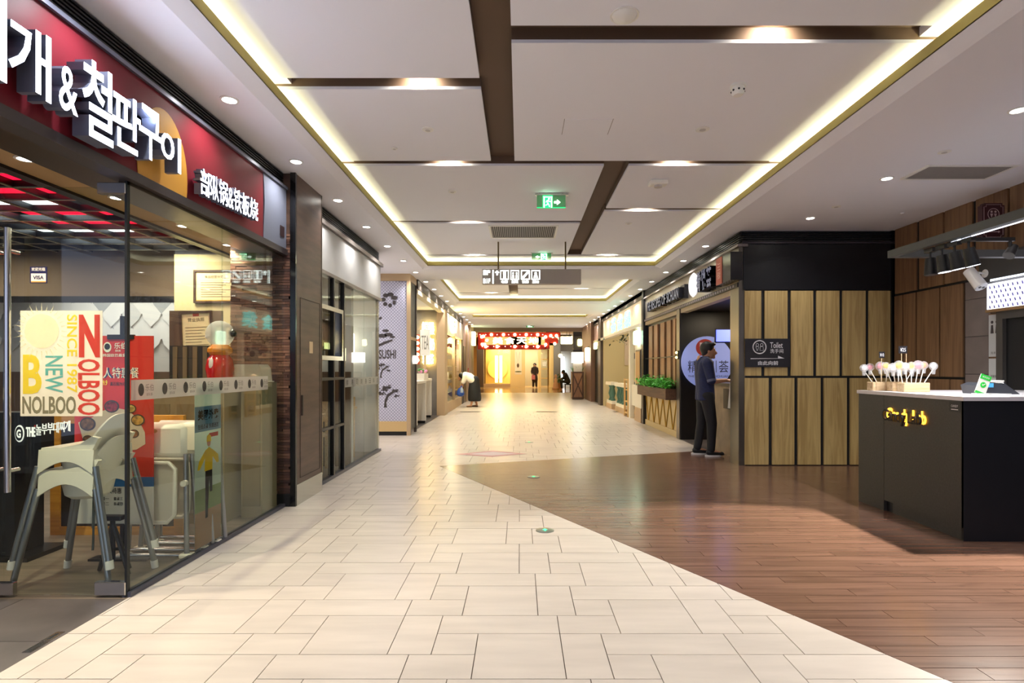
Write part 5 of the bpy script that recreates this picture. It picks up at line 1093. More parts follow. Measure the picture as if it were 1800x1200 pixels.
# payment stand, terminal, box
t = thing('payment_stand', 'white and green payment stand with a green tick on the counter', 'payment sign', (3.79, 4.62, 1.107)); T = Matrix.Translation((3.79, 4.60, 1.107)) @ Matrix.Rotation(math.radians(20), 4, 'Y')
MB().box(-.045, .045, -.003, .003, .01, .17, T).build('card', PAPER, t); MB().box(-.045, .045, -.0045, .0035, .13, .17, T).build('green_head', M('pay_green', (40, 180, 60), .4), t); MB().box(-.045, .045, -.0045, .0035, .005, .025, T).build('green_foot', M('pay_green'), t)
k = MB().disc((0, -.004, .085), .024, 'y', .002, 18); MB().add([T @ Vector(v) for v in k.v], k.f).build('green_circle', M('pay_green'), t)
k = MB().prism([(-.012, .086), (-.004, .076), (.014, .096), (.010, .100), (-.004, .085), (-.009, .091)], 'y', -.0065, -.005); MB().add([T @ Vector(v) for v in k.v], k.f).build('tick', PAPER, t)
MB().cham(3.75, 3.86, 4.585, 4.64, 1.107, 1.118, .004).build('base', PWHITE, t); put_text('lettering', '推荐使用', PAPER, t, T @ Vector((0, -.0055, .15)), T.to_3x3() @ Vector((1, 0, 0)), T.to_3x3() @ Vector((0, 0, 1)), .06, .016, 0)
t = thing('payment_terminal', 'dark sloped point of sale terminal with a blue label', 'terminal', (4.02, 4.75, 1.107)); 
MB().prism([(3.86, 1.107), (4.18, 1.107), (4.05, 1.20), (3.90, 1.205), (3.84, 1.18)], 'y', 4.66, 4.86).build('body', M('terminal_dark', (52, 54, 60), .4), t); MB().prism([(4.06, 1.198), (4.175, 1.115), (4.18, 1.12), (4.065, 1.204)], 'y', 4.68, 4.84).build('screen', M('screen_dark', (20, 22, 28), .15), t)
B(3.885, 3.955, 4.655, 4.66, 1.165, 1.20).build('blue_label', M('label_cyan', (80, 170, 220), .4), t); MB().tube([(3.9, 4.66, 1.112), (3.95, 4.58, 1.112), (4.02, 4.56, 1.112)], .004, 6).build('cable', PWHITE, t)
t = thing('paper_cup_box', 'small white card box behind the dark terminal', 'box', (4.25, 5.0, 1.107)); MB().box(4.18, 4.29, 4.95, 5.05, 1.107, 1.215).build('carton', PAPER, t); B(4.175, 4.295, 4.945, 5.055, 1.205, 1.218).build('lid', PAPER, t)
# ================================================================== RIGHT: Sichuan restaurant front
rf = struct('trim_5', 'black grille band above the right restaurant fascia'); FX = 3.0
B(3.02, 3.1, 7.63, 13.5, 3.02, LC).build('backing', BLACKM, rf)
for i in range(5): B(2.985, 3.02, 7.6, 13.5, 3.045 + i * .03, 3.06 + i * .03).build('slat', SLATB, rf)
B(2.96, 3.1, 7.58, 13.5, 2.985, 3.02).build('ledge', M('ledge_taupe'), rf)
rs = thing('restaurant_fascia', 'silver restaurant fascia with black box letters and red square', 'sign', (3.05, 10.5, 2.4)); SIL = M('silver_panel', (176, 170, 162), .28, .75)
B(3.0, 3.12, 7.66, 13.42, 2.50, 2.985).build('panel', SIL, rs); B(2.975, 3.12, 7.63, 13.42, 2.44, 2.50).build('dotted_strip', BLACK, rs)
for i in range(56): B(2.971, 2.976, 7.75 + i * .1, 7.80 + i * .1, 2.455, 2.485).build('stud', M('stud_lilac', (150, 140, 160), .4), rs)
B(3.0, 3.12, 7.9, 13.42, 2.36, 2.44).build('cream_band', M('band_cream', (188, 172, 146), .6), rs)
BLF = M('letter_black', (18, 18, 22), .2); BFW = M('letter_front', (120, 130, 165), .3, emit=.12)
py_ = lambda px, X=2.86: X * 980 / (px - 914)
def rtext(body, px0, px1, z0, z1, X, dep, mat, bold=.02, nm='letter'): put_text(nm, body, mat, rs, (X + dep, (py_(px0, X) + py_(px1, X)) / 2, (z0 + z1) / 2), (0, -1, 0), (0, 0, 1), abs(py_(px0, X) - py_(px1, X)), z1 - z0, dep, bold, side_mat=BLF)
ws = ['THE', 'RECIPES', 'OF', 'SICHUAN']; pe = [(1136.5, 1143), (1144.5, 1161), (1163, 1169.5), (1171.5, 1192)]
for wd, (a, b) in zip(ws, pe): rtext(wd, a, b, 2.60, 2.80, 2.86, .14, BFW)
B(2.93, 3.0, py_(1203, 2.93), py_(1196, 2.93), 2.58, 2.83).build('letter_end', BLF, rs)
MB().lathe([(.001, -.03), (.17, -.03), (.20, 0), (.17, .03), (.001, .03)], (0, 0, 0), 24).build('white_disc', M('disc_white', (230, 232, 236), .4, emit=.5), rs, True, local=True)
o = rs.children[-1]; o.rotation_euler = (0, PI / 2, 0); o.location = Vector((2.86, py_(1219, 2.86), 2.70)) - rs.location
for ch, a, b in (('肴', 1224, 1231), ('悦', 1232, 1240), ('荟', 1241, 1250)): rtext(ch, a, b, 2.54, 2.86, 2.83, .17, BFW, .03)
B(2.84, 3.0, py_(1284, 2.84), py_(1259.5, 2.84), 2.52, 2.90).build('red_box', BLF, rs); B(2.832, 2.84, py_(1269.5, 2.84) - .0, py_(1259.5, 2.84), 2.52, 2.90).build('red_face', M('box_red', (196, 100, 88), .45), rs)
put_text('box_lettering', '川菜', M('box_red_pale', (236, 190, 180), .5), rs, (2.83, (py_(1269.5, 2.84) + py_(1259.5, 2.84)) / 2, 2.71), (0, 0, -1), (0, -1, 0), .24, .12, 0)
# frame: column, window, planter
wr2 = struct('wall_right_recess', 'right restaurant front with recess, window and planter panel')
B(2.95, 3.1, 13.35, 13.55, 0, LC).build('black_column', BLACK, wr2); B(2.98, 3.06, 10.42, 10.62, 0, 2.44).build('grey_jamb', M('jamb_metal', (120, 114, 106), .3, .7), wr2)
B(3.0, 3.06, 10.62, 13.35, .0, .12).build('cream_base', M('base_cream', (206, 184, 136), .6), wr2); B(3.03, 3.06, 10.62, 13.35, .12, .76).build('cream_panel', M('panel_cream', (214, 190, 138), .6), wr2)
B(3.06, 3.12, 10.62, 13.35, .76, 2.36).build('dark_recess', BLACK, wr2)
SLW = wood('slat_wood', (176, 132, 96), (150, 108, 76), .5, 'z')
for a, b in ((1139, 1145), (1148, 1154), (1159, 1166), (1170, 1177), (1181, 1185)): B(3.02, 3.06, py_(a, 3.0), py_(b, 3.0), .98, 2.30).build('wood_slat', SLW, wr2)
B(3.0, 3.03, 10.62, 13.35, 1.55, 1.57).build('window_rail', BLACK, wr2)
GB = M('gold_bar', (190, 152, 70), .3, .9)
for i in range(5):
    y0 = 10.75 + i * .52; MB().cyl((3.02, y0, .70), (3.02, y0 + .26, .10), .013, n=8).build('gold_bar', GB, wr2); MB().cyl((3.02, y0 + .50, .70), (3.02, y0 + .26, .10), .013, n=8).build('gold_bar', GB, wr2)
pb = thing('planter_box', 'brown wooden planter box on the right front full of green leaves', 'planter', (2.92, 11.9, .72)); PBW = wood('planter_wood', (96, 66, 46), (74, 50, 36), .6, 'y')
B(2.80, 3.02, 10.72, 13.3, .72, .93).build('trough', PBW, pb); B(2.82, 3.0, 10.74, 13.28, .91, .935).build('soil', M('soil', (48, 36, 28), .9), pb)
lf = MB()
for i in range(1500):
    c = Vector((2.90 + random.gauss(0, .07), random.uniform(10.76, 13.26), .94 + abs(random.gauss(.07, .06)))); a = random.uniform(0, 2 * PI); tl = random.uniform(-.6, .6); R = Matrix.Rotation(a, 3, 'Z') @ Matrix.Rotation(tl, 3, 'Y'); s = random.uniform(.03, .055)
    lf.add([c + R @ Vector(v) * s for v in ((-1, 0, 0), (0, -.5, .15), (1, 0, .05), (0, .5, .15))], [(0, 1, 2, 3)])
stuff(lf.build('foliage', M('leaf_bright', (98, 196, 70), .5, noise=(15, .35, (1, 1, 1))), pb))
# recess
B(3.0, 4.7, 10.4, 10.5, 0, 2.44).build('black_wall', M('wall_black', (24, 23, 25), .35), wr2); B(4.6, 4.7, 7.73, 10.4, 0, 2.44).build('recess_side', M('recess_cream', (190, 160, 118), .6), wr2); B(3.06, 4.7, 7.73, 10.5, 2.40, 2.44).build('recess_ceiling', M('recess_ceil', (46, 42, 40), .6), wr2)
B(2.99, 3.08, 7.62, 7.93, 0, 2.99).build('steel_pier', M('pier_steel', (120, 114, 104), .3, .8), wr2)
rd = thing('round_sign', 'blue-lit round wall sign with red disc and Chinese characters', 'sign', (3.52, 10.36, 1.36)); RYY = 10.36
rx = lambda px: (px - 914) * RYY / 980
rz_ = lambda py: CH + (648 - py) * RYY / 980
MB().disc((rx(1242), RYY - .02, rz_(636.5)), rx(1287) - rx(1242), 'y', .04, 48, (rz_(591) - rz_(682)) / 2).build('disc', M('disc_lilac', (140, 154, 220), .5, emit=.2), rd)
MB().disc((rx(1238), RYY - .043, rz_(611)), rx(1254) - rx(1238), 'y', .006, 32, (rz_(596) - rz_(626)) / 2).build('red_disc', M('disc_red', (170, 40, 36), .5), rd)
RW = M('print_white', (236, 230, 236), .5)
for i in (-1, 0, 1): B(rx(1231 + i * 1.6) - .006, rx(1231 + i * 1.6) + .006, RYY - .049, RYY - .046, rz_(608), rz_(602)).build('fork_tine', RW, rd)
B(rx(1231) - .025, rx(1231) + .025, RYY - .049, RYY - .046, rz_(609), rz_(607)).build('fork_base', RW, rd); B(rx(1231) - .008, rx(1231) + .008, RYY - .049, RYY - .046, rz_(618), rz_(608)).build('fork_handle', RW, rd)
MB().tube([(rx(1237), RYY - .048, rz_(617)), (rx(1237), RYY - .048, rz_(604)), (rx(1240), RYY - .048, rz_(601)), (rx(1242), RYY - .048, rz_(606)), (rx(1242), RYY - .048, rz_(617))], .007, 6).build('bowl_mark', RW, rd)
DK = M('print_ink', (52, 56, 84), .5)
for ch, a, b in (('精', 1208, 1224), ('致', 1226, 1242), ('川', 1246, 1258), ('荟', 1262, 1279)): put_text('lettering', ch, DK, rd, ((rx(a) + rx(b)) / 2, RYY - .042, rz_(644)), (1, 0, 0), (0, 0, 1), rx(b) - rx(a), rz_(634) - rz_(655), .002)
put_text('lettering', 'THE RECIPES OF SICHUAN', DK, rd, (rx(1244), RYY - .042, rz_(661)), (1, 0, 0), (0, 0, 1), rx(1280) - rx(1208), .035, .001)
t = thing('wall_spot', 'tiny twin yellow light on the grey jamb beside the black wall', 'lamp', (2.96, 10.5, 1.55)); 
B(2.955, 2.98, 10.44, 10.56, 1.50, 1.66).build('plate', BLACK, t)
for z in (1.535, 1.625): MB().ball((2.945, 10.5, z), .028, 8, 5, (.6, 1.6, .8)).build('bulb', M('spot_yellow', (255, 240, 130), .4, emit=5), t)
# cashier counter in the recess with register and plant
cn = thing('cashier_counter', 'concrete look cashier counter inside the restaurant recess', 'counter', (3.4, 8.6, 0)); B(3.18, 3.7, 7.95, 9.2, .0, 1.06).build('body', M('counter_concrete', (150, 128, 102), .5, noise=(3, .2, (1, 1, 1))), cn); B(3.12, 3.74, 7.94, 9.24, 1.06, 1.10).build('top', M('counter_slate', (70, 60, 52), .35), cn)
B(3.10, 3.18, 7.96, 8.5, .72, 1.02).build('shelf_box', M('shelf_dark', (62, 46, 38), .5), cn)
t = thing('receipt_paper', 'white receipt paper hanging from the cashier counter edge', 'paper', (3.08, 8.2, .8)); MB().prism([(3.07, .74), (3.075, .74), (3.105, .98), (3.115, 1.11), (3.10, 1.11), (3.09, .98)], 'y', 8.08, 8.24).build('sheet', PAPER, t); B(3.10, 3.12, 8.09, 8.22, 1.11, 1.27).build('upright_card', PAPER, t)
t = thing('potted_plant', 'dark green plant on the cashier counter in the recess', 'plant', (3.3, 8.35, 1.1)); MB().lathe([(.05, 0), (.06, .1), (.001, .1)], (3.3, 8.35, 1.1), 12).build('pot', M('pot_dark', (60, 54, 46), .5), t, True)
for i in range(9): a = i * .7; MB().prism([(3.3 - .015 + .03 * math.cos(a), 1.19), (3.3 + .015 + .03 * math.cos(a), 1.19), (3.3 + .07 * math.cos(a), 1.48 + .1 * (i % 3) - .1)], 'y', 8.35 + .03 * math.sin(a), 8.355 + .03 * math.sin(a)).build('leaf', M('leaf_green'), t)
t = thing('hanging_screen', 'bluish lit menu screen hung in the restaurant recess', 'screen', (3.6, 9.4, 1.85)); B(3.32, 4.2, 9.4, 9.44, 1.78, 1.98).build('screen', M('screen_blue', (110, 124, 255), .4, emit=.8), t); B(3.3, 4.22, 9.44, 9.47, 1.76, 2.0).build('housing', BLACK, t); B(3.7, 3.74, 9.44, 9.47, 2.0, 2.40).build('bracket', BLACK, t)
lamp('AREA', (3.9, 9.0, 2.38), 14, (1, .82, .58), shape='DISK', size=.4)
# ================================================================== RIGHT: white shop farther on
wx = 2.98
ww = struct('wall_right_far', 'cream walls of the far right shop'); B(5.6, 5.7, 13.5, 23.5, 0, LC).build('rear_wall', M('far_cream', (206, 192, 150), .7), ww); B(3.0, 5.6, 20.0, 20.1, 0, LC).build('side_wall', M('far_cream'), ww); B(2.95, 5.7, 13.5, 23.5, 3.1, LC).build('shop_ceiling', WHITE, ww); B(3.1, 5.7, 13.42, 13.5, 0, LC).build('party_wall', M('far_cream'), ww)
hb = struct('trim_6', 'dark head band over the far right shop'); B(2.95, 3.1, 13.55, 23.4, 3.02, LC).build('band', M('head_dark'), hb)
lf_ = thing('lit_fascia', 'bright white lit fascia with pale teal letters on the far right shop', 'sign', (3.0, 17, 2.35)); LFW = M('fascia_lit', (224, 206, 178), .6, emit=.25)
for i in range(7): B(3.0, 3.08, 13.6 + i * 1.2, 14.76 + i * 1.2, 2.42, 3.02).build('panel', LFW, lf_)
B(2.9, 3.08, 13.58, 22.0, 2.34, 2.42).build('ledge', M('ledge_white', (236, 230, 214), .5), lf_)
TEAL = M('teal_glow', (130, 226, 220), .4, emit=.9)
for i, ch in enumerate('茶食集'): put_text('lettering', ch, TEAL, lf_, (2.985, 17.8 - i * 1.15, 2.70), (0, -1, 0), (0, 0, 1), .9, .46, .02, .02)
B(2.95, 3.08, 13.56, 14.3, .0, 2.36).build('white_pier', M('ledge_white'), ww); B(2.94, 3.08, 13.56, 14.3, 0, .35).build('pier_base', M('base_tan', (190, 160, 124), .5), ww)
B(2.95, 3.06, 14.95, 15.12, .0, 2.36).build('white_post', M('ledge_white'), ww); B(3.0, 3.06, 14.3, 14.95, .35, .9).build('low_panel', M('ledge_white'), ww)
t = thing('framed_board', 'narrow tan board in a dark frame on the white pier', 'board', (2.94, 13.9, 1.3)); B(2.92, 2.95, 13.62, 14.1, .95, 1.75).build('board', M('board_tan', (190, 150, 96), .5), t); B(2.93, 2.955, 13.58, 14.14, .91, 1.79).build('frame', BLACK, t)
t = thing('green_lamp', 'glowing pale green wall lantern beside the white pier', 'lamp', (2.88, 13.9, 2.1)); MB().cham(2.84, 2.94, 13.7, 14.0, 1.92, 2.26, .02).build('shade', M('lamp_mint', (214, 255, 226), .4, emit=2.5), t); B(2.94, 2.96, 13.8, 13.9, 2.0, 2.1).build('mount', BLACK, t)
bs = thing('balustrade', 'low white wall with green balusters in the far right shop', 'balustrade', (3.1, 17.5, 0)); GRB = M('baluster_green', (72, 112, 98), .5)
for (y0, y1) in ((15.9, 17.6), (18.3, 19.4)):
    B(3.0, 3.2, y0, y1, .0, .16).build('base', M('base_tan'), bs); B(3.02, 3.2, y0, y1, .16, .26).build('lower_rail', M('ledge_white'), bs); B(2.98, 3.22, y0, y1, .78, .88).build('upper_rail', M('ledge_white'), bs)
    n = int((y1 - y0) / .42)
    for i in range(n): MB().lathe([(.08, .26), (.08, .3), (.05, .36), (.09, .5), (.05, .68), (.08, .74), (.08, .78)], (3.1, y0 + .25 + i * .42, 0), 10).build('baluster', GRB, bs, True)
t = thing('display_rack', 'open pale wooden rack standing before the green balusters', 'rack', (3.0, 15.4, 0)); RK = M('rack_wood', (222, 184, 122), .5)
for x in (2.96, 3.40):
    for y in (15.25, 15.75): B(x - .022, x + .022, y - .022, y + .022, 0, 1.05).build('post', RK, t)
for z in (.08, .40, .72, 1.0): B(2.95, 3.41, 15.25, 15.75, z, z + .03).build('shelf', RK, t)
chair('dark dining chair inside the far right shop behind the balustrade', 4.2, 17.2, 0, M('chair_dark', (44, 46, 50), .5)); chair('grey dining chair inside the far right shop, farther back', 3.9, 18.4, 0, M('chair_grey', (90, 92, 92), .5))
t = thing('booth_sofa', 'black padded booth back inside the far right shop', 'sofa', (4.4, 16.3, 0)); MB().cham(3.6, 5.2, 16.3, 16.42, .1, 1.06, .04).build('back', M('sofa_black', (34, 34, 38), .5), t); MB().cham(3.6, 5.2, 15.9, 16.3, .1, .46, .04).build('seat', M('sofa_black'), t)
t = thing('mural_panel', 'pale wall mural with purple ink blossoms in the far right shop', 'picture', (4.6, 19.98, 1.9)); B(3.75, 5.5, 19.95, 19.99, 1.45, 2.35).build('panel', M('mural_pale', (206, 190, 172), .6), t)
for i in range(16): MB().disc((4.75 + random.gauss(.2, .3), 19.946, 1.95 + random.gauss(0, .13)), random.uniform(.04, .12), 'y', .004, 8).build('blossom', M('mural_ink', (120, 92, 108), .6) if i % 3 else M('mural_dark', (80, 66, 70), .6), t)
t = thing('hanging_foliage', 'dark hanging foliage under the far right shop ceiling', 'plant', (4.2, 17.5, 2.3)); lf2 = MB()
for i in range(500):
    c = Vector((4.2 + random.gauss(0, .5), 17.5 + random.gauss(0, .8), 2.28 + random.gauss(0, .1))); R = Matrix.Rotation(random.uniform(0, 6), 3, 'Z') @ Matrix.Rotation(random.uniform(-1, 1), 3, 'Y'); s = random.uniform(.05, .11); lf2.add([c + R @ Vector(v) * s for v in ((-1, 0, 0), (0, -.5, .1), (1, 0, 0), (0, .5, .1))], [(0, 1, 2, 3)])
stuff(lf2.build('foliage', M('leaf_dark', (62, 70, 46), .6), t)); B(3.6, 4.9, 17.45, 17.55, 2.4, 2.44).build('hanging_bar', BLACK, t)
for y in (16.9, 18.1): B(4.19, 4.21, 17.49, 17.51, 2.44, 3.1).build('hanger', BLACK, t)
lamp('AREA', (4.3, 16.5, 3.06), 55 * K_SHOP, (1, .92, .74), shape='RECTANGLE', size=2.0, size_y=4.0)
# posts beyond: tan panels, dark doorway, brown column, planter cabinet
B(2.9, 3.1, 20.1, 20.7, 0, LC).build('dark_post', M('head_dark'), ww); B(3.02, 3.1, 20.7, 22.4, 0, 2.2).build('black_doorway', BLACKM, ww); B(2.98, 3.1, 20.7, 22.4, 2.2, LC).build('door_head', M('pink_panel'), ww); B(2.85, 3.1, 22.4, 25.6, 0, LC).build('brown_column', M('column_brown', (120, 88, 70), .5), ww)
t = thing('green_sconce', 'small yellow-green glowing sconce above the black doorway', 'lamp', (2.95, 21.5, 2.3)); MB().cham(2.86, 2.96, 21.3, 21.7, 2.08, 2.32, .02).build('shade', M('sconce_glow', (240, 255, 170), .4, emit=3), t); B(2.96, 2.98, 21.4, 21.6, 2.15, 2.25).build('mount', BLACK, t)
# ================================================================== FAR END BEYOND THE CORRIDOR
eb = struct('wall_end', 'far end walls and ceiling beyond the corridor'); FE = 40.0
B(-9, 9, 25.6, 62, 4.2, 4.3).build('hall_ceiling', WHITE, eb); B(-4.9, 9, FE + 6, FE + 6.1, 0, 4.2).build('rear_wall', M('end_tan', (200, 168, 110), .7), eb); B(-5.0, -4.9, 25.6, FE + 6, 0, 4.2).build('left_wall', M('end_tan'), eb); B(8.9, 9, 25.6, FE + 6, 0, 4.2).build('right_wall', M('end_tan'), eb)
B(-5, -2.2, 25.6, 25.7, 0, 4.2).build('return_wall', M('pink_panel'), eb); B(3.1, 9, 25.6, 25.7, 0, 4.2).build('return_wall', M('pink_panel'), eb); B(-5, 9, 25.55, 25.62, LC, 4.3).build('upper_bulkhead', WHITE, eb)
ex = lambda px, Y=FE: (px - 914) * Y / 980
ez = lambda py, Y=FE: CH + (648 - py) * Y / 980
sf = thing('jewel_shopfront', 'far cream shopfront with a glass window and pendant poster', 'shopfront', (0, FE, 0)); CRS = M('shop_cream', (236, 210, 150), .6)
B(ex(838), ex(850), FE, FE + .5, 0, 3.6).build('dark_pier', M('pier_dark', (84, 66, 50), .5), sf); B(ex(897), ex(923), FE, FE + .4, 0, 3.6).build('cream_pier', CRS, sf); B(ex(946), ex(951), FE, FE + .4, 0, 3.6).build('cream_post', CRS, sf); B(ex(966), ex(973), FE, FE + .4, 0, 3.6).build('cream_post', CRS, sf)
B(ex(850), ex(897), FE + .1, FE + .14, .2, 3.0).build('window_glass', GLS, sf); B(ex(850), ex(897), FE, FE + .3, 0, .25).build('window_base', M('base_tan'), sf); B(ex(923), ex(946), FE + .02, FE + .3, 2.75, 2.95).build('door_head', CRS, sf); B(ex(951), ex(966), FE + .1, FE + .14, .15, 2.8).build('side_glass', GLS, sf); B(ex(838), ex(980), FE, FE + .5, 3.0, 4.2).build('upper_band', CRS, sf)
B(ex(850), ex(897), FE + 2.5, FE + 2.6, 0, 3.2).build('window_back', M('window_amber', (206, 166, 84), .5), sf)
MB().disc((ex(872), FE + 2.4, ez(648)), .75, 'y', .1, 32).build('round_panel', M('round_gold', (224, 186, 96), .5), sf)
for px in (871, 879): B(ex(px) - .1, ex(px) + .1, FE + 1.5, FE + 1.7, .3, ez(624)).build('light_column', M('column_glow', (255, 244, 190), .4, emit=2.5), sf)
B(ex(905), ex(917), FE - .02, FE, ez(658), ez(614)).build('poster_field', M('poster_ivory', (244, 232, 206), .6), sf); MB().ball((ex(910.5), FE - .05, ez(642)), .1, 10, 8, (.8, .3, 1.5)).build('poster_pendant', M('pendant_brown', (96, 74, 44), .5), sf); MB().tube([(ex(907), FE - .03, ez(618)), (ex(910.5), FE - .03, ez(640)), (ex(914), FE - .03, ez(618))], .012, 5).build('poster_chain', M('pendant_grey', (170, 160, 140), .5), sf); MB().disc((ex(911), FE - .03, ez(653)), .24, 'y', .02, 16, .04).build('poster_leaf', M('leaf_olive', (110, 116, 60), .6), sf)
B(ex(923), ex(966), FE + 3.0, FE + 3.1, 0, 3.2).build('interior_wall', M('interior_grey', (130, 122, 104), .6), sf)
for i in range(3): B(ex(953), ex(964), FE + .8, FE + 1.2, .6 + i * .7, .64 + i * .7).build('shelf', M('window_amber'), sf)
lamp('AREA', ((ex(850) + ex(966)) / 2, FE + 1.8, 2.95), 260 * K_SHOP, (1, .82, .5), shape='RECTANGLE', size=4.0, size_y=1.5)
# right bit of the end: grey pier and neighbours
B(ex(973), ex(985), FE - .5, FE, 0, 4.2).build('grey_pier', M('pier_grey', (110, 112, 118), .6), eb)
t = thing('far_display', 'bright far shop opening with white panels right of the grey pier', 'shopfront', (3.4, 41, 0)); B(ex(985), ex(1012), FE + 1, FE + 1.2, 0, 3.2).build('back_panel', M('far_pale', (190, 196, 196), .5), t); B(ex(986), ex(993), FE + .5, FE + .8, .3, 2.2).build('lit_panel', M('far_white', (235, 245, 255), .4, emit=2.2), t); B(ex(985), ex(1012), FE + .3, FE + .6, 2.6, 3.2).build('head', M('pier_grey'), t)
t = thing('round_lamp', 'round glowing amber lamp on the far grey pier', 'lamp', (ex(985), 38.5, 1.8)); MB().ball((ex(985, 38.5), 38.5, ez(625, 38.5)), .14, 12, 8).build('globe', M('globe_amber', (255, 214, 120), .4, emit=6), t, True); MB().cyl((ex(985, 38.5), 38.5, ez(625, 38.5) + .13), (ex(985, 38.5), 38.5, 4.2), .015, n=6).build('rod', BLACK, t); MB().lathe([(.05, 0), (.05, .04), (.001, .05)], (ex(985, 38.5), 38.5, ez(625, 38.5) + .13), 8).build('cap', BLACK, t)
# marquee with bulbs
my = 31.0; mq = thing('bulb_marquee', 'red hanging marquee frame with big glowing bulbs and lit characters', 'sign', (ex(910, my), my, 2.2)); MRD = M('marquee_red', (176, 42, 34), .45)
X_ = lambda px: ex(px, my)
Z_ = lambda py: ez(py, my)
B(X_(840), X_(985), my - .06, my + .06, Z_(592), Z_(584)).build('upper_rail', MRD, mq); B(X_(840), X_(960), my - .06, my + .06, Z_(614), Z_(606)).build('lower_rail', MRD, mq); B(X_(840), X_(852), my - .06, my + .06, Z_(606), Z_(592)).build('left_stile', MRD, mq); B(X_(958), X_(966), my - .06, my + .06, Z_(613), Z_(592)).build('right_stile', MRD, mq); B(X_(966), X_(981), my - .05, my + .05, Z_(603), Z_(594)).build('arrow_board', MRD, mq)
BLB = M('marquee_bulb', (255, 226, 150), .4, emit=9); TNY = M('tiny_bulb', (255, 240, 220), .4, emit=5)
def bulb(px, py, r=2.6): MB().ball((X_(px), my - .10, Z_(py)), r * my / 980, 10, 6, (1, .7, 1)).build('bulb', BLB, mq, True)
for px in (864, 885, 905, 925, 945): bulb(px, 588.2)
for px in (854, 874, 905, 925, 945): bulb(px, 609)
for p in ((847, 592), (850, 591), (848, 605), (852, 605), (959, 592), (959, 605.5), (856, 598), (978, 590), (975, 604), (968, 590)): bulb(*p)
for px in range(844, 960, 10): MB().ball((X_(px), my - .08, Z_(588.2)), .022, 6, 4).build('small_bulb', TNY, mq); MB().ball((X_(px + 4), my - .08, Z_(608.8)), .022, 6, 4).build('small_bulb', TNY, mq)
for i, ch in enumerate('美食天地'): put_text('lettering', ch, M('marquee_letter', (255, 236, 180), .4, emit=5), mq, (X_(875 + i * 21), my - .05, Z_(598.5)), (1, 0, 0), (0, 0, 1), X_(890) - X_(872), Z_(592.5) - Z_(604.5), .04, .02)
for px in (850, 905, 960): MB().cyl((X_(px), my, Z_(584)), (X_(px), my, 4.2), .015, n=6).build('hanger', BLACK, mq)
for k, (px, py, Y, w_, h_) in enumerate(((972, 587, 33, .5, .16), (996, 597.5, 34, .68, .48))):
    t = thing('glow_lantern', 'glowing amber %s right of the red marquee' % ('bulb cluster', 'square lantern')[k], 'lamp', (ex(px, Y), Y, ez(py, Y)))
    if k: MB().cham(ex(px, Y) - w_ / 2, ex(px, Y) + w_ / 2, Y - .2, Y + .2, ez(py, Y) - h_ / 2, ez(py, Y) + h_ / 2, .03).build('shade', M('lantern_amber', (255, 226, 140), .4, emit=5), t)
    else:
        for i in range(7): MB().ball((ex(px, Y) + (i - 3) * .09, Y, ez(py, Y) - .12 * (i % 2)), .06, 8, 5).build('bulb', BLB, t, True)
        B(ex(px, Y) - .4, ex(px, Y) + .4, Y - .05, Y + .05, ez(py, Y) + .06, ez(py, Y) + .16).build('tray', BLACK, t)
    MB().cyl((ex(px, Y), Y, ez(py, Y) + .1), (ex(px, Y), Y, 4.2), .012, n=6).build('rod', BLACK, t)
t = thing('track_strip', 'row of small lit spots on the far ceiling strip', 'lamp', (1.7, 31.5, 3.3)); B(1.2, 3.0, 32.4, 32.5, 3.2, 3.3).build('strip', BLACK, t)
for i in range(6): B(1.3 + i * .28, 1.4 + i * .28, 32.35, 32.45, 3.02, 3.2).build('spot', M('spot_amber', (255, 220, 130), .4, emit=4), t)
for x in (1.3, 2.9): MB().cyl((x, 32.45, 3.3), (x, 32.45, 4.2), .012, n=6).build('rod', BLACK, t)
# planter cabinet with white lantern
pc = thing('planter_cabinet', 'brown wooden planter with crossed braces and ferns at the right end', 'planter', (2.7, 24.0, 0)); PCY = 24.0; PW_ = wood('cabinet_wood', (150, 110, 84), (124, 88, 66), .5, 'z'); PD = M('brace_dark', (76, 50, 40), .5)
xa, xb = ex(1006, PCY), ex(1030, PCY) - .1; zb_ = ez(653, PCY)
B(xa, xb, PCY, PCY + .6, .02, zb_).build('box', PW_, pc)
for q in ((xa, xa + .06, .02, zb_), (xb - .06, xb, .02, zb_), (xa + .06, xb - .06, .02, .1), (xa + .06, xb - .06, zb_ - .06, zb_)): B(q[0], q[1], PCY - .03, PCY, q[2], q[3]).build('frame', PD, pc)
for s in (0, 1): MB().tube([((xa if s else xb), PCY - .015, .06), ((xb if s else xa), PCY - .015, zb_ - .04)], .03, 4).build('cross_brace', PD, pc)
fo = MB()
for i in range(160):
    a = random.uniform(0, 2 * PI); b_ = Vector((random.uniform(xa + .05, xb - .05), PCY + .3, zb_)); e = b_ + Vector((math.cos(a) * .25, math.sin(a) * .2, random.uniform(.1, .35))); s = Vector((-.02 * math.sin(a), .02 * math.cos(a), 0)); fo.add([b_ - s, b_ + s, e + Vector((0, 0, -.05))], [(0, 1, 2)])
stuff(fo.build('fern_leaves', M('leaf_green'), pc))
t = thing('square_lantern', 'large glowing white square lantern above the fern planter', 'lantern', (ex(1016, PCY), PCY + .3, zb_)); B(ex(1006.5, PCY), ex(1026, PCY), PCY + .1, PCY + .5, ez(637, PCY), ez(619, PCY)).build('shade', M('lantern_white', (255, 250, 240), .5, emit=4), t); B(ex(1009, PCY), ex(1024, PCY), PCY + .15, PCY + .45, zb_ - .01, ez(637, PCY)).build('base', M('lantern_grey', (200, 196, 192), .5), t)
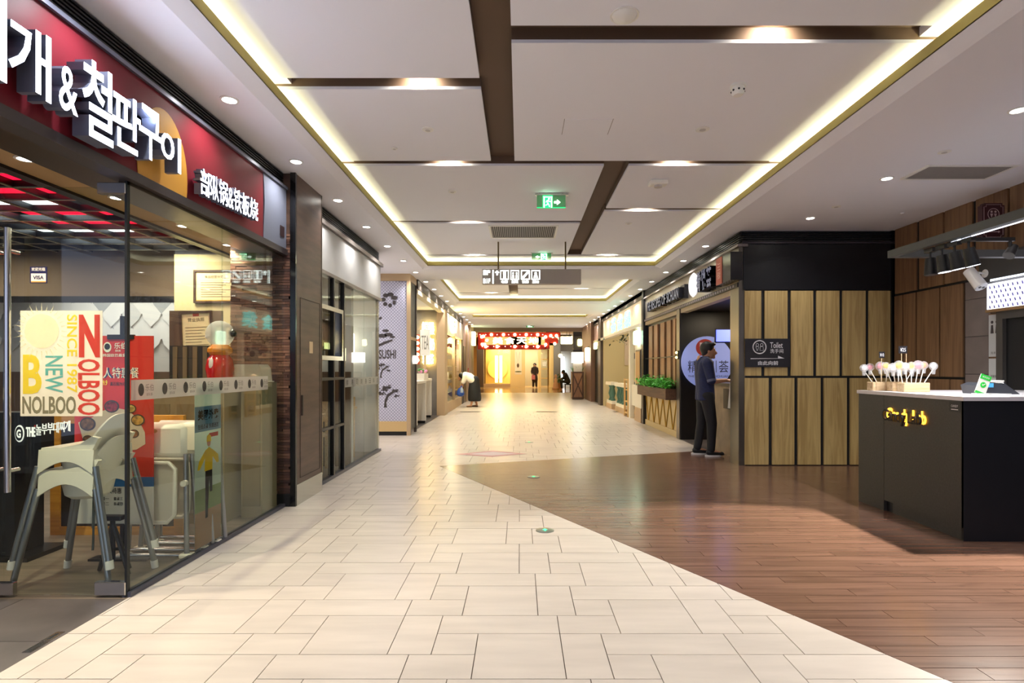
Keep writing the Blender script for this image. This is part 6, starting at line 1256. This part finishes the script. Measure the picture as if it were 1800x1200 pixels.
t = thing('strip_lantern', 'narrow tall glowing lantern on the brown column', 'lantern', (ex(1031, 23), 23, 1.9)); MB().cham(2.7, 2.85, 22.8, 23.2, ez(634, 23), ez(611, 23), .02).build('shade', M('lantern_warm', (255, 250, 200), .5, emit=4), t); B(2.78, 2.86, 22.9, 23.1, ez(611, 23), ez(609, 23)).build('cap', BLACK, t)
t = thing('end_shop_sign', 'dark framed shop window with glowing round logo at the right end', 'sign', (2.6, 26.2, 2.2)); B(ex(1009, 26.5), ex(1031, 26.5), 26.5, 26.6, ez(612, 26.5), ez(590, 26.5)).build('board', M('end_dark', (66, 58, 60), .5), t); MB().cham(ex(1015, 26.5), ex(1023, 26.5), 26.4, 26.5, ez(608, 26.5), ez(596, 26.5), .04).build('logo', M('end_logo', (255, 250, 170), .4, emit=4), t); B(ex(1008, 26.5), ex(1032, 26.5), 26.45, 26.62, ez(614, 26.5), ez(612, 26.5)).build('rail', BRONZE, t)
B(ex(1008, 26.5), ex(1032, 26.5), 26.62, 26.7, 0, 4.2).build('shop_back', M('end_dark'), eb)
t = thing('end_plant', 'green bushy plant in front of the far seated person', 'plant', (ex(985, 36), 36, 0)); bm_ = MB()
for i in range(150):
    c = Vector((ex(986, 36) + random.gauss(0, .12), 36.8 + random.gauss(0, .1), .62 + random.gauss(0, .16))); R = Matrix.Rotation(random.uniform(0, 6), 3, 'Z') @ Matrix.Rotation(random.uniform(-1, 1), 3, 'Y'); bm_.add([c + R @ Vector(v) * .09 for v in ((-1, 0, 0), (0, -.5, .1), (1, 0, 0), (0, .5, .1))], [(0, 1, 2, 3)])
stuff(bm_.build('foliage', M('leaf_green'), t)); MB().lathe([(.12, 0), (.18, .4), (.001, .4)], (ex(986, 36), 36.8, 0), 10).build('pot', M('pot_tan', (180, 130, 90), .6), t, True)
t = thing('garden_figure', 'small pale standing statue beside the far plant', 'statue', (ex(977, 36), 36, 0)); MB().lathe([(.2, 0), (.16, .35), (.10, .5), (.12, .62), (.06, .72), (.10, .8), (.08, .92), (.001, .98)], (ex(977, 36), 36, 0), 12).build('body', M('statue_pink', (226, 184, 160), .6), t, True); MB().lathe([(.24, 0), (.24, .06), (.2, .06)], (ex(977, 36), 36, 0), 12).build('base', M('pot_tan'), t, True)
lamp('AREA', (0, 38.2, 4.15), 330 * K_SHOP, (1, .86, .6), shape='RECTANGLE', size=7, size_y=2.5, rot=(math.radians(48), 0, 0)); lamp('AREA', (0, 32, 4.15), 240 * K_SHOP, (1, .84, .56), shape='RECTANGLE', size=7, size_y=8)  # tilted lamp is added, without a fixture, to brighten the far shopfront
# ================================================================== PEOPLE
def fuse(name, mb, vox, mat, parent, smooth=2):
    me = bpy.data.meshes.new('raw'); me.from_pydata([tuple(v) for v in mb.v], [], mb.f); o = bpy.data.objects.new('raw', me); col.objects.link(o)
    r = o.modifiers.new('r', 'REMESH'); r.mode = 'VOXEL'; r.voxel_size = vox
    s = o.modifiers.new('s', 'SMOOTH'); s.iterations = smooth; s.factor = .5
    dg = bpy.context.evaluated_depsgraph_get(); m2 = bpy.data.meshes.new_from_object(o.evaluated_get(dg)); bpy.data.objects.remove(o); bpy.data.meshes.remove(me)
    m2.name = name; m2.materials.clear(); m2.materials.append(mat)
    for p in m2.polygons: p.use_smooth = True
    q = bpy.data.objects.new(name, m2); col.objects.link(q); q.parent = parent; return q
def limb(mb, pts, rr, n=12):
    for i in range(len(pts) - 1): mb.cyl(pts[i], pts[i + 1], rr[i], rr[i + 1], n)
    for p, r in zip(pts, rr): mb.ball(p, r, n, 8)
def hand(mb, wrist, d, palm_n, s=1.0, curl=.5):
    """palm with four unequal bent fingers and a thumb off its side"""
    d = Vector(d).normalized(); pn = Vector(palm_n).normalized(); sd = d.cross(pn).normalized(); w_ = Vector(wrist)
    for k in (-1, 0, 1): limb(mb, [w_ + sd * (.018 * k * s), w_ + d * (.085 * s) + sd * (.026 * k * s)], [.016 * s, .015 * s], 8)
    for k, ln in zip((-1.5, -.5, .5, 1.5), (.062, .075, .070, .055)):
        a = w_ + d * (.085 * s) + sd * (.019 * k * s); b = a + (d + pn * curl * .6).normalized() * ln * .5 * s; c = b + (d + pn * curl * 2).normalized() * ln * .5 * s; limb(mb, [a, b, c], [.0095 * s, .009 * s, .008 * s], 8)
    a = w_ + d * .03 * s + sd * .032 * s; b = a + (d * .6 + sd * .8 + pn * .3).normalized() * .035 * s; c = b + (d + pn * .7).normalized() * .03 * s; limb(mb, [a, b, c], [.012 * s, .011 * s, .009 * s], 8)
def head(mb, c, fwd, s=1.0, tilt=0):
    f = Vector(fwd).normalized(); sd = Vector((-f.y, f.x, 0)); up = Vector((0, 0, 1)); c = Vector(c)
    R = Matrix((f, sd, up)).transposed()
    mb.ball(c, .1 * s, 16, 12, (.98, .78, 1.1), R); mb.ball(c + f * .018 * s - up * .055 * s, .075 * s, 14, 10, (1, .8, .95), R); mb.ball(c + f * .07 * s - up * .095 * s, .03 * s, 10, 6, (1, .9, .8), R)
    mb.cyl(c + f * .09 * s + up * .015 * s, c + f * .118 * s - up * .03 * s, .009 * s, .016 * s, 8); mb.ball(c + f * .112 * s - up * .032 * s, .016 * s, 8, 6)
    mb.ball(c + f * .088 * s + up * .022 * s, .022 * s, 8, 6, (.6, 2.2, .5), R); mb.ball(c + f * .092 * s - up * .066 * s, .014 * s, 8, 6, (.7, 1.8, .6), R)
    for k in (-1, 1): mb.ball(c + sd * .078 * s * k - up * .01 * s, .028 * s, 8, 6, (.7, .4, 1.1), R)
SKIN = M('skin', (196, 146, 114), .55); HAIR = M('hair_black', (22, 20, 20), .5); NAVY = M('navy_shirt', (26, 36, 78), .7, noise=(40, .12, (1, 1, 1))); JEAN = M('black_jeans', (30, 30, 34), .75); SHOE = M('shoe_black', (26, 26, 28), .5); SOLE = M('sole_white', (232, 230, 226), .5); EYE = M('eye_dark', (20, 16, 14), .3)
pn = thing('person', 'man in navy shirt and black jeans standing at the cashier counter, hand at neck', 'person', (2.84, 8.5, 0)); V3 = Vector
HP = [V3((-.02, s * .09, .92)) for s in (-1, 1)]; AN = [V3((.04, -.10, .08)), V3((-.10, .12, .08))]; KN = [V3((.05, -.10, .50)), V3((-.03, .12, .50))]
SHL = [V3((-.04, -.19, 1.42)), V3((-.04, .19, 1.42))]; ELB = [V3((.0, -.25, 1.13)), V3((.05, .30, 1.30))]; WRI = [V3((.24, -.17, 1.15)), V3((-.06, .12, 1.45))]
HC_ = V3((.035, 0, 1.60))
b = MB(); limb(b, [V3((-.03, 0, .95)), V3((-.02, 0, 1.15)), V3((-.03, 0, 1.38))], [.10, .09, .10]); limb(b, [V3((-.02, 0, 1.40)), HC_ + V3((-.02, 0, -.06))], [.062, .058])
for i in (0, 1):
    limb(b, [HP[i], KN[i], AN[i]], [.085, .058, .042]); limb(b, [SHL[i], ELB[i], WRI[i]], [.052, .042, .028]); limb(b, [AN[i], AN[i] + V3((.14, 0, -.04))], [.04, .034])
hand(b, WRI[0], (1, .15, -.1), (0, .5, -1)); hand(b, WRI[1], (-.55, -.7, .35), (.6, -.5, 0), 1, .8); head(b, HC_, (.94, -.30, -.14))
fuse('body', b, .0085, SKIN, pn)
b = MB()
for sgn in (-1, 1):
    limb(b, [V3((-.02, 0, .90)), V3((-.03, 0, 1.20)), V3((-.035, 0, 1.38))], [.12, .125, .118], 16); limb(b, [V3((-.02, sgn * .06, .86)), V3((-.02, sgn * .055, 1.05)), V3((-.025, sgn * .07, 1.25)), V3((-.04, sgn * .10, 1.37))], [.128, .120, .128, .105], 16)
for i in (0, 1): limb(b, [SHL[i] + V3((0, 0, -.02)), SHL[i].lerp(ELB[i], .95)], [.082, .062]); limb(b, [SHL[i] + V3((0, 0, 0)), V3((-.02, 0, 1.45))], [.07, .072])
b.v = [(v[0], v[1], max(v[2], .84)) for v in map(tuple, b.v)]
sh_ = fuse('shirt', b, .011, NAVY, pn, 3); tb_ = MB(); tb_.lathe([(.07, 0), (.068, .03), (.062, .03), (.062, 0)], (-.012, 0, 1.475), 16); tb_.build('collar', NAVY, sh_, True, local=True)
MB().cyl(SHL[0].lerp(ELB[0], .88), SHL[0].lerp(ELB[0], 1.0), .068, .066, 14).build('cuff', M('cuff_grey', (96, 100, 128), .7), sh_, True, local=True)
b = MB()
for i in (0, 1): limb(b, [HP[i], KN[i], AN[i] + V3((0, 0, .02))], [.108, .078, .058], 14)
limb(b, [V3((-.02, -.06, .90)), V3((-.02, .06, .90))], [.115, .115], 14); fuse('trousers', b, .011, JEAN, pn, 3)
for i in (0, 1):
    a = AN[i]; k = MB(); limb(k, [a + V3((-.03, 0, -.02)), a + V3((.08, 0, -.035)), a + V3((.165, 0, -.045))], [.048, .042, .034], 12); k.v = [(v[0], v[1], max(v[2], .018)) for v in map(tuple, k.v)]; s_ = fuse('shoe', k, .008, SHOE, pn, 1)
    MB().prism([(a.x + .03 + .125 * math.cos(q) * (1 if abs(q) else 1), a.y + .045 * math.sin(q)) for q in [2 * PI * j / 20 for j in range(20)]], 'z', 0, .024).build('sole', SOLE, s_, local=True)
k = MB(); f = V3((.94, -.30, 0)).normalized(); R = Matrix((f, V3((-f.y, f.x, 0)), V3((0, 0, 1)))).transposed()
k.ball(HC_ + V3((-.012, 0, .032)) - f * .012, .107, 16, 12, (1, .84, 1.02), R); k.ball(HC_ + f * .055 + V3((0, 0, .095)), .05, 10, 8, (1.1, 1.3, .6), R); k.ball(HC_ - f * .05 - V3((0, 0, .03)), .075, 12, 8, (.8, 1, 1.0), R)
fm = fuse('hair', k, .009, HAIR, pn, 1)
sd = V3((-f.y, f.x, 0))
for s in (-1, 1): MB().ball(HC_ + f * .092 + sd * .034 * s + V3((0, 0, .006)), .011, 8, 6, (.5, 1.3, .6), R).build('eye', EYE, pn, True, local=True); MB().ball(HC_ + f * .096 + sd * .034 * s + V3((0, 0, .032)), .012, 8, 5, (.4, 1.8, .4), R).build('eyebrow', HAIR, pn, True, local=True)
MB().ball(HC_ + f * .100 - V3((0, 0, .066)), .012, 8, 5, (.4, 1.8, .4), R).build('lips', M('lips', (160, 96, 82), .5), pn, True, local=True)
t = thing('phone', 'dark smartphone held by the man over the cashier counter', 'phone', (3.18, 8.36, 1.15)); MB().box(-.03, .05, -.035, .035, .0, .01, Matrix.Rotation(math.radians(-12), 4, 'Y')).build('case', BLACK, t, local=True); MB().box(-.026, .046, -.031, .031, .0102, .0112, Matrix.Rotation(math.radians(-12), 4, 'Y')).build('glass', M('screen_dark'), t, local=True)
# woman bending at the far left window
wm = thing('person', 'woman in white blouse and long black skirt bending over by the far left shop', 'person', (-1.62, 19.3, 0)); HD = V3((-.42, 0, 1.06))
b = MB(); limb(b, [V3((.02, 0, .88)), V3((-.12, 0, 1.02)), V3((-.28, 0, 1.08))], [.13, .12, .11]); limb(b, [V3((-.28, 0, 1.09)), HD], [.055, .055])
for s in (-1, 1):
    limb(b, [V3((.04, s * .09, .84)), V3((.02, s * .10, .45)), V3((.03 + s * .09, s * .10, .08))], [.08, .055, .04]); limb(b, [V3((-.27, s * .16, 1.08)), V3((-.34, s * .18, .84)), V3((-.42 - .05 * s, s * .10, .68))], [.048, .04, .028]); hand(b, V3((-.42 - .05 * s, s * .10, .68)), (-.3, 0, -1), (-1, 0, 0)); limb(b, [V3((.03 + s * .09, s * .10, .05)), V3((-.10 + s * .09, s * .10, .03))], [.035, .028])
head(b, HD, (-.8, -.2, -.5)); fuse('body', b, .012, SKIN, wm)
b = MB(); limb(b, [V3((.03, 0, .90)), V3((-.12, 0, 1.03)), V3((-.27, 0, 1.08))], [.15, .145, .135], 14)
for s in (-1, 1): limb(b, [V3((-.26, s * .15, 1.07)), V3((-.33, s * .17, .86))], [.085, .07]); limb(b, [V3((-.02, s * .06, .92)), V3((-.24, s * .09, 1.05))], [.13, .12])
fuse('blouse', b, .015, M('blouse_white', (238, 232, 218), .7), wm, 3)
b = MB(); limb(b, [V3((.05, 0, .92)), V3((.04, 0, .60)), V3((.05, 0, .30))], [.165, .215, .235], 16); b.v = [(v[0], v[1], max(v[2], .20)) for v in map(tuple, b.v)]; fuse('skirt', b, .016, M('skirt_black', (24, 24, 28), .8), wm, 3)
k = MB(); k.ball(HD + V3((.03, 0, .025)), .115, 14, 10, (1, .9, 1)); k.ball(HD + V3((.09, 0, .05)), .05, 8, 6); fuse('hair', k, .012, HAIR, wm, 1)
for s in (-1, 1): MB().cham(-.13 + s * .09, .07 + s * .09, s * .10 - .04, s * .10 + .04, 0, .05, .015).build('shoe', M('shoe_tan', (120, 86, 60), .6), wm, local=True)
t = thing('blue_bag', 'small blue plastic bag held by the bending woman', 'bag', (-2.07, 19.4, .34)); MB().lathe([(.06, 0), (.14, .06), (.13, .18), (.07, .28), (.05, .30)], (-2.07, 19.4, .36), 12).build('bag', M('bag_blue', (60, 110, 220), .5), t, True); MB().tube([(-2.12, 19.4, .64), (-2.08, 19.4, .70), (-2.02, 19.4, .64)], .008, 6).build('handle', M('bag_blue'), t, True)
t = thing('cleaning_bottle', 'pale blue spray bottle held by the bending woman', 'bottle', (-2.0, 19.15, .55)); MB().lathe([(.05, 0), (.055, .12), (.02, .17), (.02, .2)], (-2.0, 19.15, .50), 10).build('bottle', M('bottle_pale', (180, 204, 236), .3), t, True); B(-2.05, -1.98, 19.13, 19.17, .70, .73).build('trigger', M('bag_blue'), t)
# far standing person and far seated person
fp = thing('person', 'far person in dark clothes with a pink bag standing at the cream shop door', 'person', (ex(940, 38.5), 38.5, 0)); b = MB(); limb(b, [V3((0, 0, .95)), V3((0, 0, 1.38))], [.13, .14]); limb(b, [V3((0, 0, 1.4)), V3((0, 0, 1.52))], [.06, .055])
for s in (-1, 1): limb(b, [V3((s * .09, 0, .9)), V3((s * .10, 0, .48)), V3((s * .12, 0, .06))], [.08, .055, .04]); limb(b, [V3((s * .18, 0, 1.38)), V3((s * .22, -.02, 1.12)), V3((s * .16, -.12, .95))], [.05, .04, .03]); hand(b, V3((s * .16, -.12, .95)), (0, -.3, -1), (-s, 0, 0)); limb(b, [V3((s * .12, 0, .05)), V3((s * .13, -.14, .03))], [.04, .03])
head(b, V3((0, -.01, 1.58)), (-.5, -.85, 0)); fuse('body', b, .013, SKIN, fp)
b = MB(); limb(b, [V3((0, 0, .6)), V3((0, 0, 1.0)), V3((0, 0, 1.36))], [.22, .16, .16], 14)
for s in (-1, 1): limb(b, [V3((s * .17, 0, 1.36)), V3((s * .22, -.02, 1.12)), V3((s * .18, -.09, .98))], [.075, .06, .05]); limb(b, [V3((s * .09, 0, .6)), V3((s * .11, 0, .12))], [.1, .07])
fuse('coat', b, .018, M('coat_dark', (54, 40, 36), .8), fp, 2); k = MB(); k.ball((0, .02, 1.61), .115, 12, 8); k.ball((0, .06, 1.48), .09, 10, 8); fuse('hair', k, .014, HAIR, fp, 1)
t = thing('pink_bag', 'pink shopping bag held by the far standing person', 'bag', (ex(940, 38.5) - .1, 38.35, .6)); B(ex(940, 38.5) - .22, ex(940, 38.5) + .02, 38.28, 38.36, .58, .88).build('bag', M('bag_pink', (220, 130, 140), .6), t); MB().tube([(ex(940, 38.5) - .16, 38.32, .88), (ex(940, 38.5) - .1, 38.34, .96), (ex(940, 38.5) - .04, 38.32, .88)], .008, 6).build('handle', M('bag_pink'), t)
sp = thing('person', 'far person in black seated on a low stool at the right end', 'person', (ex(998, 35.5), 35.5, 0)); b = MB(); limb(b, [V3((0, 0, .5)), V3((-.12, 0, .78)), V3((-.18, 0, .95))], [.14, .14, .13]); limb(b, [V3((-.2, 0, .98)), V3((-.28, 0, 1.06))], [.06, .055])
for s in (-1, 1): limb(b, [V3((0, s * .1, .5)), V3((-.42, s * .12, .52)), V3((-.38, s * .12, .06))], [.09, .06, .04]); limb(b, [V3((-.17, s * .18, .95)), V3((-.3, s * .2, .70)), V3((-.45, s * .1, .68))], [.05, .04, .03]); hand(b, V3((-.45, s * .1, .68)), (-1, 0, .1), (0, 0, -1)); limb(b, [V3((-.38, s * .12, .05)), V3((-.52, s * .12, .03))], [.04, .03])
head(b, V3((-.30, 0, 1.12)), (-.9, -.2, -.3)); fuse('body', b, .014, SKIN, sp)
b = MB(); limb(b, [V3((0, 0, .52)), V3((-.12, 0, .80)), V3((-.17, 0, .93))], [.18, .175, .165], 14)
for s in (-1, 1): limb(b, [V3((-.16, s * .17, .94)), V3((-.29, s * .2, .71)), V3((-.40, s * .12, .69))], [.08, .065, .05]); limb(b, [V3((0, s * .1, .5)), V3((-.42, s * .12, .52)), V3((-.38, s * .12, .12))], [.11, .08, .06])
fuse('dark_clothes', b, .018, M('coat_black', (28, 26, 30), .8), sp, 2); k = MB(); k.ball((-.28, 0, 1.15), .115, 12, 8); fuse('hair', k, .014, HAIR, sp, 1)
t = thing('low_stool', 'low dark stool under the far seated person', 'stool', (ex(998, 35.5), 35.5, 0)); MB().cham(ex(998, 35.5) - .2, ex(998, 35.5) + .2, 35.3, 35.7, .30, .36, .02).build('seat', M('coat_black'), t)
for a in (-1, 1):
    for c in (-1, 1): B(ex(998, 35.5) + a * .16 - .02, ex(998, 35.5) + a * .16 + .02, 35.5 + c * .16 - .02, 35.5 + c * .16 + .02, 0, .30).build('leg', BLACK, t)
